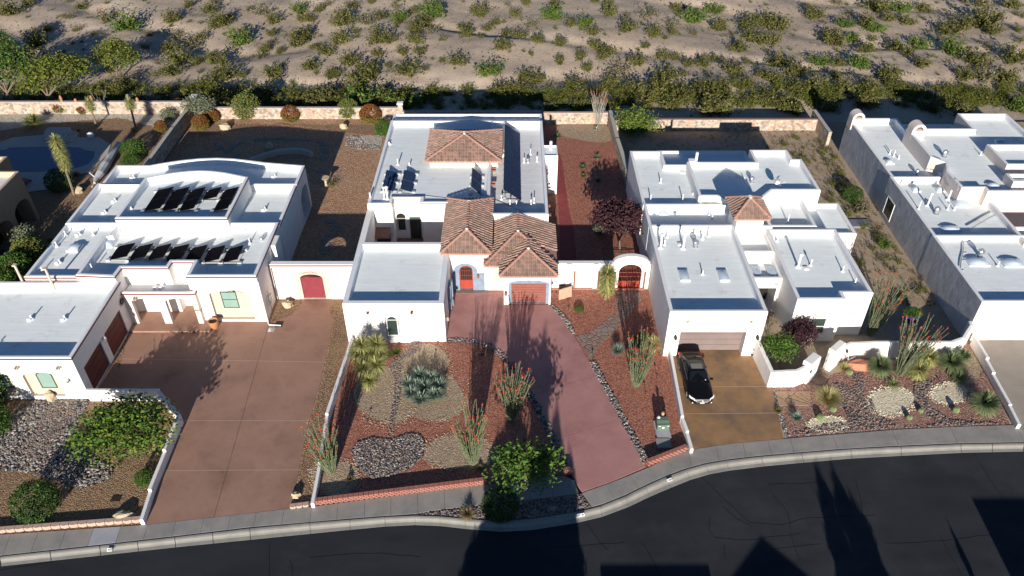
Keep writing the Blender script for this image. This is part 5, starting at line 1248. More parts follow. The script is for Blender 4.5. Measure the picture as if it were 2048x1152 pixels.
# ============================================================ HOUSE C (right of centre)
hC = thing('adobe_house', 'white rounded-parapet flat-roofed house behind the black car with a small tiled turret', 'house', (19, 56, 0))
WG = dict(mats=('stucco_side_shade', 'parapet_white'))
WC = dict(mats=('stucco_white', 'parapet_white'))
WR = dict(mats=('stucco_rough', 'parapet_white'))
cf = Wall((11.68, 44.3), (18.95, 44.3)); cx_ = lambda px, py, z=0: sx(px, py, z) - 11.68
a, b = 1.05, 6.05
block(hC, rp(11.68, 18.95, 44.3, 55.85), 4.5, 3.9, holes={0: [(rect(a, b, 0.0, 2.5), .75, None)]}, **WR)
garage_door(hC, cf, a, b, 0.03, 2.3, -.68, 'door_taupe', 4)
mb = MB(); cf.box(mb, a, b, 2.3, 2.38, -.7, -.5); mb.build('lintel', 'frame_white', hC)
fb = MB(); panel(fb, cf, rect(0.001, cf.L - .001, -.1, 4.4), [(rect(a, b, 0.0, 2.5), .01, None)], o=.012)
for k in range(9):   # rounded jamb on the right of the door
    t0, t1 = math.pi / 2 * k / 9, math.pi / 2 * (k + 1) / 9; c0 = Vector((11.68 + b + .02, 44.98, 0)); r_ = .68
    fb.quad(c0 + Vector((-r_ * 0 - math.sin(t0) * .0, 0, 0)), c0, c0, c0) if False else None
fb.build('front_wall', 'stucco_white', hC)
for px in (1374, 1501): canale(hC, cf, cx_(px, 640, 3.6), 3.55, 'stucco_beige', .16, .25)
for px in (1349, 1512): sconce(hC, cf, cx_(px, 668, 2.0), 1.9, 'bronze_dark', 1.3)
block(hC, rp(11.66, 22.2, 55.55, 59.2), 4.49, 3.75, **WR)
block(hC, [(11.6, 58.9), (16.9, 58.9), (16.9, 66.2), (14.75, 66.2), (14.75, 68.85), (11.6, 68.85)], 4.47, (4.0, 3.95), **WR)
block(hC, rp(14.6, 23.6, 66.0, 70.7), 3.5, 3.15, **WC)
block(hC, [(16.6, 59.6), (18.2, 59.6), (18.9, 59.0), (22.1, 59.2), (23.4, 60.6), (27.75, 60.6), (27.65, 66.3), (26.8, 66.3), (26.75, 68.1), (23.1, 68.1), (23.1, 65.75), (16.6, 65.75)], 5.0, 4.5, **WC)
block(hC, rp(21.0, 26.2, 56.0, 60.7), 4.2, 3.7, **WC)
block(hC, rp(26.0, 30.05, 56.4, 61.4), 3.15, 2.85, **WC)
for (x, y) in ((29.85, 56.6), (26.4, 56.6)): MB().bbox(x - .14, x + .14, y - .14, y + .14, 0, 2.9).build('porch_post', 'stucco_white', hC)
hp = [(21.65, 46.0), (25.4, 46.0), (25.4, 46.78), (27.7, 46.78), (27.6, 55.5), (21.65, 55.5)]
cw = Wall((21.65, 46.0), (25.4, 46.0)); cw2 = Wall((25.4, 46.78), (27.7, 46.78)); xw = lambda px, py, z=0: sx(px, py, z) - 21.65
wa, wb = xw(1617, 650, 1.5), xw(1648, 650, 1.5)
ga, gb_ = sx(1689, 632, 2.3) - 25.4, sx(1711, 632, 2.3) - 25.4
block(hC, hp, 4.3, 3.75, holes={0: [(rect(wa, wb, .75, 2.55), .12, None)], 2: [(rect(ga, gb_, 1.9, 2.65), .08, None)]}, **WC)
window(hC, cw, wa, wb, .75, 2.35, -.1, 'frame_white', 'glass_window', bars=(1.5,)); mb = MB(); cw.box(mb, wa, wb, 2.37, 2.55, -.12, -.02); mb.build('window_head', 'stucco_beige', hC)
wg = window(hC, cw2, ga, gb_, 1.9, 2.65, -.07, 'frame_white', 'glass_block', fw=.04, bars=(2.09, 2.28, 2.47), vbars=tuple(ga + (gb_ - ga) * k / 4 for k in (1, 2, 3)))
block(hC, rp(18.85, 21.8, 52.5, 55.7), 4.0, 3.6, **WC)
jw = Wall((18.9, 49.6), (21.75, 49.6))
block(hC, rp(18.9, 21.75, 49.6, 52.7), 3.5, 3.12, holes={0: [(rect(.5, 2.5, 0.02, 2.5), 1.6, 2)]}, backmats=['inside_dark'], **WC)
canale(hC, jw, 2.35, 2.9, 'stucco_beige', .16, .2)
x, y = at(1498, 482, 3.6); skylight(hC, x - .45, x + .5, y - .1, y + 1.0, 3.6, .12, .1)
x, y = at(1515, 556, 3.12)
for px in (1517, 1548): x, y = at(px, 556, 3.15); skylight(hC, x - .38, x + .38, y - .3, y + 1.4, 3.12, .16, .08)
for px in (1371, 1450): x, y = at(px, 563, 3.9); skylight(hC, x - .38, x + .38, y, y + 1.3, 3.9, .16, .08)
x, y = at(1328, 431, 3.75); skylight(hC, x - .45, x + .4, y, y + .8, 3.75, .1, .15)
for px in (1501, 1540):
    q = jw  # small round lights on the stepped fascia
    mb = MB(); x, y = at(px, 515, 3.75); mb.lathe([(0.1, 3.6), (.12, 3.7), (.05, 3.78)], (x - .02, 52.46), 8); mb.build('wall_lamp', 'stucco_beige', hC)
# turret
MB().box(18.85, 21.1, 54.9, 57.35, 3.6, 5.9).build('turret_wall', 'stucco_white', hC)
hip_roof(hC, 18.45, 21.5, 54.5, 57.75, 5.9, 19.95, 56.05, 56.25, 6.95, 7)
for (px, py, z, h, c_) in [(1321, 365, 4, .5, 0), (1301, 400, 4, .6, 0), (1365, 401, 4, .7, 0), (1302, 427, 3.75, .4, 0), (1334, 475, 3.9, .5, 0), (1321, 496, 3.9, 1.3, 1), (1329, 490, 3.9, .4, 1), (1366, 497, 3.9, 1.5, 1), (1404, 478, 3.9, .5, 0), (1389, 472, 3.9, .4, 1), (1417, 473, 3.9, .6, 1), (1405, 479, 3.9, .4, 1), (1405, 549, 3.9, .45, 0), (1488, 361, 4.5, .4, 0), (1489, 363, 4.5, .3, 0), (1418, 432, 3.75, .5, 0), (1424, 437, 3.75, .4, 0), (1547, 480, 3.75, .4, 0), (1554, 483, 3.75, .45, 0), (1596, 534, 3.75, 1.2, 1), (1621, 531, 3.75, .5, 1), (1685, 543, 3.75, .6, 0), (1710, 566, 3.75, .5, 0), (1575, 446, 3.7, .9, 0)]:
    x, y = at(px, py, z); pipe(hC, x, y, z, h, .09 if h > 1 else .05, cap=c_)
for (px, py, z) in [(1360, 489, 3.9), (1612, 537, 3.75), (1568, 470, 3.75), (1365, 345, 4.0), (1388, 387, 4.0)]:
    x, y = at(px, py, z); boxvent(hC, x, y, z, .4, .1)
for (px, py, z, s_) in [(1391, 493, 3.9, 1), (1503, 364, 4.5, .9)]: x, y = at(px, py, z); turbine(hC, x, y, z, s_)
x, y = at(1384, 333, 4.5); mb = MB(); mb.bbox(x - .35, x + .35, y - .1, y + .5, 4.4, 5.1); mb.tube([(x + .35, y + .2, 4.5), (x + .35, y + .2, 5.9)], .13, 8); mb.build('chimney', 'parapet_white', hC)
x, y = at(1558, 376, 4.5); mb = MB(); mb.tube([(x, y, 4.5), (x, y, 4.75), (x - .3, y, 5.2)], .03, 5); mb.tube([(x + .2, y, 4.5), (x, y, 4.9), (x + .5, y + .1, 5.1)], .03, 5); mb.build('antenna_mount', 'galvanised', hC)
sk = MB(); n = 10
for i in range(n):
    t0, t1 = 2 * math.pi * i / n, 2 * math.pi * (i + 1) / n; c0 = Vector((x - .35, y, 5.25)); r0 = .33
    sk.add([c0, c0 + Vector((r0 * math.cos(t0), -.1, r0 * math.sin(t0))), c0 + Vector((r0 * math.cos(t1), -.1, r0 * math.sin(t1)))], [(0, 1, 2)])
sk.build('satellite_dish', 'frame_aluminium', hC)
for (px, py) in ((1606, 540), (1430, 525)): x, y = at(px, py, 3.8)
sil = thing('folded_cover', 'silver grey folded cover lying in the dirt beside the right-hand patio', 'cover', at(1715, 447) + (0,))
x, y = at(1700, 452); MB().bbox(x, x + 2.1, y - .3, y + 1.0, 0, .14, .05).build('sheet', 'galvanised', sil)

# front courtyard walls of house C
cyC = thing('courtyard_wall', 'white curved courtyard wall with tall stepped gate piers right of the car', 'wall', (22, 42.5, 0))
def wallpiece(root, pts, h0, h1, th, part='wall_panel', m='stucco_white'):
    for i, (a, b) in enumerate(zip(pts[:-1], pts[1:])):
        wl = Wall(a, b); t0, t1 = i / (len(pts) - 1), (i + 1) / (len(pts) - 1); z0_, z1_ = h0 + (h1 - h0) * t0, h0 + (h1 - h0) * t1
        mb = MB(); e = th * .45
        v = [wl.pt(-e, -.2, th / 2), wl.pt(wl.L + e, -.2, th / 2), wl.pt(wl.L + e, -.2, -th / 2), wl.pt(-e, -.2, -th / 2), wl.pt(-e, z0_ - .05, th / 2), wl.pt(wl.L + e, z1_ - .05, th / 2), wl.pt(wl.L + e, z1_ - .05, -th / 2), wl.pt(-e, z0_ - .05, -th / 2),
             wl.pt(-e, z0_, th / 2 - .05), wl.pt(wl.L + e, z1_, th / 2 - .05), wl.pt(wl.L + e, z1_, -th / 2 + .05), wl.pt(-e, z0_, -th / 2 + .05)]
        f = []
        for k in range(4):
            j = (k + 1) % 4; f += [(k, j, 4 + j, 4 + k), (4 + k, 4 + j, 8 + j, 8 + k)]
        f.append((8, 9, 10, 11)); mb.add(v, f); mb.build(part, m, root)
wallpiece(cyC, [(18.75, 44.3), at(1536, 772)], 1.7, 1.55, .3)
wallpiece(cyC, [at(1536, 772), at(1585, 771), at(1606, 763)], 1.5, 1.7, .3)
wallpiece(cyC, [at(1608, 760), at(1617, 752)], 2.05, 2.05, .7, 'gate_pier')
wallpiece(cyC, [at(1622, 738), at(1634, 719)], .02, .02, .2, 'threshold')
ga_, gb2 = at(1614, 758), at(1660, 737)
wallpiece(cyC, [at(1655, 737), at(1668, 726)], 2.1, 2.1, .55, 'gate_pier')
wallpiece(cyC, [at(1672, 722), at(1692, 716), at(1740, 714)], 1.55, 1.6, .3)
wallpiece(cyC, [at(1740, 714), at(1800, 714), at(1890, 714)], 1.6, 1.6, .3)
wallpiece(cyC, [at(1890, 714), at(1912, 708), at(1926, 686)], 1.6, 1.9, .3)
wallpiece(cyC, [at(1926, 686), (35.7, 46.1)], 1.9, 1.9, .3)
igt = MB(); A_, B_ = at(1625, 752), at(1650, 738); wl = Wall(A_, B_)
for i in range(8): a = i * wl.L / 7; igt.tube([wl.pt(a, .1, 0), wl.pt(a, 1.65, 0)], .012, 4)
for z in (.12, .9, 1.6): igt.tube([wl.pt(0, z, 0), wl.pt(wl.L, z, 0)], .02, 4)
for i in range(7):
    for z in (.35, .7, 1.1, 1.4): q = wl.pt((i + .5) * wl.L / 7, z, 0); igt.tube([q + Vector((0, 0, .1)), q + wl.d * .05, q - Vector((0, 0, .1)), q - wl.d * .05], .008, 3)
igt.build('iron_gate', 'bronze_dark', cyC)
sconce(cyC, Wall(at(1606, 768), at(1617, 760)), .2, 1.2, 'bronze_dark'); sconce(cyC, Wall(at(1680, 722), at(1700, 719)), .2, 1.0, 'bronze_dark')
nb_ = MB(); nb_.box(*[0, 0, 0, 0, 0, 0]) if False else None

# ============================================================ HOUSE D (far right)
hD = thing('adobe_house', 'big cream-walled flat-roofed house with two barrel-topped chimneys at the right edge', 'house', (42, 60, 0))
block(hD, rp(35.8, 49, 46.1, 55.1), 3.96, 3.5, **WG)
dfw = Wall((35.8, 46.1), (49, 46.1)); mb = MB(); panel(mb, dfw, rect(.002, dfw.L, -.1, 3.85), [(rect(1.85, 7.5, .02, 2.3), .12, None)], o=.01); mb.build('front_wall', 'stucco_cream', hD)
garage_door(hD, dfw, 1.85, 7.5, .02, 2.3, -.08, 'stucco_cream', 4)
mb = MB(); dfw.box(mb, .65, .85, 1.6, 1.8, .01, .12); mb.build('wall_lamp', 'frame_white', hD)
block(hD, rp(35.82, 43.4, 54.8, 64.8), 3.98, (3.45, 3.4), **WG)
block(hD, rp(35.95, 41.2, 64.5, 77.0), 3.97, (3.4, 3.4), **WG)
dw = Wall((35.82, 64.8), (35.82, 54.8)); window(hD, dw, .9, 2.6, .5, 2.4, .0, 'frame_white', 'glass_window', fw=.08)
block(hD, [(40.6, 61.05), (42.65, 61.05), (42.65, 60.4), (52, 60.4), (52, 76.0), (46.85, 76.0), (46.85, 72.6), (40.15, 72.6), (40.15, 66.7), (41.1, 65.6), (40.5, 64.1)], 5.0, 4.5, mats=('stucco_cream', 'parapet_white'))
block(hD, rp(40.9, 47.0, 72.4, 76.5), 3.5, 3.1, **WC)
block(hD, rp(46.1, 56, 64.3, 68.3), 5.5, 5.1, mats=('stucco_cream', 'parapet_white'))
block(hD, rp(45.3, 56, 61.4, 62.9), 5.4, 5.0, mats=('stucco_cream', 'parapet_white'))
block(hD, rp(43.1, 49, 54.0, 56.4), 3.94, 3.3, mats=('stucco_cream', 'parapet_white'))
def barrel_chimney(x0, x1, y0, y1, z0_, z1_):
    mb = MB(); mb.box(x0, x1, y0, y1, z0_, z1_); o = mb.build('chimney', 'stucco_cream', hD)
    b_ = MB(); n = 12; c = (x0 + x1) / 2; r_ = (x1 - x0) / 2; ri = r_ * .62
    for k in range(n):
        t0, t1 = math.pi * k / n, math.pi * (k + 1) / n
        f = lambda t, rr, yy: (c + rr * math.cos(t), yy, z1_ + rr * math.sin(t))
        b_.quad(f(t0, r_, y0), f(t0, r_, y1), f(t1, r_, y1), f(t1, r_, y0)); b_.quad(f(t1, ri, y0), f(t1, ri, y1), f(t0, ri, y1), f(t0, ri, y0))
        b_.quad(f(t0, ri, y0), f(t0, r_, y0), f(t1, r_, y0), f(t1, ri, y0)); b_.quad(f(t1, ri, y1), f(t1, r_, y1), f(t0, r_, y1), f(t0, ri, y1))
    b_.build('chimney_hood', 'stucco_cream', o)
    MB().box(x0 + .3, x1 - .3, y0 + .3, y1 - .3, z1_ - .02, z1_ + .1).build('flue', 'rock_tan', o)
barrel_chimney(35.84, 37.1, 75.6, 76.7, 3.3, 4.55)
barrel_chimney(40.14, 41.5, 71.3, 72.45, 4.4, 5.35)
for (px, py, z, h, c_) in [(1779, 308, 3.4, .5, 0), (1787, 313, 3.4, .7, 0), (1797, 317, 3.4, .4, 0), (1771, 336, 3.4, .55, 0), (1961, 310, 4.5, .4, 0), (1803, 368, 3.43, .4, 0), (1837, 418, 3.43, .9, 0), (1855, 411, 3.43, 1.2, 1), (1896, 399, 3.43, 1.0, 0), (1895, 419, 3.43, .6, 0), (1908, 420, 3.43, .4, 0), (1995, 532, 3.5, .5, 0), (1874, 350, 3.4, .2, 0)]:
    x, y = at(px, py, z); pipe(hD, x, y, z, h, .08 if h > .9 else .045, cap=c_)
for (px, py, z, s_) in [(1888, 313, 4.5, 1.1), (1872, 427, 3.43, 1.1), (1959, 512, 3.5, 1.1), (1833, 349, 3.4, .9)]: x, y = at(px, py, z); turbine(hD, x, y, z, s_)
for (px, py, z, a, b) in [(1781, 329, 3.4, .75, .8), (1834, 384, 3.43, .75, .8), (1882, 384, 3.43, .75, .8), (1927, 415, 3.43, 1.5, 1.2), (1905, 465, 3.43, 1.6, .9), (1960, 533, 3.5, 1.7, 1.1), (2030, 535, 3.5, 1.7, 1.1), (2002, 288, 4.5, .9, .6), (2013, 297, 4.5, .9, .6), (2024, 307, 4.5, .9, .6), (1990, 377, 4.5, 1.1, .8)]:
    x, y = at(px, py, z); skylight(hD, x - a / 2, x + a / 2, y, y + b, z, .12, .2)
lad = MB()      # loose conduit with brackets on the roof
pts = [at(a, b, 3.5) for a, b in [(1940, 460), (1955, 452), (1975, 440), (1990, 433)]]; lad.tube([(p[0], p[1], 3.7) for p in pts], .05, 5)
pts = [at(a, b, 3.56) for a, b in [(1927, 483), (1926, 505), (1922, 520), (1920, 540)]]; lad.tube([(p[0], p[1], 3.6) for p in pts], .05, 5)
for p in pts: lad.tube([(p[0], p[1], 3.5), (p[0] + .35, p[1], 3.55)], .03, 4)
lad.build('conduit', 'frame_aluminium', hD)
x, y = at(1915, 380, 4.6); an = MB(); an.tube([(x, y, 4.5), (x - .1, y, 5.3)], .03, 5); an.tube([(x - .6, y, 5.2), (x + .6, y + .3, 5.4)], .02, 4)
for i in range(5): an.tube([(x - .5 + i * .25, y - .25, 5.2 + i * .04), (x - .5 + i * .25, y + .35, 5.25 + i * .04)], .012, 3)
an.build('antenna', 'frame_aluminium', hD)

# ============================================================ FAR-LEFT NEIGHBOUR (dark tan, mostly out of view)
hE = thing('adobe_house', 'tan stucco house with shaded arches beside the pool at the left edge', 'house', (-50, 60, 0))
ne = Wall((-45.6, 50.5), (-45.6, 63.5))
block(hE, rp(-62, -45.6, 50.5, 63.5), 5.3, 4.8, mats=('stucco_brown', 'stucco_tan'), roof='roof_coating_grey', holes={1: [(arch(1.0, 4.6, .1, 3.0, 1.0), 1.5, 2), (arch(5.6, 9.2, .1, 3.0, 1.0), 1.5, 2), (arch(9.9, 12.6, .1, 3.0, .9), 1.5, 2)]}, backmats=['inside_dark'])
block(hE, rp(-62, -48.6, 63.3, 67.0), 4.9, 4.4, mats=('stucco_brown', 'stucco_tan'), roof='roof_coating_grey')
# ============================================================ SOLAR PANELS
def solar(label, pf, pt, z, raise_side, lift, nx, ny, m, cellline=True, group=None, x1=None):
    """pf = (left,right) front corners in view, pt = rear corners; raise_side 'r' or 'l' is the high edge"""
    zl, zr = (z + .12, z + .12 + lift) if raise_side == 'r' else (z + .12 + lift, z + .12)
    a = at(pf[0][0], pf[0][1], zl); b = at(pf[1][0], pf[1][1], zr); d = at(pt[0][0], pt[0][1], zl); c = at(pt[1][0], pt[1][1], zr)
    x0, xx1 = (a[0] + d[0]) / 2, (b[0] + c[0]) / 2; y0, y1 = (a[1] + b[1]) / 2, (c[1] + d[1]) / 2
    t = thing('solar_panel', label, 'solar panel', ((x0 + xx1) / 2, (y0 + y1) / 2, z), 0, group)
    w_ = xx1 - x0
    def pt3(u, v, o=0.0):
        zz = zl + (zr - zl) * u; n = Vector((-(zr - zl), 0, w_)).normalized()
        return Vector((x0 + w_ * u, y0 + (y1 - y0) * v, zz)) + n * o
    for i in range(nx):
        for j in range(ny):
            u0, u1, v0, v1 = i / nx + .006, (i + 1) / nx - .006, j / ny + .003, (j + 1) / ny - .003
            mb = MB(); V = [pt3(u, v, o) for o in (-.04, 0) for (u, v) in ((u0, v0), (u1, v0), (u1, v1), (u0, v1))]
            mb.add(V, [(3, 2, 1, 0), (0, 1, 5, 4), (1, 2, 6, 5), (2, 3, 7, 6), (3, 0, 4, 7), (4, 5, 6, 7)])
            po_ = mb.build('panel', 'frame_aluminium' if m == 'solar_blue' and cellline else 'black_iron', t)
            g = MB(); e = .012 / w_; f = .012 / (y1 - y0)
            g.add([pt3(u0 + e, v0 + f, .004), pt3(u1 - e, v0 + f, .004), pt3(u1 - e, v1 - f, .004), pt3(u0 + e, v1 - f, .004)], [(0, 1, 2, 3)]); g.build('cells', m, po_)
            if cellline:
                l = MB()
                for k in range(1, 6):
                    uu = u0 + (u1 - u0) * k / 6; l.add([pt3(uu - .004, v0 + f, .007), pt3(uu + .004, v0 + f, .007), pt3(uu + .004, v1 - f, .007), pt3(uu - .004, v1 - f, .007)], [(0, 1, 2, 3)])
                l.build('cell_lines', 'solar_line', po_)
    fr = MB()
    for v in ([0.08, .92] if ny < 3 else [k / ny + .02 for k in range(ny)] + [.98]):
        for u, zz in ((0.06, zl), (.94, zr)):
            p = pt3(u, v, -.05); fr.tube([(p.x, p.y, z), tuple(p)], .025, 4)
        p, q = pt3(-.04, v, -.06), pt3(1.04, v, -.06); fr.tube([tuple(p), tuple(q)], .025, 4); fr.tube([(p.x, p.y, z + .03), (q.x, q.y, z + .03)], .025, 4)
    fr.build('rack', 'frame_aluminium', t, kind='stuff' if ny > 3 else None)
    if ny < 3:
        for u in (-.06, 1.06):
            for v in (.04, .96) if m == 'solar_black' else (.04, .5, .96):
                p = pt3(u, v); MB().bbox(p.x - .17, p.x + .17, p.y - .12, p.y + .12, z, z + .16).build('ballast_block', 'ballast', t)
    return t
def zz(x, y, ox=0, oy=288): return (ox + x / 4, oy + y / 4)
ORD = ['leftmost', 'second from left', 'third from left', 'middle', 'fifth from left', 'sixth from left', 'rightmost']
gU, gL = 'long black panels on the raised roof of the left house', 'row of seven black panels on the front roof of the left house'
for i, (a, b, c, d) in enumerate([((1155, 525), (1270, 530), (1275, 350), (1375, 360)), ((1295, 525), (1405, 530), (1405, 350), (1505, 360)), ((1435, 525), (1540, 530), (1540, 350), (1635, 360)), ((1628, 430), (1720, 440), (1670, 350), (1765, 360)), ((1710, 525), (1810, 530), (1805, 350), (1900, 360))]):
    n_ = ['leftmost long black panel on the raised curved-back roof', 'long black panel second from left on the raised roof', 'long black panel in the middle of the raised roof', 'short black panel on the raised roof, half the length of its neighbours', 'rightmost long black panel beside the raised roof edge'][i]
    solar(n_, (zz(*a), zz(*b)), (zz(*c), zz(*d)), 4.98, 'r', .38, 1, 1 if i == 3 else 2, 'solar_black', False, gU)
for i, (a, b, c, d) in enumerate([((890, 905), (990, 920), (955, 798), (1075, 810)), ((1045, 910), (1140, 922), (1105, 800), (1220, 815)), ((1195, 912), (1290, 925), (1245, 803), (1365, 815)), ((1340, 918), (1440, 930), (1380, 805), (1510, 820)), ((1490, 925), (1590, 938), (1535, 812), (1655, 825)), ((1638, 930), (1735, 940), (1680, 815), (1800, 828)), ((1785, 930), (1890, 942), (1830, 818), (1940, 828))]):
    n_ = ORD[i] + ' of the seven black panels on the front roof of the left house'
    solar(n_, (zz(*a), zz(*b)), (zz(*c), zz(*d)), 4.05, 'r', .38, 1, 1, 'solar_black', False, gL)
solar('left one of two blue striped panels on the front left of the centre roof', ((764, 379), (788, 382)), ((772, 342), (798, 343)), 4.12, 'l', .35, 1, 2, 'solar_blue', group='blue striped panels on the centre roof')
solar('right one of two blue striped panels on the front left of the centre roof', ((800, 380), (824, 383)), ((808, 342), (834, 343)), 4.12, 'l', .35, 1, 2, 'solar_blue', group='blue striped panels on the centre roof')
solar('steep narrow blue panel pair just behind the tiled entry roof', ((942, 377), (963, 386)), ((943, 346), (964, 340)), 4.1, 'l', .9, 1, 2, 'solar_blue', group='blue striped panels on the centre roof')
solar('long dark blue panel array running back along the centre house roof', ((1006, 381), (1042, 399)), ((1010, 252), (1040, 262)), 3.62, 'l', 1.15, 2, 12, 'solar_blue', False)

# ============================================================ PLANTS
RG = np.random.default_rng(7)
def raw_mesh(name, parts, mats, smooth=False):
    """parts: list of (verts Nx3, faces list-of-arrays (M,k), material index)"""
    V = []; F_ = []; Mi = []; off = 0
    for v, f, mi in parts:
        V.append(np.asarray(v, float)); f = np.asarray(f) + off; F_.extend(f.tolist())
        Mi.extend([mi] * len(f) if np.isscalar(mi) else list(mi)); off += len(v)
    me = bpy.data.meshes.new(name); me.from_pydata(np.concatenate(V).tolist(), [], F_)
    for m in mats: me.materials.append(MATS[m])
    if len(mats) > 1: me.polygons.foreach_set('material_index', Mi)
    return me
def unit(n, rg=RG):
    a = rg.normal(size=(n, 3)); return a / np.linalg.norm(a, axis=1, keepdims=True)
def leafq(C, size, rg=RG, asp=0.5, nm=3, bias=None):
    """leaf blades round centres C"""
    n = len(C); a = unit(n, rg)
    if bias is not None: a = a + bias; a /= np.linalg.norm(a, axis=1, keepdims=True)
    b = np.cross(a, unit(n, rg)); b /= np.linalg.norm(b, axis=1, keepdims=True) + 1e-9
    s = (size * rg.uniform(0.6, 1.35, n))[:, None]
    V = np.stack([C - a * s, C + b * s * asp, C + a * s, C - b * s * asp], 1).reshape(-1, 3)
    F_ = np.arange(4 * n).reshape(n, 4); return V, F_, rg.integers(0, nm, n)
def tubes(paths, r0, r1, seg=4):
    V = []; F_ = []; off = 0
    for p in paths:
        p = np.asarray(p, float); n = len(p); rad = np.linspace(r0, r1, n)
        for i in range(n):
            d = p[min(i + 1, n - 1)] - p[max(i - 1, 0)]; d = d / (np.linalg.norm(d) + 1e-9)
            a = np.cross(d, (0.3, 0.9, 0.1)); a /= np.linalg.norm(a) + 1e-9; b = np.cross(d, a)
            for k in range(seg):
                t = 2 * math.pi * k / seg; V.append(p[i] + (a * math.cos(t) + b * math.sin(t)) * rad[i])
        for i in range(n - 1):
            for k in range(seg): F_.append((off + i * seg + k, off + i * seg + (k + 1) % seg, off + (i + 1) * seg + (k + 1) % seg, off + (i + 1) * seg + k))
        off += n * seg
    return np.array(V), np.array(F_)
def bush_mesh(name, seed, mats, stems=26, per=22, leaf=0.085, h=0.95, spread=1.0, stem_m='leaf_brown', fill=0.25):
    """open desert shrub, unit radius: many stems fan up and out, leaves in tufts along them"""
    rg = np.random.default_rng(seed); C = []; paths = []
    for i in range(stems):
        t = rg.uniform(0, 2 * math.pi); tilt = math.acos(rg.uniform(0.12, 1.0)); L = rg.uniform(0.65, 1.1) * (0.8 + .3 * rg.random())
        d = np.array([math.sin(tilt) * math.cos(t) * spread, math.sin(tilt) * math.sin(t) * spread, math.cos(tilt) * h + .12])
        base = np.array([rg.normal() * .08, rg.normal() * .08, 0.0]); bend = np.array([rg.normal() * .1, rg.normal() * .1, .08])
        pts = [base + d * L * s + bend * s * s for s in (0, .35, .7, 1)]; paths.append(pts)
        for s in np.linspace(.3, 1.02, per): C.append(base + d * L * s + bend * s * s + rg.normal(size=3) * (0.055 + 0.05 * s))
    C = np.array(C); C[:, 2] = np.maximum(C[:, 2], .03)
    V, F_, mi = leafq(C, leaf, rg, .55, len(mats)); TV, TF = tubes(paths, .014, .005, 3)
    return raw_mesh(name, [(V, F_, mi), (TV, TF, len(mats))], list(mats) + [stem_m])
def blob_mesh(name, seed, mats, n=2600, leaf=0.06, rx=1, ry=1, rz=0.9, z0=.75, clump=40, hollow=.75, noise_=.16, redtop=None):
    """dense rounded shrub / tree crown of leaf clumps with an uneven outline"""
    rg = np.random.default_rng(seed); K = unit(clump, rg) * rg.uniform(hollow * .7, 1.0, (clump, 1)); 
    ki = rg.integers(0, clump, n); C = K[ki] + rg.normal(size=(n, 3)) * noise_ * 1.1
    q = unit(n // 2, rg) * rg.uniform(hollow, 1.04, (n // 2, 1)); C[:n // 2] = q + rg.normal(size=(n // 2, 3)) * noise_ * .3
    C = C * np.array([rx, ry, rz]) + np.array([0, 0, z0]); C = C[C[:, 2] > 0.02]
    V, F_, mi = leafq(C, leaf, rg, .6, len(mats))
    if redtop is not None:
        mi = np.where((C[:, 2] > z0 + rg.normal(size=len(C)) * .25) & (rg.random(len(C)) < .8), redtop, mi)
    return raw_mesh(name, [(V, F_, mi)], mats)
def rosette(c, n, L, wd, rg, up=(-.25, 1.0), droop=.15, nm=2, mi0=0, axis=(0, 0, 1)):
    """stiff pointed blades radiating from c"""
    V = []; F_ = []; Mi = []
    ax = np.array(axis, float); ax /= np.linalg.norm(ax)
    for i in range(n):
        t = rg.uniform(0, 2 * math.pi); s = rg.uniform(*up); rr = math.sqrt(max(0, 1 - s * s))
        d = np.array([rr * math.cos(t), rr * math.sin(t), s]); 
        if abs(ax[2]) < .999:
            # tilt the cone along the axis
            z = ax; x_ = np.cross((0, 1, 0), z); x_ /= np.linalg.norm(x_); y_ = np.cross(z, x_); d = x_ * d[0] + y_ * d[1] + z * d[2]
        l = L * rg.uniform(.75, 1.1); side = np.cross(d, (0, 0, 1)); side /= np.linalg.norm(side) + 1e-6; side *= wd / 2
        dr = np.array([0, 0, -droop * l]); p0 = c; p1 = c + d * l * .55 + dr * .15; p2 = c + d * l + dr
        o = len(V); V += [p0 - side * .7, p0 + side * .7, p1 + side, p1 - side, p2]; F_ += [(o, o + 1, o + 2, o + 3), (o + 3, o + 2, o + 4, o + 4)]; Mi += [mi0 + int(rg.integers(0, nm))] * 2
    return V, F_, Mi
def blades_mesh(name, heads, mats, seed, wd=.05, droop=.15, up=(-.25, 1.0), nm=2):
    """heads: (centre, blades, length[, axis])"""
    rg = np.random.default_rng(seed); mb = MB()
    for hd in heads:
        V, F_, Mi = rosette(np.array(hd[0], float), hd[1], hd[2], wd, rg, up, droop, nm, 0, hd[3] if len(hd) > 3 else (0, 0, 1))
        o = len(mb.v); mb.v += [tuple(p) for p in V]
        for f, m_ in zip(F_, Mi):
            f = tuple(i + o for i in f); mb.f.append(f[:3] if f[2] == f[3] else (f if f[3] != f[2] else f[:3])); mb.m.append(m_)
    mb.f = [tuple(dict.fromkeys(f)) for f in mb.f]
    me = bpy.data.meshes.new(name); me.from_pydata(mb.v, [], mb.f)
    for m in mats: me.materials.append(MATS[m])
    me.polygons.foreach_set('material_index', mb.m); return me

def mpx(py, z=0.0):
    s, c = math.sin(PITCH), math.cos(PITCH); return (CAM_H - z) / (s + (py - CY) / F * c) / F
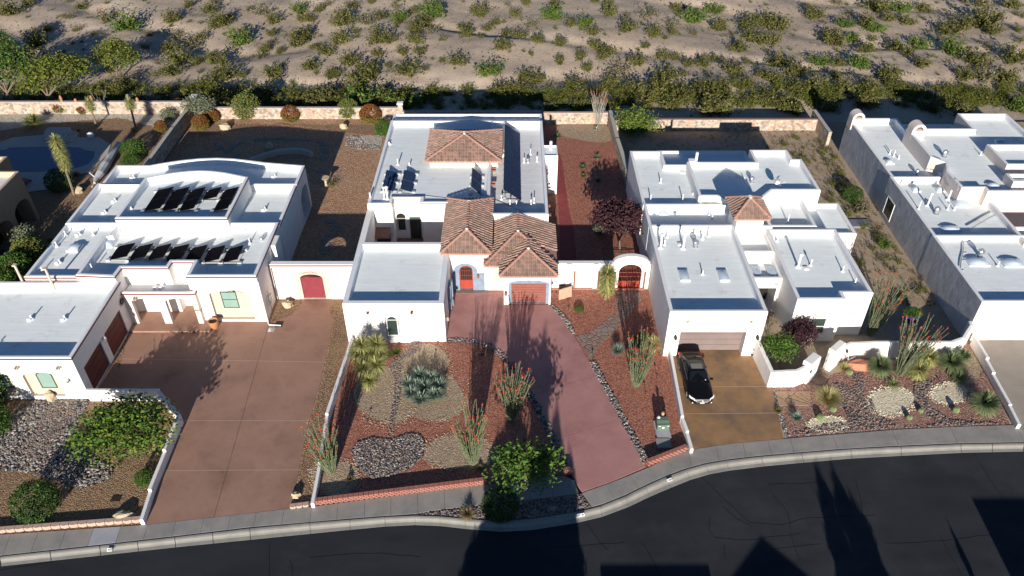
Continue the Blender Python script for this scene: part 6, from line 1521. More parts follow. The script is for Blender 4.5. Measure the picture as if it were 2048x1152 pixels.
# ---- desert shrubs: shared meshes, individual objects
CRE = [bush_mesh('creosote', 100 + i, ['leaf_creosote', 'leaf_creosote_dark', 'leaf_olive'], 34, 24, .075) for i in range(6)]
GRN = [bush_mesh('green_shrub', 200 + i, ['leaf_green', 'leaf_creosote', 'leaf_fresh'], 36, 26, .07, .8) for i in range(3)]
GRY = [bush_mesh('dry_shrub', 300 + i, ['leaf_olive', 'leaf_brown', 'leaf_silver'], 30, 16, .06, .7) for i in range(3)]
rnd = random.Random(77)
spots = []
def D(x, y, r, k='c'): spots.append((x, y, r, k))
# read off the photograph: centre x, foot y, radius (pixels), kind
for q in [(75, 80, 30, 'c'), (255, 48, 32, 'g'), (215, 30, 34, 'd'), (20, 22, 32, 'c'), (345, 40, 24, 'c'), (352, 62, 20, 'd'), (380, 8, 14, 'c'), (420, 20, 22, 'c'), (455, 35, 18, 'c'), (480, 72, 34, 'g'), (440, 45, 26, 'c'), (340, 95, 26, 'c'),
          (385, 75, 30, 'd'), (405, 68, 16, 'c'), (355, 115, 26, 'c'), (395, 120, 20, 'c'), (342, 140, 28, 'c'), (375, 112, 18, 'c'), (435, 115, 30, 'c'), (450, 145, 30, 'c'), (290, 90, 18, 'd'), (150, 55, 16, 'd'),
          (525, 20, 26, 'd'), (545, 35, 18, 'c'), (600, 12, 22, 'g'), (640, 18, 14, 'c'), (655, 8, 16, 'd'), (690, 45, 30, 'c'), (705, 15, 16, 'c'), (735, 45, 26, 'd'), (760, 35, 18, 'c'), (800, 35, 24, 'g'), (870, 25, 34, 'g'), (850, 42, 20, 'c'), (795, 50, 10, 'c'),
          (960, 18, 26, 'c'), (975, 50, 14, 'c'), (990, 40, 14, 'c'), (540, 60, 14, 'c'), (595, 75, 30, 'c'), (610, 62, 22, 'c'), (560, 92, 14, 'c'), (628, 90, 12, 'c'), (640, 95, 14, 'c'), (680, 82, 24, 'c'), (655, 103, 20, 'c'), (700, 120, 26, 'c'), (760, 80, 30, 'c'), (780, 84, 20, 'c'),
          (835, 60, 24, 'c'), (865, 65, 20, 'd'), (935, 68, 20, 'c'), (930, 50, 18, 'c'), (962, 76, 8, 'c'), (830, 85, 22, 'c'), (840, 105, 18, 'c'), (755, 105, 16, 'c'), (815, 138, 32, 'c'), (545, 140, 28, 'c'), (520, 105, 12, 'c'), (620, 130, 22, 'c'), (665, 145, 22, 'c'), (725, 150, 40, 'c'), (740, 140, 30, 'c'), (850, 138, 10, 'c'),
          (915, 125, 24, 'c'), (980, 140, 30, 'g'), (1005, 95, 26, 'c'), (1000, 168, 28, 'c'), (1012, 60, 14, 'c'), (1030, 25, 16, 'c'), (1062, 45, 20, 'd'), (1105, 30, 28, 'g'), (1140, 52, 18, 'c'), (1170, 50, 22, 'g'), (1185, 68, 20, 'c'), (1218, 25, 22, 'c'), (1215, 8, 16, 'c'), (1255, 60, 28, 'c'),
          (1298, 25, 26, 'd'), (1305, 70, 22, 'c'), (1350, 10, 16, 'c'), (1345, 48, 22, 'd'), (1385, 32, 30, 'g'), (1430, 12, 22, 'g'), (1440, 45, 24, 'c'), (1500, 35, 30, 'c'), (1530, 30, 26, 'c'), (1510, 68, 30, 'c'), (1545, 75, 26, 'c'), (1040, 68, 22, 'c'), (1075, 85, 18, 'c'), (1120, 86, 20, 'c'), (1120, 118, 18, 'c'), (1061, 107, 7, 'c'),
          (1190, 90, 20, 'c'), (1215, 100, 20, 'c'), (1160, 110, 18, 'c'), (1175, 130, 16, 'c'), (1208, 108, 20, 'c'), (1240, 130, 32, 'd'), (1275, 118, 24, 'c'), (1325, 105, 18, 'c'), (1348, 108, 18, 'c'), (1290, 92, 12, 'c'), (1335, 145, 30, 'c'), (1375, 125, 18, 'c'), (1405, 125, 20, 'c'), (1430, 112, 14, 'c'), (1478, 92, 26, 'c'), (1495, 122, 10, 'c'),
          (1465, 140, 28, 'c'), (1495, 165, 26, 'd'), (1520, 148, 18, 'c'), (1075, 148, 26, 'c'), (1050, 145, 24, 'c'), (1145, 160, 24, 'c'), (1158, 182, 22, 'c'), (1100, 210, 20, 'c'), (1155, 218, 20, 'c'), (1030, 165, 24, 'c'), (1225, 160, 24, 'c'), (1260, 175, 28, 'c'), (1300, 190, 36, 'c'), (1340, 200, 34, 'c'), (1320, 165, 30, 'c'), (1400, 178, 36, 'c'), (1440, 175, 28, 'c'), (1425, 215, 44, 'c'), (1370, 190, 26, 'c'),
          (1560, 35, 34, 'c'), (1630, 22, 26, 'c'), (1660, 65, 26, 'c'), (1690, 45, 22, 'g'), (1730, 45, 24, 'c'), (1755, 12, 30, 'c'), (1800, 12, 26, 'g'), (1815, 40, 20, 'c'), (1850, 12, 20, 'c'), (1895, 55, 30, 'c'), (1965, 40, 40, 'c'), (1925, 45, 28, 'c'), (2020, 12, 22, 'c'), (1980, 60, 24, 'c'), (1670, 78, 26, 'c'),
          (1705, 72, 20, 'g'), (1750, 55, 24, 'g'), (1790, 88, 26, 'c'), (1735, 95, 24, 'c'), (1840, 85, 28, 'g'), (1900, 100, 30, 'g'), (1815, 105, 20, 'c'), (1555, 115, 28, 'c'), (1590, 140, 34, 'c'), (1640, 115, 24, 'g'), (1680, 120, 20, 'c'), (1720, 125, 30, 'g'), (1670, 150, 16, 'c'), (1780, 145, 30, 'c'), (1775, 158, 20, 'c'), (1840, 130, 24, 'c'), (1950, 120, 34, 'c'), (2025, 115, 34, 'c'),
          (1970, 150, 36, 'd'), (1925, 150, 28, 'c'), (2010, 155, 30, 'c'), (1630, 175, 30, 'c'), (1600, 185, 30, 'c'), (1680, 180, 26, 'c'), (1735, 175, 30, 'c'), (1730, 205, 30, 'c'), (1560, 205, 34, 'c'), (1590, 225, 30, 'c'), (1655, 215, 28, 'c'), (1860, 210, 34, 'c'), (1900, 205, 24, 'c'), (1930, 225, 28, 'c'), (1830, 185, 24, 'c'), (1960, 190, 24, 'c'), (2040, 215, 26, 'g'), (1545, 158, 26, 'c'), (1525, 200, 30, 'c'),
          (525, 185, 34, 'c'), (550, 205, 20, 'c'), (630, 205, 36, 'c'), (650, 195, 30, 'c'), (590, 195, 24, 'c'), (740, 200, 40, 'y'), (790, 195, 36, 'y'), (770, 205, 30, 'c'), (820, 200, 26, 'g'), (715, 170, 22, 'g'), (280, 195, 24, 'c'), (330, 200, 24, 'c'), (375, 190, 26, 'c'), (405, 185, 24, 'c'), (450, 210, 34, 'c'), (495, 200, 28, 'c'), (420, 160, 28, 'c'), (480, 175, 24, 'c'), (240, 175, 30, 'c'), (260, 160, 26, 'd'), (200, 190, 26, 'c')]:
    D(*q)
while len(spots) < 290:
    x, y = rnd.uniform(-60, 2110), rnd.uniform(-10, 150)
    if all(abs(x - s[0]) > s[2] * 1.0 or abs(y - s[1]) > s[2] * .7 for s in spots): D(x, y, rnd.uniform(6, 17), rnd.choice('cccdd'))
LBL = {'c': ('creosote_bush', 'olive green desert bush on the pale sandy slope behind the walls', 'olive bushes dotted over the desert slope', CRE),
       'd': ('dry_bush', 'dry grey-green twiggy bush on the sandy desert slope', 'dry twiggy bushes on the desert slope', GRY),
       'g': ('mesquite_bush', 'bright green low bush on the sandy desert slope', 'bright green bushes on the desert slope', GRN),
       'y': ('rabbit_bush', 'yellow-green bush crowded against the wall behind the centre house', 'yellow-green bushes behind the centre house', GRN)}
ZX = [(110, 'above the left pool garden'), (230, 'above the right pool garden'), (330, 'above the pool wall corner'), (440, 'above the olive tree'), (540, 'above the large pale shrub'), (650, 'above the lone russet shrub'), (760, 'above the largest russet shrub'), (880, 'behind the centre house, left'),
      (1000, 'behind the centre house, right'), (1110, 'above the centre house corner'), (1220, 'above the bare grey ocotillo'), (1330, 'above the feathery yellow-green tree'), (1440, 'above the bare yard, left'), (1550, 'above the bare yard, middle'), (1660, 'above the bare yard, right'), (1770, 'above the left barrel chimney'), (1900, 'above the right barrel chimney'), (9999, 'above the far right roofs')]
ZW = {'c': 'olive green bush', 'd': 'grey twiggy bush', 'g': 'bright green bush', 'y': 'yellow-green bush'}
for (x, y, r, k) in spots:
    n_, lb, grp, ms = LBL[k]; X, Y = at(x, y + r * .25, -.3)
    lb = '%s %s %s, %s' % ('large' if r > 27 else 'small' if r < 17 else 'medium', ZW[k], next(t for q, t in ZX if x < q), 'at the top edge' if y < 40 else 'high upslope' if y < 85 else 'midway upslope' if y < 130 else 'low on the slope' if y < 170 else 'by the wall')
    if Y < 86.6: Y = 86.6 + rnd.uniform(0, .8)
    o = link(n_, ms[rnd.randrange(len(ms))]); sc = r * mpx(y) * 1.12
    o.location = (X, Y, desert_z(X, Y) - .05); o.rotation_euler = (0, 0, rnd.uniform(0, 6.28)); hz = rnd.uniform(.75, 1.05)
    o.scale = (sc, sc * rnd.uniform(.8, 1.05), sc * hz * .95)
    tag(o, lb, 'bush', grp)
same = {}
for o in COL.objects:
    if o.get('group') and o.get('category') == 'bush': same.setdefault(o['label'], []).append(o)
for lb, os_ in same.items():
    if 1 < len(os_) < 8:
        os_.sort(key=lambda o: o.location.x)
        for o, n_ in zip(os_, {2: ['left', 'right'], 3: ['left', 'middle', 'right']}.get(len(os_), ['leftmost', 'second', 'third', 'fourth', 'fifth', 'sixth', 'seventh'])): o['label'] = lb + ', ' + n_ + ' of ' + str(len(os_))
# the far rest of the desert scrub, beyond what can be told apart, as one mass
sv = []; sf = []; sm_ = []; 
src = [(np.array([v.co[:] for v in m.vertices]), [tuple(p.vertices) for p in m.polygons][::3]) for m in CRE[:2]]
for i in range(1300):
    Y = rnd.uniform(130, 190); X = rnd.uniform(-150, 150)
    if i >= 150:
        X, Y = at(rnd.uniform(-60, 2110), rnd.choice([rnd.uniform(-10, 175), rnd.uniform(172, 214), rnd.uniform(172, 214)]), -.3); Y = max(Y, 86.8)
        if i > 1230: X, Y = rnd.uniform(29.5, 35.2), rnd.uniform(50, 80)
        if i > 1230 and X < 30.6 and 56 < Y < 62: continue
    b_, f_ = src[i % 2]; s_ = rnd.uniform(.5, 1.6) if i < 150 else rnd.uniform(.22, .62) + (.6 if 86 < Y < 95 else 0); o_ = len(sv); z_ = desert_z(X, Y) if Y > 84 else 0
    sv.extend((b_ * s_ + np.array([X, Y, z_])).tolist()); sf.extend([tuple(k + o_ for k in f) for f in (f_ if i >= 150 and i % 3 else f_[::2])])
me = bpy.data.meshes.new('far_scrub'); me.from_pydata(sv, [], sf); me.materials.append(MATS['leaf_creosote'])
link('far_scrub', me)['kind'] = 'stuff'
# small dry tufts on the sand
tv = []; tf = []
for i in range(4200):
    X = rnd.uniform(-95, 95); Y = rnd.uniform(87, 140); z_ = desert_z(X, Y)
    if i > 3200: X = rnd.uniform(28, 35.5); Y = rnd.uniform(50, 82); z_ = 0
    if i > 4000: X = rnd.uniform(12.5, 34); Y = rnd.uniform(72, 81)
    if i > 3200 and X < 30.2 and 56 < Y < 62: continue
    o_ = len(tv)
    for k in range(5):
        t = rnd.uniform(0, 6.28); L = rnd.uniform(.12, .35); q = len(tv)
        tv += [(X - .03 * math.sin(t), Y + .03 * math.cos(t), z_), (X + .03 * math.sin(t), Y - .03 * math.cos(t), z_), (X + L * math.cos(t), Y + L * math.sin(t), z_ + L * .7)]; tf.append((q, q + 1, q + 2))
me = bpy.data.meshes.new('dry_tufts'); me.from_pydata(tv, [], tf); me.materials.append(MATS['leaf_brown']); link('dry_tufts', me)['kind'] = 'stuff'

# ---- trees and shrubs that stand on their own
def tree(name, label, cat, base, crown_c, crown_me, scale, trunk_r=.12, forks=4, m='bark', group=None, rz=0.0):
    t = thing(name, label, cat, (base[0], base[1], base[2] if len(base) > 2 else 0), 0, group)
    c = Vector(crown_c) - Vector(t.location); rg = random.Random(int(base[0] * 10)); mb = MB()
    mid = Vector((c.x * .35, c.y * .35, c.z * .4)); mb.tube([(0, 0, -.1), tuple(mid * .6), tuple(mid)], [trunk_r, trunk_r * .85, trunk_r * .7], 7)
    for i in range(forks):
        a = 2 * math.pi * i / forks + rg.uniform(-.4, .4); e = c + Vector((math.cos(a) * scale[0] * .6, math.sin(a) * scale[1] * .6, scale[2] * rg.uniform(.1, .55)))
        k = mid.lerp(e, .5) + Vector((rg.uniform(-.1, .1), rg.uniform(-.1, .1), .1)); mb.tube([tuple(mid), tuple(k), tuple(e)], [trunk_r * .6, trunk_r * .4, trunk_r * .15], 5)
        for j in range(2):
            e2 = k + (e - k) * .5 + Vector((rg.uniform(-1, 1) * scale[0] * .5, rg.uniform(-1, 1) * scale[1] * .5, rg.uniform(.1, .5) * scale[2])); mb.tube([tuple(k), tuple(e2)], [trunk_r * .3, trunk_r * .1], 4)
    mb.build('trunk', m, None).parent = t
    k = link('crown', crown_me, t, tuple(c), rz); k.scale = scale
    return t
def ctr(px, py, z): a = at(px, py, z); return (a[0], a[1], z)
def base(px, py): a = at(px, py, 0); return (a[0], a[1], 0)
crn_open = blob_mesh('crown_open', 21, ['leaf_fresh', 'leaf_green', 'leaf_palo'], 12000, .042, 1, 1, .75, 0, 70, .35, .12)
crn_green = blob_mesh('crown_green', 22, ['leaf_fresh', 'leaf_green', 'leaf_fresh'], 4300, .05, 1, 1, .9, 0, 34, .3, .15)
crn_plum = blob_mesh('crown_plum', 23, ['leaf_plum', 'leaf_plum', 'leaf_plum'], 12000, .055, 1, 1, .95, 0, 46, .35, .14)
crn_big = blob_mesh('crown_big', 24, ['leaf_yellow', 'leaf_creosote', 'leaf_palo'], 9000, .042, 1, 1, .9, 0, 60, .5, .14)
crn_dark = blob_mesh('crown_dark', 25, ['leaf_creosote', 'leaf_green', 'leaf_dark'], 9000, .042, 1, 1, .9, 0, 60, .5, .14)
def put(name, label, cat, me, px, py, rpx, z=0.0, sz=1.0, rz=0.0, group=None, sy=1.0):
    X, Y = at(px, py, z); o = link(name, me); s_ = rpx * mpx(py); o.location = (X, Y, z); o.scale = (s_, s_ * sy, s_ * sz); o.rotation_euler = (0, 0, rz)
    return tag(o, label, cat, group)
# blob meshes are unit radius resting on the ground
BL = lambda seed, mats, **k: blob_mesh('shrub', seed, mats, **k)
s_dark = BL(31, ['leaf_dark', 'leaf_dark', 'leaf_fresh'], n=5200, leaf=.045, clump=120, hollow=.9, noise_=.07)
s_green = BL(32, ['leaf_green', 'leaf_fresh', 'leaf_dark'], n=3600, leaf=.06, clump=90, hollow=.8, noise_=.1)
s_red = BL(33, ['leaf_yellow', 'leaf_green', 'leaf_redtip'], n=6500, leaf=.06, clump=100, hollow=.9, noise_=.07, redtop=2)
s_pale = BL(34, ['leaf_yellow', 'leaf_olive', 'leaf_green'], n=6000, leaf=.06, clump=90, hollow=.8, noise_=.08)
s_silver = BL(35, ['leaf_silver', 'leaf_silver', 'leaf_olive'], n=2600, leaf=.06, clump=50, hollow=.5, noise_=.14)
tree('mesquite_tree', 'wide low green tree with open crown behind the bent low wall at left', 'tree', base(262, 900), ctr(254, 864, 1.7), crn_open, (3.5, 2.9, 2.3), .10, 6)
tree('ash_tree', 'fresh green young tree over the pavement at the foot of the rose driveway', 'tree', base(1040, 1010), ctr(1052, 942, 2.5), crn_green, (2.5, 2.1, 2.2), .08, 6, 'bark_pale')
tree('plum_tree', 'dark purple leafed tree at the end of the timber walk', 'tree', base(1240, 500), ctr(1236, 443, 2.3), crn_plum, (2.6, 2.4, 2.1), .1, 6)
tree('plum_tree', 'dark purple leafed tree in the walled front courtyard right of the car', 'tree', base(1598, 700), ctr(1598, 672, 1.6), crn_plum, (1.5, 1.3, 1.4), .07, 4, rz=1.0)
tree('leafy_shrub', 'tall bright green shrub inside the courtyard wall right of the garage', 'shrub', base(1560, 745), ctr(1558, 700, 1.6), crn_green, (1.35, 1.5, 1.5), .06, 4, rz=2.0)
pal = bush_mesh('palo_verde', 41, ['leaf_palo', 'leaf_palo', 'leaf_green'], 90, 40, .05, 1.1, 1.0)
tree('palo_verde_tree', 'feathery bright yellow-green tree against the wall behind the red gravel yard', 'tree', base(1268, 262), ctr(1268, 262, .3), pal, (2.9, 2.3, 2.3), .1, 4)
tree('mesquite_tree', 'big dark green tree beyond the pool wall at the left edge', 'tree', (at(25, 190)[0], 89.5, -.4), ctr(20, 150, 2.0), crn_dark, (4.6, 3.2, 4.0), .2, 5)
tree('mesquite_tree', 'big yellow-green tree beyond the pool wall', 'tree', (at(105, 190)[0], 88.8, -.4), ctr(112, 160, 1.6), crn_big, (4.6, 3.0, 3.3), .2, 5, rz=1.0)
tree('mesquite_tree', 'pale green spreading tree on the sand right of the big yellow-green one', 'tree', (at(235, 150)[0], 97, -.3), ctr(234, 120, 1.4), crn_big, (3.8, 2.9, 2.8), .15, 5, rz=2.4)
tree('mesquite_tree', 'dark green tree half cut by the left edge above the pool', 'tree', (at(-20, 110)[0], 98, -.3), ctr(-15, 100, 1.6), crn_dark, (3.4, 3.0, 2.6), .2, 5, rz=2.0)
tree('olive_tree', 'small grey-green olive tree at the wall corner behind the left house', 'tree', base(402, 246), ctr(400, 222, 1.6), s_silver, (1.9, 1.6, 1.1), .08, 4)
put('clipped_bush', 'large round clipped dark green bush above the pinkish block edging', 'bush', s_dark, 80, 1022, 43, sz=1.0)
put('dark_bush', 'rounded dark bush on the planting strip below the young green tree', 'bush', s_dark, 1000, 1025, 37, sz=.95, rz=1)
put('small_bush', 'small dark green bush near the low stepped wall at left', 'bush', s_green, 293, 965, 19)
put('leafy_bush', 'bright green bush cut off by the left edge in front of the left garage', 'bush', s_green, -8, 860, 36)
put('leafy_bush', 'dark shaded tree-like bush against the garage windows at the left edge', 'bush', s_dark, -30, 815, 52, sz=1.4)
put('round_shrub', 'small round shrub with russet top nearest the rubble side wall', 'shrub', s_red, 404, 257, 17, group='round russet-topped shrubs')
put('round_shrub', 'small round shrub with russet top, second out from the rubble wall corner', 'shrub', s_red, 425, 242, 16, rz=1)
put('round_shrub', 'large pale yellow-green rounded shrub before the stone wall', 'shrub', s_pale, 497, 232, 28)
put('round_shrub', 'russet-topped round shrub alone at the middle of the stone wall', 'shrub', s_red, 583, 240, 18, rz=2)
put('round_shrub', 'pale yellow-green rounded shrub near the right end of the stone wall', 'shrub', s_pale, 698, 232, 21, rz=2)
put('round_shrub', 'largest russet-topped round shrub, next to the centre house rear corner', 'shrub', s_red, 742, 243, 21, rz=3)
put('round_shrub', 'green shrub against the left wall of the centre house', 'shrub', s_green, 768, 268, 17)
put('round_shrub', 'dark round shrub on white gravel behind the pool, left of the ocotillo', 'shrub', s_red, 124, 224, 15, rz=4)
put('round_shrub', 'small dark round shrub beside the left pool yucca', 'shrub', s_red, 168, 226, 11, rz=5)
put('round_shrub', 'dark round shrub in the wall corner right of the pool yuccas', 'shrub', s_red, 358, 218, 13, rz=5)
put('round_shrub', 'grey silvery shrub beside the rubble wall near the pool', 'shrub', s_silver, 337, 240, 15)
put('round_shrub', 'brownish round shrub at the foot of the rubble wall near the pool', 'shrub', s_red, 324, 262, 13, rz=6)
put('round_shrub', 'bright green shrub beside the rubble wall above the folded umbrella', 'shrub', s_green, 270, 310, 24, sz=.8)
put('round_shrub', 'lower green shrub touching the rear corner of the left house', 'shrub', s_green, 262, 327, 20, sz=.5, rz=2)
put('round_shrub', 'dark shaded ball shrub on the pool terrace', 'shrub', s_dark, 124, 378, 26)
put('sage_bush', 'silvery green shrub beside the left house wall', 'bush', s_silver, 58, 492, 28)
put('hedge_bush', 'yellowish green bush behind the garage roof corner', 'bush', s_pale, 66, 522, 30, sz=1.1)
put('hedge_bush', 'dense olive bush squeezed between neighbour and left garage', 'bush', s_green, 40, 556, 32, sz=1.1, rz=1)
put('hedge_bush', 'dark lower bush at the left edge behind the garage roof', 'bush', s_green, 15, 592, 34, rz=3)
put('sage_bush', 'small silvery bush in the shade left of the purple tree', 'bush', s_silver, 1199, 468, 13)
put('dark_bush', 'dark bush halfway along the weedy side yard', 'bush', s_dark, 1702, 400, 20, sz=.9)
put('weed_clump', 'grey-green weedy clump below the dark bush in the side yard', 'bush', GRY[0], 1722, 425, 26)
put('weed_clump', 'bright green weedy clump in the side yard', 'bush', GRN[1], 1770, 494, 20)
put('yellow_bush', 'small yellow-green plant beside the leaning stone slabs', 'plant', s_pale, 1158, 622, 10, sz=.6)
put('leafy_bush', 'leafy yellow-green bush behind the right-hand front ocotillo', 'bush', s_green, 1282, 690, 15, sz=1.2, rz=2)
for i, (px, py, r_, g_) in enumerate([(1648, 300, 14, 0), (1660, 330, 16, 2), (1680, 352, 14, 1), (1668, 365, 12, 0), (1690, 378, 14, 2), (1740, 455, 16, 0), (1752, 470, 14, 1), (1800, 600, 20, 0), (1832, 585, 18, 1), (1845, 560, 14, 2), (1735, 600, 12, 0), (1790, 545, 14, 1), (1640, 285, 13, 2), (1762, 520, 14, 0)]):
    put('weed_clump', 'scraggly brownish weed clump in the dirt between the two right houses', 'weed', GRY[g_], px, py, r_, sz=.7, rz=i, group='weeds in the side yard dirt')
# ---- yuccas, agaves, sotols
def yucca(label, heads, foot, L=.62, n=110, bloom=(), cat='yucca', mats=('blade_yucca', 'blade_yucca_dark'), seed=1, tall=None, wd=.05, skirt=True, lean=(0, 0)):
    f = base(*foot); t = thing('yucca', label, cat, f); tk = MB()
    hs = []
    for (px, py, z) in heads:
        c = ctr(px, py, z); c = Vector(c) - Vector(f); hs.append(c)
        tk.tube([(c.x * .5, c.y * .5, -.05), (c.x * .8, c.y * .8, c.z * .5), tuple(c)], [.13, .11, .10], 7)
    tk.build('trunk', 'bark', None).parent = t
    for i, c in enumerate(hs):
        hd = [((0, 0, 0), n, L)]
        if tall: hd = [((lean[0] * k * -.001, 0, -k * .16), int(n * .55), L * (1.0 if k < tall * .7 else .9)) for k in range(tall)]
        me = blades_mesh('leaf_head', hd, mats, seed * 10 + i, wd, .12, up=(-.45 if skirt else -.1, 1.0))
        link('leaf_head', me, t, tuple(c))
        if i in bloom:
            b_ = MB(); r = random.Random(i)
            for k in range(90):
                z_ = r.uniform(.25, .95); rr = .16 * math.sin(math.pi * min(1, (z_ - .15) / .85)) + .03; a = r.uniform(0, 6.28); p = Vector((rr * math.cos(a), rr * math.sin(a), z_))
                b_.add([p, p + Vector((.05, 0, .02)), p + Vector((.03, .05, -.03)), p + Vector((-.02, .03, -.05))], [(0, 1, 2, 3)])
            b_.tube([(0, 0, 0), (0, 0, .9)], .03, 4)
            o = b_.build('bloom', 'yucca_bloom', None); o.parent = t; o.location = tuple(c)
    return t
yucca('tall yucca clump with two cream flower stalks against the white garage wall', [(724, 690, 2.0), (753, 688, 2.1), (738, 706, 1.5), (716, 706, 1.3), (757, 706, 1.35)], (736, 742), 1.0, 260, (0, 1), seed=1)
yucca('three-headed lower yucca clump in front of the flowering one', [(725, 737, 1.0), (754, 730, 1.2), (738, 762, .7)], (740, 775), .95, 240, seed=2)
yucca('bushy single yucca with trunk left of the orange iron gate', [(1216, 545, 2.7)], (1210, 602), .95, 170, seed=3, tall=13)
yucca('tall thick-headed yucca with bare leaning trunk beside the pool', [(110, 280, 6.2)], (142, 388), .85, 200, seed=4, tall=20, cat='yucca')
yucca('small yucca tree left of the bare ocotillo above the pool', [(177, 202, 3.1)], (191, 253), .75, 130, seed=5, tall=8)
yucca('yucca tree with pale flower tip near the umbrella stand above the pool', [(258, 204, 3.3)], (268, 258), .8, 150, (0,), seed=6, tall=6)
yucca('yellow-tipped spiky yucca behind the right-hand front ocotillo', [(1305, 690, .9)], (1305, 705), .95, 260, seed=7, mats=('blade_yucca', 'blade_straw'))
yucca('leaning tufted yucca between the two big spiky balls in the right yard', [(1858, 712, 1.0), (1838, 738, .7)], (1828, 752), .95, 260, seed=8, tall=4)
yucca('short green yucca at the left foot of the spiky row in the right yard', [(1786, 768, .3)], (1786, 772), .62, 90, seed=9, mats=('blade_sotol', 'blade_yucca_dark'))
def ball(name, label, px, py, z, r_, n, seed, mats=('blade_sotol', 'blade_sotol'), wd=.05, up=(-.5, 1.0), droop=.1, cat='plant', group=None):
    c = ctr(px, py, z); me = blades_mesh(name, [((0, 0, z), int(n * 1.5), r_ * 1.08)], mats, seed, wd, droop, up)
    o = link(name, me, None, (c[0], c[1], 0)); return tag(o, label, cat, group)
ball('sotol', 'large spiky green ball plant beside the red boulder', 1760, 733, .75, 1.02, 520, 11)
ball('sotol', 'spiky green ball plant at the right end of the courtyard wall', 1902, 725, .8, 1.05, 560, 12)
ball('sotol', 'smaller spiky tuft behind the right-end ball plant', 1926, 712, .9, .7, 260, 13)
ball('sotol', 'dark spiky tuft below the right-end ball plant', 1918, 755, .4, .62, 240, 14)
ball('sotol', 'spiky green ball plant nearest the grey driveway', 1970, 806, .8, 1.12, 560, 15)
ball('straw_grass', 'large straw yellow bunch grass by the tan flagstones', 1655, 800, .3, 1.15, 620, 16, ('blade_straw', 'blade_yucca'), .02, (.15, 1.0), .1, 'grass clump')
ball('straw_grass', 'small straw yellow bunch grass left of the red boulder', 1688, 738, .2, .6, 260, 17, ('blade_straw', 'blade_yucca'), .02, (.15, 1.0), .1, 'grass clump')
ball('straw_grass', 'dry straw grass on the planting strip left of the dark bush', 935, 1028, .1, .65, 260, 18, ('blade_straw', 'leaf_brown'), .02, (.05, 1.0), .2, 'grass clump')
ball('green_grass', 'bright green grass tuft right of the yucca clump', 778, 712, .05, .5, 160, 19, ('leaf_green', 'leaf_yellow'), .025, (.2, 1.0), .2, 'grass clump')
ball('green_grass', 'brighter taller grass tuft nearer the garage wall', 793, 706, .05, .55, 170, 20, ('leaf_green', 'leaf_yellow'), .025, (.2, 1.0), .2, 'grass clump')
ball('grass_yucca', 'broad pale green grassy yucca left of the pool steps', 66, 246, .4, 1.35, 420, 21, ('blade_yucca', 'leaf_green'), .04, (.05, 1.0), .15)
ball('small_yucca', 'small yellow-green spiky plant at the foot of the right pool yucca', 268, 262, .1, .55, 90, 22, ('leaf_yellow', 'blade_yucca'), .05, (.1, 1.0))
ball('grey_sotol', 'grey spiky plant left of the right-hand front ocotillo', 1236, 702, .2, .75, 200, 23, ('blade_agave', 'blade_agave'), .025, (0, 1.0))
ball('grey_agave', 'pale blue-green agave tuft at the lower left of the right yard', 1592, 836, .15, .55, 70, 24, ('blade_agave', 'blade_agave'), .06, (.05, 1.0))
ball('dark_tuft', 'dark shaded green plant under the lamp by the pool umbrella', 152, 352, .3, .6, 80, 25, ('leaf_redtip', 'blade_yucca_dark'), .05, (.05, 1.0))
ag = thing('agave_clump', 'big blue-green clump of agave rosettes in the tan gravel circle', 'agave', base(850, 790))
for i, (px, py, r_) in enumerate([(816, 768, .62), (838, 752, .66), (862, 758, .62), (878, 772, .6), (824, 788, .6), (842, 800, .62), (868, 792, .58), (850, 775, .62), (832, 772, .5), (876, 790, .5)]):
    c = ctr(px, py, .25); me = blades_mesh('rosette', [((0, 0, 0), 150, r_ * 1.4)], ('blade_agave', 'blade_agave'), 60 + i, .075, .1, (-.1, 1.0))
    link('rosette', me, ag, (c[0] - ag.location.x, c[1] - ag.location.y, .25))
fl_ = MB(); r = random.Random(3)
for (px, py) in ((882, 780), (884, 794)):
    c = ctr(px, py, .6)
    for k in range(50): p = Vector(c) + Vector((r.gauss(0, .1), r.gauss(0, .1), r.gauss(0, .15))); fl_.add([p, p + Vector((.06, 0, .02)), p + Vector((.03, .06, -.03))], [(0, 1, 2)])
fl_.build('bloom', 'flower_yellow', ag)
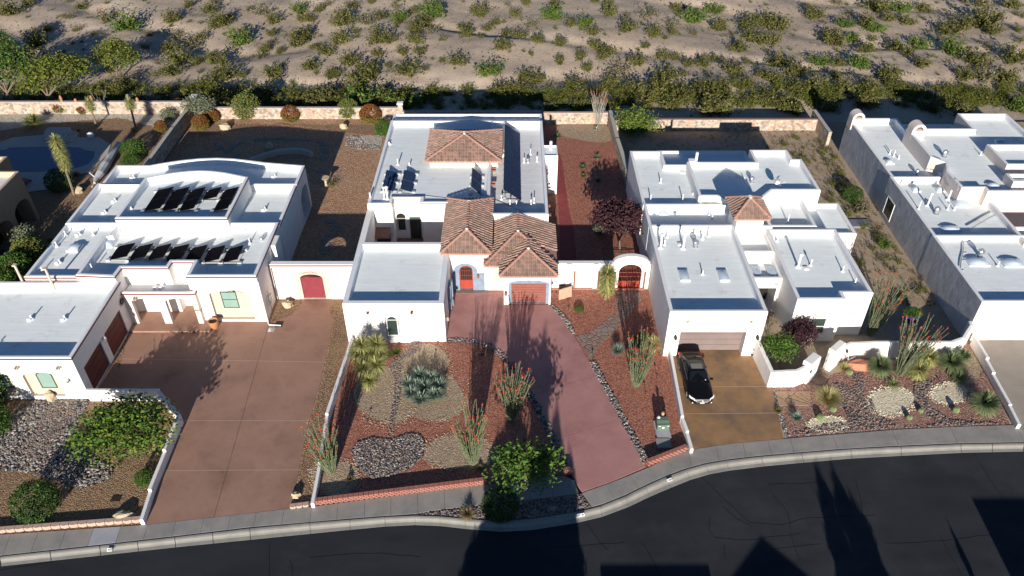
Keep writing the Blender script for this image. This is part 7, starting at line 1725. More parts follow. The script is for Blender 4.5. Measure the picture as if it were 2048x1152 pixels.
# ---- ocotillos
def ocotillo(label, px, py, h, n, seed, lean=(0, 0), spread=.32, leafy=True, flowers=True, grey=False):
    b0 = base(px, py); t = thing('ocotillo', label, 'ocotillo', b0); rg = np.random.default_rng(seed); r = random.Random(seed)
    paths = []; tips = []; C = []
    for i in range(n):
        a = r.uniform(0, 6.28); s_ = spread * 1.15 * math.sqrt(r.random()); L = h * r.uniform(.5, 1.0)
        d = Vector((math.cos(a) * s_ + lean[0], math.sin(a) * s_ + lean[1], 1)).normalized(); b = Vector((math.cos(a) * .26 * math.sqrt(r.random()), math.sin(a) * .26 * math.sqrt(r.random()), 0)); side = Vector((r.uniform(-.12, .12), r.uniform(-.12, .12), 0))
        pts = []
        for k in range(7):
            s = k / 6; q = b + d * L * s + side * math.sin(s * 3.1) * L * .35 + Vector((math.cos(a), math.sin(a), 0)) * s * s * L * .06 + Vector((r.uniform(-.02, .02), r.uniform(-.02, .02), 0)); pts.append(q)
        paths.append(pts); tips.append(pts[-1])
        if leafy:
            for k in range(60):
                s = r.uniform(.06, 1) * 6; j = min(5, int(s)); C.append(pts[j].lerp(pts[j + 1], s - j) + Vector((r.gauss(0, .025), r.gauss(0, .025), 0)))
    TV, TF = tubes(paths, .032, .015, 4); me = raw_mesh('canes', [(TV, TF, 0)], ['cane_grey' if grey else 'cane_ocotillo']); link('canes', me, t)
    if leafy:
        V, F_, mi = leafq(np.array([tuple(c) for c in C]), .042, rg, .7, 2); me = raw_mesh('leaves', [(V, F_, mi)], ['cane_ocotillo', 'leaf_green']); link('leaves', me, t)
    if flowers:
        C = []
        for tp in tips:
            if r.random() < .75:
                for k in range(9): C.append((tp.x + r.gauss(0, .022), tp.y + r.gauss(0, .022), tp.z + r.uniform(-.05, .13)))
        V, F_, mi = leafq(np.array(C), .046, rg, .7, 1); me = raw_mesh('flowers', [(V, F_, mi)], ['flower_red']); link('flowers', me, t)['kind'] = 'stuff'
    return t
ocotillo('ocotillo with red tips in front of the rock heart, widest of the front yard', 946, 926, 5.3, 95, 1, (-.03, 0), .18)
ocotillo('ocotillo with red tips beside the rose driveway edge', 1022, 840, 4.7, 90, 2, (.05, 0), .20)
ocotillo('ocotillo leaning over the low white wall beside the brown driveway', 663, 945, 4.6, 70, 3, (-.06, 0), .20)
ocotillo('ocotillo with red tips standing in the strip beside the stained driveway', 1272, 770, 5.0, 70, 4, (.01, 0), .18)
ocotillo('tall bare grey ocotillo with orange tips against the back stone wall', 1195, 248, 4.3, 46, 5, (0, 0), .17, leafy=False, grey=True)
ocotillo('bare grey ocotillo between the two small yuccas above the pool', 205, 222, 2.6, 20, 6, (-.02, 0), .35, leafy=False, flowers=False, grey=True)
ocotillo('broad ocotillo with many red tips in front of the right-hand courtyard wall', 1797, 748, 5.2, 90, 7, (.10, 0), .22)
ocotillo('tall green ocotillo leaning right behind the courtyard wall', 1738, 668, 5.6, 70, 8, (.12, 0), .19)
# ---- little plants and cacti
for i, (px, py, r_, lb, me_k) in enumerate([(1195, 315, .55, 'low grey-green rosette, rear of the red gravel side yard', ('blade_agave', 'leaf_green')), (1166, 335, .5, 'wispy low plant in the middle of the red gravel side yard', ('leaf_silver', 'leaf_green')), (1167, 352, .4, 'tiny bright green plant, front of the red gravel side yard', ('leaf_green', 'leaf_yellow')),
        (1197, 362, .4, 'tiny green plant at the tip of the purple tree shadow', ('leaf_green', 'leaf_fresh')), (1115, 273, .55, 'small spiky plant beside the rear corner of the centre house', ('blade_sotol', 'leaf_green')), (1193, 258, .5, 'low white-flowering plant at the foot of the bare grey ocotillo', ('leaf_green', 'flower_white')),
        (1556, 822, .3, 'small yellow-green plant at the edge of the stained driveway', ('leaf_yellow', 'leaf_olive')), (700, 958, .28, 'tiny brown plant near the low white wall', ('leaf_brown', 'leaf_olive')), (960, 935, .25, 'tiny dry plant below the widest ocotillo', ('leaf_brown', 'leaf_olive')), (965, 710, .22, 'tiny yellow plant inside the rock edging curve', ('leaf_yellow', 'leaf_brown')),
        (100, 482, .4, 'small yellowish grass in the shaded side garden at left', ('leaf_yellow', 'leaf_green')), (157, 262, .3, 'tiny bright yellow plant on the pool steps bank', ('leaf_yellow', 'leaf_yellow'))]):
    ball('small_plant', lb, px, py, .06, r_, 60, 80 + i, me_k, .05, (.05, 1.0), .15)
def cactus(label, px, py, r_, h):
    b0 = base(px, py); mb = MB(); n = 16; rings = [(.55, 0), (.95, .25), (1, .5), (.85, .8), (.5, .98), (.1, 1.0)]
    V = []; 
    for q, z in rings:
        for k in range(n * 2):
            rr = r_ * q * (1.0 if k % 2 else .86); a = math.pi * k / n; V.append((rr * math.cos(a), rr * math.sin(a), z * h))
    m_ = n * 2; mb.add(V, [(j * m_ + k, j * m_ + (k + 1) % m_, (j + 1) * m_ + (k + 1) % m_, (j + 1) * m_ + k) for j in range(5) for k in range(m_)] + [tuple(5 * m_ + k for k in range(m_))])
    o = mb.build('barrel_cactus', 'blade_sotol', None, origin=None); o.location = b0; return tag(o, label, 'cactus')
cactus('barrel cactus at the left of the lower beige gravel patch', 1640, 838, .3, .4)
cactus('barrel cactus below the small straw grass', 1697, 747, .3, .38)
cactus('barrel cactus in the pebbles left of centre in the right yard', 1817, 838, .22, .35)
cactus('barrel cactus right of the middle beige gravel patch', 1840, 824, .2, .3)
cactus('small tall barrel cactus between the right gravel patch and the last spiky ball', 1910, 824, .24, .45)
cactus('small cactus at the foot of the straw grass by the flagstones', 1665, 822, .25, .4)
# ---- boulders
def boulder(label, px, py, sx_, sy_, sz_, seed, m='boulder', rz=0.0):
    rg = random.Random(seed); b_, f_ = rock_base(seed, 1.0); me = bpy.data.meshes.new('boulder')
    import bmesh
    bm = bmesh.new(); vs = [bm.verts.new(tuple(v)) for v in b_]; [bm.faces.new([vs[i] for i in f]) for f in f_.tolist()]
    bmesh.ops.subdivide_edges(bm, edges=bm.edges[:], cuts=2, use_grid_fill=True)
    for v in bm.verts:
        d = v.co.normalized(); v.co = v.co + d * (mn.noise(v.co * 1.7 + Vector((seed, 0, 0))) * .22 + mn.noise(v.co * 5) * .07)
    bm.to_mesh(me); bm.free(); me.materials.append(MATS[m])
    o = link('boulder', me); X, Y = at(px, py); o.location = (X, Y, sz_ * .35); o.scale = (sx_, sy_, sz_); o.rotation_euler = (0, 0, rz); return tag(o, label, 'boulder')
boulder('pale rounded boulder against the wall niche of the left garage', 104, 800, .38, .35, .7, 51)
boulder('flat tan boulder behind the pinkish block edging at lower left', 248, 1033, .72, .42, .35, 52, rz=.2)
boulder('sandy boulder in front of the arched red gate wall', 577, 612, .5, .4, .4, 53)
boulder('small tan boulder beside the foot of the brown driveway', 593, 992, .33, .3, .28, 54)
boulder('red sandstone boulder between the straw grass and the spiky ball', 1716, 735, 1.1, .6, .5, 55, 'boulder_red')
boulder('pale boulder near the russet shrubs behind the left house', 452, 258, .75, .5, .5, 56)
boulder('pale block boulder near the right end of the stone wall', 688, 256, .5, .4, .5, 57)
boulder('pale boulder at the foot of the tall pool yucca', 156, 384, .6, .5, .5, 58)
boulder('shaded pale boulder in the middle of the stepping stone ring', 540, 296, .5, .4, .5, 59)
boulder('small grey rock in the planting strip right of the young green tree', 1103, 1018, .35, .22, .15, 60, 'rock_grey')
# ============================================================ THE CAR
def build_car():
    cx0, cy0 = at(1391, 756, .5); car = thing('sedan_car', 'black four-door sedan parked nose to the street on the stained driveway', 'car', (cx0 - .0, cy0, 0), R(1.0))
    # local: front at -y
    st = [(-2.42, .50, .42, .62), (-2.34, .72, .28, .70), (-2.15, .84, .22, .76), (-1.8, .90, .20, .84), (-1.3, .915, .20, .92), (-.85, .92, .20, .99), (-.3, .925, .20, 1.0), (.6, .925, .20, 1.01), (1.2, .92, .20, 1.02), (1.6, .91, .22, 1.04), (2.0, .88, .26, 1.03), (2.28, .80, .34, .98), (2.40, .66, .45, .88)]
    mb = MB(); ring = lambda y, w_, zb, zt: [(-w_ * .86, y, zb), (-w_ * .99, y, zb + .16), (-w_, y, zb + (zt - zb) * .5), (-w_ * .975, y, zb + (zt - zb) * .78), (-w_ * .90, y, zt - .035), (-w_ * .6, y, zt + .015), (0, y, zt + .04), (w_ * .6, y, zt + .015), (w_ * .90, y, zt - .035), (w_ * .975, y, zb + (zt - zb) * .78), (w_, y, zb + (zt - zb) * .5), (w_ * .99, y, zb + .16), (w_ * .86, y, zb)]
    V = []; n = 13
    for (y, w_, zb, zt) in st: V += ring(y, w_, zb, zt)
    Fs = [(i * n + k, i * n + k + 1, (i + 1) * n + k + 1, (i + 1) * n + k) for i in range(len(st) - 1) for k in range(n - 1)]
    Fs += [tuple(range(n - 1, -1, -1)), tuple((len(st) - 1) * n + k for k in range(n))]
    mb.add(V, Fs); body = mb.build('body', 'car_paint', None, smooth=True); body.parent = car
    # greenhouse
    gs = [(-.92, .74, .99, 1.01), (-.15, .66, 1.0, 1.36), (.15, .655, 1.0, 1.41), (.9, .65, 1.0, 1.42), (1.25, .66, 1.0, 1.36), (1.85, .72, 1.02, 1.07)]
    gr = lambda y, w_, zb, zt: [(-(w_ + .10) if zt > 1.1 else -w_, y, zb), (-w_, y, zt - .05), (-w_ * .82, y, zt), (0, y, zt + .035), (w_ * .82, y, zt), (w_, y, zt - .05), ((w_ + .10) if zt > 1.1 else w_, y, zb)]
    V = []; m_ = 7
    for g in gs: V += gr(*g)
    gb = MB(); ro = MB()
    gb.add(V, [(i * m_ + k, i * m_ + k + 1, (i + 1) * m_ + k + 1, (i + 1) * m_ + k) for i in range(5) for k in range(m_ - 1)])
    cab = gb.build('roof', 'car_paint', None, smooth=True); cab.parent = car
    def glass(name, pts, par=car):
        b = MB().add(pts, [tuple(range(len(pts)))]); o = b.build(name, 'car_glass', None); o.parent = par; return o
    glass('windscreen', [(-.66, -.86, 1.035), (.66, -.86, 1.035), (.53, -.19, 1.375), (0, -.16, 1.40), (-.53, -.19, 1.375)][::1])
    glass('rear_window', [(.60, 1.76, 1.115), (-.60, 1.76, 1.115), (-.52, 1.30, 1.375), (0, 1.28, 1.395), (.52, 1.30, 1.375)])
    for s in (-1, 1):
        x = lambda z: s * (.785 - (z - 1.0) * .30)
        for (ya, yb, yc, yd) in ((-.72, -.05, .02, .30), (.36, .36, 1.02, 1.02), (1.10, 1.10, 1.22, 1.58)):
            pts = [(x(1.05) + s * .012, ya, 1.05), (x(1.05) + s * .012, yd if ya < 0 else (yc if yc == yd else yd), 1.05), (x(1.32) + s * .012, yd if ya < 0 else yc, 1.32), (x(1.32) + s * .012, yb, 1.32)]
            if s > 0: pts = pts
            glass('side_window', pts if s > 0 else pts[::-1])
        mi = MB(); mi.bbox(s * .98 - .11, s * .98 + .11, -.70, -.56, 1.0, 1.13, .03); mi.box(min(s * .80, s * .92), max(s * .80, s * .92), -.66, -.6, 1.0, 1.04); o = mi.build('mirror', 'car_paint', None); o.parent = car
        hl = MB(); hl.add([(s * .50, -2.40, .60), (s * .86, -2.12, .68), (s * .88, -1.95, .80), (s * .72, -2.16, .78), (s * .50, -2.32, .73)], [(0, 1, 2, 3, 4) if s > 0 else (4, 3, 2, 1, 0)])
        for i in range(len(hl.v)): p = hl.v[i]; hl.v[i] = (p[0] + s * .03, p[1] - .03, p[2] + .01)
        o = hl.build('headlight', 'lamp_glass', None); o.parent = car
        fl = MB().lathe([(.05, .0), (.05, .03)], (0, 0), 8).build('fog_lamp', 'lamp_glass', None); fl.parent = car; fl.location = (s * .68, -2.37, .40); fl.rotation_euler = (R(90), 0, 0)
        tl = MB().bbox(s * .76 - .13, s * .76 + .10, 2.16, 2.36, .78, .95, .03).build('tail_light', 'tail_red', None); tl.parent = car
        for y in (-.28, .72):
            o = MB().bbox(s * .915 - .02, s * .915 + .03, y, y + .2, .84, .87, .008).build('door_handle', 'car_paint', None); o.parent = car
        ss_ = MB(); ss_.tube([(s * .80, -.78, 1.035), (s * .80, 1.5, 1.05)], .012, 4); o = ss_.build('window_trim', 'chrome', None); o.parent = car
        for y in (-1.48, 1.42):
            w_ = MB(); seg = 20
            for k in range(seg):
                t0, t1 = 2 * math.pi * k / seg, 2 * math.pi * (k + 1) / seg; f = lambda t, rr, xx: (xx, y + rr * math.cos(t), .33 + rr * math.sin(t))
                for (r0, x0, r1, x1) in ((.33, .70, .33, .90), (.33, .90, .23, .935)):
                    w_.quad(f(t0, r0, s * x0), f(t1, r0, s * x0), f(t1, r1, s * x1), f(t0, r1, s * x1))
            wo_ = w_.build('wheel', 'tyre', None); wo_.parent = car
            rm = MB(); rm.add([(s * .93, y + .22 * math.cos(2 * math.pi * k / seg), .33 + .22 * math.sin(2 * math.pi * k / seg)) for k in range(seg)], [tuple(range(seg))]); o = rm.build('rim', 'galvanised', None); o.parent = wo_
            sp = MB()
            for k in range(5): t = 2 * math.pi * k / 5; sp.tube([(s * .945, y, .33), (s * .945, y + .2 * math.cos(t), .33 + .2 * math.sin(t))], .025, 4)
            o = sp.build('spokes', 'chrome', None); o.parent = wo_
    gl = MB(); gl.add([(-.50, -2.44, .58), (-.36, -2.475, .52), (.36, -2.475, .52), (.50, -2.44, .58), (.52, -2.40, .735), (0, -2.43, .765), (-.52, -2.40, .735)], [(0, 1, 2, 3, 4, 5, 6)]); o = gl.build('grille', 'chrome', None); o.parent = car
    for k in range(3):
        b = MB(); z = .58 + k * .045; b.box(-.42, .42, -2.485, -2.478, z, z + .012); q = b.build('grille_bar', 'bronze_dark', None); q.parent = o
    bd = MB().lathe([(.055, 0), (.055, .015)], (0, 0), 12).build('badge', 'frame_white', None); bd.parent = o; bd.location = (0, -2.475, .67); bd.rotation_euler = (R(90), 0, 0)
    o = MB().box(-.16, .16, -2.49, -2.47, .40, .50).build('number_plate', 'plate', None); o.parent = car
    o = MB().box(-.55, .55, -2.435, -2.42, .30, .42).build('air_intake', 'inside_dark', None); o.parent = car
    o = MB().add([(-.42, .02, 1.446), (.42, .02, 1.446), (.42, .55, 1.455), (-.42, .55, 1.455)], [(0, 1, 2, 3)]).build('sunroof', 'car_glass', None); o.parent = car
    for x0 in (-.5, .12):
        w2_ = MB(); w2_.tube([(x0, -.93, 1.035), (x0 + .42, -.80, 1.075)], .012, 4); o = w2_.build('wiper', 'black_iron', None); o.parent = car
    o = MB().add([(.46, -.82, 1.062), (.53, -.82, 1.062), (.52, -.75, 1.098), (.46, -.75, 1.098)], [(0, 1, 2, 3)]).build('window_sticker', 'sticker_white', None); o.parent = car
    for v in car.children: pass
    return car
car = build_car()

# ============================================================ SMALL THINGS
# utility cabinet with its concrete pad
X, Y = at(1325, 862); ub = thing('utility_cabinet', 'green metal utility cabinet on a concrete pad beside the stained driveway', 'utility box', (X, Y, 0), R(2))
def lp(mb, name, m, par=ub):
    o = mb.build(name, m, None); o.parent = par; return o
lp(MB().bbox(-.5, .5, -.72, .9, 0, .09, .02), 'pad', 'concrete_pale')
lp(MB().add([(-.42, -.05, .09), (.42, -.05, .09), (.42, .62, .09), (-.42, .62, .09), (-.42, -.05, .66), (.42, -.05, .66), (.42, .30, .78), (-.42, .30, .78), (.42, .62, .78), (-.42, .62, .78)],
   [(0, 1, 5, 4), (1, 2, 8, 6, 5), (3, 0, 4, 7, 9), (2, 3, 9, 8), (4, 5, 6, 7), (7, 6, 8, 9)]), 'cabinet', 'utility_green')
lp(MB().bbox(-.45, .45, -.08, .33, .66, .70, .01).bbox(-.40, .40, -.07, -.05, .14, .62, .01), 'lid', 'utility_green')
lp(MB().box(-.08, .06, -.085, -.072, .34, .50), 'label_plate', 'sticker_white'); lp(MB().box(-.36, -.2, -.085, -.072, .55, .60).box(.26, .38, -.085, -.072, .55, .60), 'warning_sticker', 'sticker_white')
X, Y = at(1327, 888); o = MB().bbox(-.5, .5, -.42, .42, 0, .12, .015).build('vault_slab', 'concrete', None); o.location = (X, Y, 0); tag(o, 'flat concrete vault slab in front of the green utility cabinet', 'concrete slab')
for i, (px, py, lb) in enumerate([(1323, 830, 'taller cream-capped cable post behind the green cabinet'), (1315, 836, 'shorter white cable post behind the green cabinet')]):
    X, Y = at(px, py + 14); p_ = thing('cable_post', lb, 'utility post', (X, Y, 0)); h_ = .95 - .15 * i
    o = MB().tube([(0, 0, 0), (0, 0, h_)], .07, 8).build('post', 'utility_green', None); o.parent = p_
    o = MB().lathe([(.1, h_ - .18), (.11, h_), (.08, h_ + .06)], (0, 0), 10).build('cap', 'stone_slab' if i == 0 else 'sticker_white', None); o.parent = p_
def pot(label, px, py, r_, h_, m, plant=None, shape=((.6, 0), (.95, .45), (1.0, .8), (.9, .92), (1.0, 1.0)), seed=1, lf=None):
    X, Y = at(px, py); t = thing('plant_pot', label, 'plant pot', (X, Y, .0)); prof = [(a * r_, b * h_) for a, b in shape] + [(r_ * .86, h_), (r_ * .82, h_ * .8)]
    mb = MB(); mb.lathe(prof, (0, 0), 16); mb.f.pop(); mb.m.pop(); o = mb.build('pot', m, None, smooth=True); o.parent = t
    s_ = MB(); s_.add([(r_ * .84 * math.cos(k * .3927), r_ * .84 * math.sin(k * .3927), h_ * .82) for k in range(16)], [tuple(range(16))]); o = s_.build('soil', 'soil', None); o.parent = t
    if plant: k = link('plant', plant, t, (0, 0, h_ * .75)); k.scale = lf
    return t
pot('large empty terracotta pot beside the portico step', 430, 655, .40, .75, 'terracotta')
con = blob_mesh('conifer', 91, ['leaf_dark', 'leaf_green'], 700, .09, .6, .6, 1.4, 1.2, 30, .4, .14)
pot('small dark pot with a conifer right of the taupe garage door', 1505, 711, .20, .3, 'pot_dark', con, lf=(.4, .4, .35))
pot('small pot with a conifer left of the taupe garage door', 1339, 708, .18, .25, 'pot_dark', con, lf=(.35, .35, .4))
pot('bright blue oval pot with a leafy plant in the shaded side yard', 1820, 640, .62, .6, 'pot_blue', s_green, lf=(.75, .6, .45))
# leaning stone slabs and stored frames by the gate wall
for i, (px, py, lb) in enumerate([(1124, 600, 'left one of two pinkish stone slabs leaning on the white wall'), (1137, 596, 'right one of two pinkish stone slabs leaning on the white wall')]):
    X, Y = at(px, py); mb = MB(); q = [(-.28, 0, 0), (.28, .18, 0), (.28, .42, .95), (-.28, .24, .85)]; V = q + [(a, b + .09, c) for a, b, c in q]
    mb.add(V, [(0, 1, 2, 3), (7, 6, 5, 4), (1, 0, 4, 5), (2, 1, 5, 6), (3, 2, 6, 7), (0, 3, 7, 4)]); o = mb.build('stone_slab', 'stone_slab', None); o.location = (X, Y, 0); tag(o, lb, 'stone slab')
X, Y = at(1132, 578); bn = thing('patio_bench', 'dark brown wooden bench pushed against the white gate wall', 'bench', (X, Y, 0))
for i in range(4): lpb = MB().box(-.55, .55, -.35 + i * .12, -.26 + i * .12, .42, .46).build('slat', 'bronze_dark', None); lpb.parent = bn
for i in range(3): lpb = MB().box(-.55, .55, .13, .17, .55 + i * .14, .64 + i * .14).build('slat', 'bronze_dark', None); lpb.parent = bn
for sx2 in (-.5, .5):
    for sy2 in (-.3, .12): lpb = MB().box(sx2 - .03, sx2 + .03, sy2 - .03, sy2 + .03, 0, .42 if sy2 < 0 else .95).build('leg', 'bronze_dark', None); lpb.parent = bn
# path lights
def path_light(px, py, lb):
    X, Y = at(px, py); t = thing('path_light', lb, 'garden light', (X, Y, 0)); o = MB().tube([(0, 0, 0), (0, 0, .42)], .018, 5).build('stake', 'bronze_dark', None); o.parent = t
    o = MB().lathe([(.03, .36), (.09, .40), (.02, .47)], (0, 0), 8).build('shade', 'bronze_dark', None); o.parent = t
for px, py, lb in [(1137, 620, 'small dark path light left of the yellow-green plant'), (1186, 722, 'small dark path light at the tip of the rock edging'), (1181, 575, 'small path light at the foot of the gate wall'), (872, 706, 'small garden spotlight near the garage wall corner'), (970, 702, 'small garden light inside the rock edging curve'), (1291, 790, 'thin marker light right of the strip ocotillo'), (1313, 755, 'thin marker light nearer the low white wall'),
                   (735, 845, 'small garden light in the left tan gravel circle'), (693, 968, 'small garden light near the foot of the leaning ocotillo'), (1698, 842, 'small square light in the right yard pebbles'), (1815, 745, 'small light below the broad ocotillo'), (1888, 780, 'small light in the right beige gravel patch')]:
    path_light(px, py, lb)
# painted kerb numbers
def kerb_sign(lb, a, b, txt, star=False):
    i = None; A, B = at(*a), at(*b); d = Vector((B[0] - A[0], B[1] - A[1], 0)); L = d.length; d.normalize(); n = Vector((-d.y, d.x, 0))
    up = (n * .92 + Vector((0, 0, .39))).normalized(); nn = d.cross(up); o0 = Vector((A[0], A[1], .052))
    t = thing('kerb_number', lb, 'kerb number', tuple(o0)); mb = MB(); hh = .2
    q = [o0, o0 + d * L, o0 + d * L + up * hh, o0 + up * hh]; mb.add(q + [p - nn * .03 for p in q], [(0, 1, 2, 3), (1, 0, 4, 5), (2, 1, 5, 6), (3, 2, 6, 7), (0, 3, 7, 4)]); mb.build('painted_plate', 'sticker_white', t)
    p = o0 + d * .05 + up * .04 + nn * .006
    M4 = Matrix(((d.x, up.x, nn.x, p.x), (d.y, up.y, nn.y, p.y), (d.z, up.z, nn.z, p.z), (0, 0, 0, 1))); text('digits', txt, .17, 'ink', None, parent=t, M4=M4)
    if star:
        c = o0 + d * (L - .12) + up * .10 + nn * .008; V = []
        for k in range(10): rr = .075 if k % 2 == 0 else .032; a_ = math.pi / 2 + math.pi * k / 5; V.append(c + d * rr * math.cos(a_) + up * rr * math.sin(a_))
        mb = MB(); mb.add([c] + V, [(0, 1 + k, 1 + (k + 1) % 10) for k in range(10)]); mb.build('star', 'ink', t)
kerb_sign('white painted kerb number 4471 with a small star below the planting strip', (1152, 1036.5), (1170, 1033), '4471', True)
kerb_sign('small faded white kerb number plate between the two right driveways', (1336.5, 965.5), (1345.5, 961.5), '4467')
kerb_sign('faded pale kerb number plate below the block edging at lower left', (214, 1104.5), (224, 1103.5), '4475')
# meter lid, manhole
o = MB().bbox(-.3, .3, -.22, .22, 0, .05, .01).build('meter_lid', 'bronze_dark', None); o.location = (*at(232, 998), 0); tag(o, 'small dark meter lid in the brown gravel at lower left', 'meter lid')
o = MB().bbox(-.25, .25, -.25, .25, .0, .036, .005).build('drain_cover', 'galvanised', None); o.location = (*at(543, 660), 0.0); tag(o, 'small pale square cover in the brown driveway by the house corner', 'drain cover')
# sculpture by the red boulder
X, Y = at(1690, 730); sc_ = MB()
for a, b in [((0, 0, 0), (.1, 0, .5)), ((.25, 0, 0), (.1, 0, .5)), ((.1, 0, .5), (-.1, 0, .85)), ((.1, 0, .5), (.4, 0, .8)), ((-.1, 0, .85), (-.4, 0, .8)), ((.1, 0, .5), (.1, .2, .9)), ((.4, 0, .8), (.55, 0, .95))]: sc_.tube([a, b], .03, 5)
o = sc_.build('garden_sculpture', 'galvanised', None); o.location = (X, Y, 0); tag(o, 'pale metal figure sculpture left of the red sandstone boulder', 'sculpture')
# birdbath and twiggy bush behind the left house
X, Y = at(653, 374); bb = thing('birdbath', 'pale stone pedestal ornament at the edge of the house shadow behind the left house', 'birdbath', (X, Y, 0))
o = MB().lathe([(.25, 0), (.2, .1), (.12, .2), (.12, .8), (.3, .95)], (0, 0), 10).build('pedestal', 'boulder', None); o.parent = bb
o = MB().lathe([(.15, .95), (.42, 1.05), (.45, 1.12)], (0, 0), 12).build('bowl', 'boulder', None); o.parent = bb
put('twiggy_bush', 'bare twiggy bush beside the pale pedestal ornament', 'bush', GRY[1], 664, 372, 17)
# curved low garden wall behind the left house
cw_ = thing('curved_wall', 'low curved stone garden wall in the shade behind the left house', 'wall', at(560, 310) + (0,))
wallpiece(cw_, P((505, 325), (530, 316), (555, 309), (580, 306), (605, 307), (622, 312)), .55, .6, .45, 'wall_panel', 'rock_pale')
# pool furniture: long folded umbrella, lounger, white stands
X, Y = at(190, 372); um = thing('folded_umbrella', 'long grey folded patio umbrella lying beside the pool terrace', 'umbrella', (X, Y, 0))
A_ = Vector((0, 0, .3)); e = at(240, 296); B_ = Vector((e[0] - X, e[1] - Y, .5))
mb = MB(); r = random.Random(2); pts = [tuple(A_.lerp(B_, k / 9) + Vector((r.uniform(-.05, .05), 0, r.uniform(-.04, .04)))) for k in range(10)]; mb.tube(pts, [.12, .3, .42, .45, .48, .42, .4, .36, .34, .3], 9); o = mb.build('canopy', 'umbrella_cloth', None); o.parent = um
mb = MB(); mb.tube([tuple(A_ + (A_ - B_) * .08), tuple(B_ + (B_ - A_) * .06)], .05, 6); o = mb.build('pole', 'furniture_white', None); o.parent = um
mb = MB(); mb.tube([tuple(B_ + Vector((-.35, 0, .1))), tuple(B_ + Vector((.35, .1, .1)))], .05, 5); o = mb.build('crossbar', 'furniture_white', None); o.parent = um
X, Y = at(180, 357); st_ = MB(); st_.tube([(0, 0, 0), (.1, .05, .7), (.6, 0, .1)], .06, 5); st_.tube([(0, .3, 0), (.1, .25, .7)], .06, 5); o = st_.build('umbrella_stand', 'furniture_white', None); o.location = (X, Y, 0); tag(o, 'bent white umbrella stand at the near end of the folded umbrella', 'umbrella stand')
X, Y = at(45, 366); ch = thing('sun_lounger', 'pink cushioned curved sun lounger in the shade beside the pool', 'sun lounger', (X, Y, .06), R(-20))
cv = MB(); n = 8; V = []
for k in range(n + 1): s = k / n; y_ = 0; xx = -1.0 + 2.0 * s; z_ = .35 + .55 * max(0, (0.35 - s)) ** 1.2 * 2.2; V += [(xx, -.35, z_), (xx, .35, z_), (xx, -.35, z_ - .1), (xx, .35, z_ - .1)]
cv.add(V, [f for k in range(n) for f in ((4 * k, 4 * k + 4, 4 * k + 5, 4 * k + 1), (4 * k + 2, 4 * k + 3, 4 * k + 7, 4 * k + 6), (4 * k, 4 * k + 2, 4 * k + 6, 4 * k + 4), (4 * k + 1, 4 * k + 5, 4 * k + 7, 4 * k + 3))]); o = cv.build('cushion', 'cushion_pink', None); o.parent = ch
fr = MB(); fr.tube([(-1.1, -.38, .75), (-.5, -.4, .15), (.9, -.4, .12), (1.05, -.38, .3)], .025, 5); fr.tube([(-1.1, .38, .75), (-.5, .4, .15), (.9, .4, .12), (1.05, .38, .3)], .025, 5); o = fr.build('frame', 'black_iron', None); o.parent = ch
X, Y = at(183, 276); o = MB().lathe([(.05, 0), (.3, .1), (.38, .35), (.3, .6), (.05, .72)], (0, 0), 12).build('garden_ball', 'furniture_white', None, smooth=True); o.location = (X, Y, 0); tag(o, 'white and dark ball ornament on the bank above the pool', 'ornament')
for i, (px, py, lb, h_) in enumerate([(121, 205, 'tallest terracotta figurine on the pool wall cap, left one', .75), (151, 203, 'small squat terracotta ornament on the pool wall cap', .35), (183, 204, 'terracotta figurine on the wall cap behind the left small yucca', .75), (275, 203, 'thin terracotta ornament on the wall cap right of the flowering yucca', .5)]):
    X = at(px, py, 1.6)[0]; o = MB().lathe([(.18, 0), (.2, .1), (.12, h_ * .35), (.2, h_ * .6), (.1, h_ * .8), (.13, h_ * .92), (.02, h_)], (0, 0), 9).build('wall_figurine', 'terracotta', None, smooth=True); o.location = (X, 86.15, 1.58); tag(o, lb, 'figurine')
# grill and chairs in the shaded side garden at far left
X, Y = at(45, 505); gr_ = thing('garden_table', 'white round table in the dark side garden at the left edge', 'table', (*at(8, 520), 0))
o = MB().lathe([(.55, .68), (.56, .72), (.5, .73)], (0, 0), 16).build('table_top', 'pot_dark', None); o.parent = gr_; o = MB().tube([(0, 0, 0), (0, 0, .7)], .05, 6).build('stem', 'furniture_white', None); o.parent = gr_
gr2 = thing('kettle_grill', 'silver grill beside the silvery shrub at left', 'grill', (*at(44, 500), 0))
o = MB().lathe([(.1, .5), (.3, .6), (.34, .75), (.25, .95), (.05, 1.0)], (0, 0), 12).build('bowl', 'galvanised', None, smooth=True); o.parent = gr2
for k in range(3): a_ = k * 2.1; o = MB().tube([(.1 * math.cos(a_), .1 * math.sin(a_), .6), (.35 * math.cos(a_), .35 * math.sin(a_), 0)], .02, 5).build('leg', 'black_iron', None); o.parent = gr2

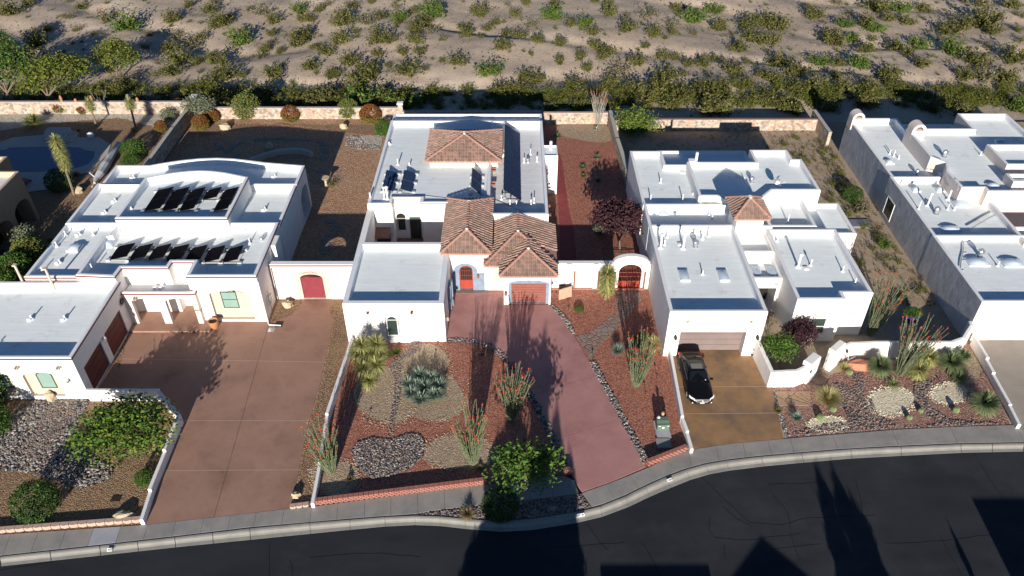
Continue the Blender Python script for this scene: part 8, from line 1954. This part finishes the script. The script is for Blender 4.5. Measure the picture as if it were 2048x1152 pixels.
# ============================================================ ACROSS THE STREET (out of view; they throw the long shadows)
cyp = blob_mesh('unseen_cypress_crown', 95, ['leaf_dark', 'leaf_green'], 9000, .07, 1, 1, 1, 1.0, 80, .3, .12)
for v in cyp.vertices:
    v.co.z -= 1.0; k_ = (1.0 - .42 * v.co.z) * (1 + .25 * math.sin(v.co.z * 11)); v.co.x *= k_; v.co.y *= k_
def cypress(lb, x, y, h, r_, group='tall trees across the street, out of view'):
    t = thing('unseen_cypress_tree', lb, 'tree', (x, y, -.2), 0, group)
    o = MB().tube([(0, 0, 0), (0, 0, h * .8)], [.16, .05], 6).build('trunk', 'bark', None); o.parent = t
    k = link('crown', cyp, t, (0, 0, h * .53)); k.scale = (r_, r_, h * .47); k.rotation_euler = (0, 0, x)
    return t
def shadow_foot(px, py, h):      # where a tree of height h stands if its tip shades that point
    X, Y = at(px, py); L = h / math.tan(SUN_EL); return X - math.sin(SUN_AZ) * L, Y - math.cos(SUN_AZ) * L
for i, (px, py, h, r_) in enumerate([(1088, 648, 10.4, .8), (1072, 690, 9.6, .45), (1035, 775, 8.6, 1.35), (1005, 850, 7.2, 1.3), (1098, 850, 7.4, 1.0), (960, 1060, 4.6, 1.3), (1125, 905, 6.0, .8), (1112, 800, 8.2, .8), (1140, 890, 6.4, .7), (1630, 925, 6.2, .8), (1662, 930, 6.0, .8), (1700, 985, 5.0, .9), (1648, 1000, 4.8, .9), (1896, 1040, 4.0, .25), (1110, 1050, 3.8, .8), (1035, 1040, 5.0, 1.1)]):
    x, y = shadow_foot(px, py, h); cypress('dark narrow evergreen tree standing across the street', x, y, h, r_)
hS = thing('adobe_house', 'flat-roofed white house across the street, out of view, shading the road at right', 'house', (45, 8, 0))
x, y = at(1942, 994, -.13); L = 4.6 / math.tan(SUN_EL); x0, y1 = x - math.sin(SUN_AZ) * L, y - math.cos(SUN_AZ) * L
block(hS, rp(x0, x0 + 22, y1 - 10, y1), 4.47, 4.0)
hS2 = thing('unseen_gabled_house', 'gabled house across the street, out of view, shading the road', 'house', (14, 2, 0))
x, y = at(1522, 1071, -.13); L = 5.6 / math.tan(SUN_EL); gx_, gy = x - math.sin(SUN_AZ) * L, y - math.cos(SUN_AZ) * L
mb = MB(); wv = 3.4; ez = 4.3
mb.add([(gx_ - wv, gy, -.3), (gx_ + wv, gy, -.3), (gx_ + wv, gy - 8, -.3), (gx_ - wv, gy - 8, -.3), (gx_ - wv, gy, ez), (gx_ + wv, gy, ez), (gx_ + wv, gy - 8, ez), (gx_ - wv, gy - 8, ez), (gx_, gy, 5.47), (gx_, gy - 8, 5.47)],
       [(1, 0, 4, 8, 5), (2, 1, 5, 6), (3, 2, 6, 9, 7), (0, 3, 7, 4), (4, 7, 9, 8), (5, 8, 9, 6)]); mb.build('wall', 'stucco_tan', hS2)
x, y = at(1200, 1126, -.13); L = 4.2 / math.tan(SUN_EL); xx, yy = x - math.sin(SUN_AZ) * L, y - math.cos(SUN_AZ) * L
block(hS2, rp(xx, gx_ - wv - .01, yy - 8, yy), 4.07, 3.6)
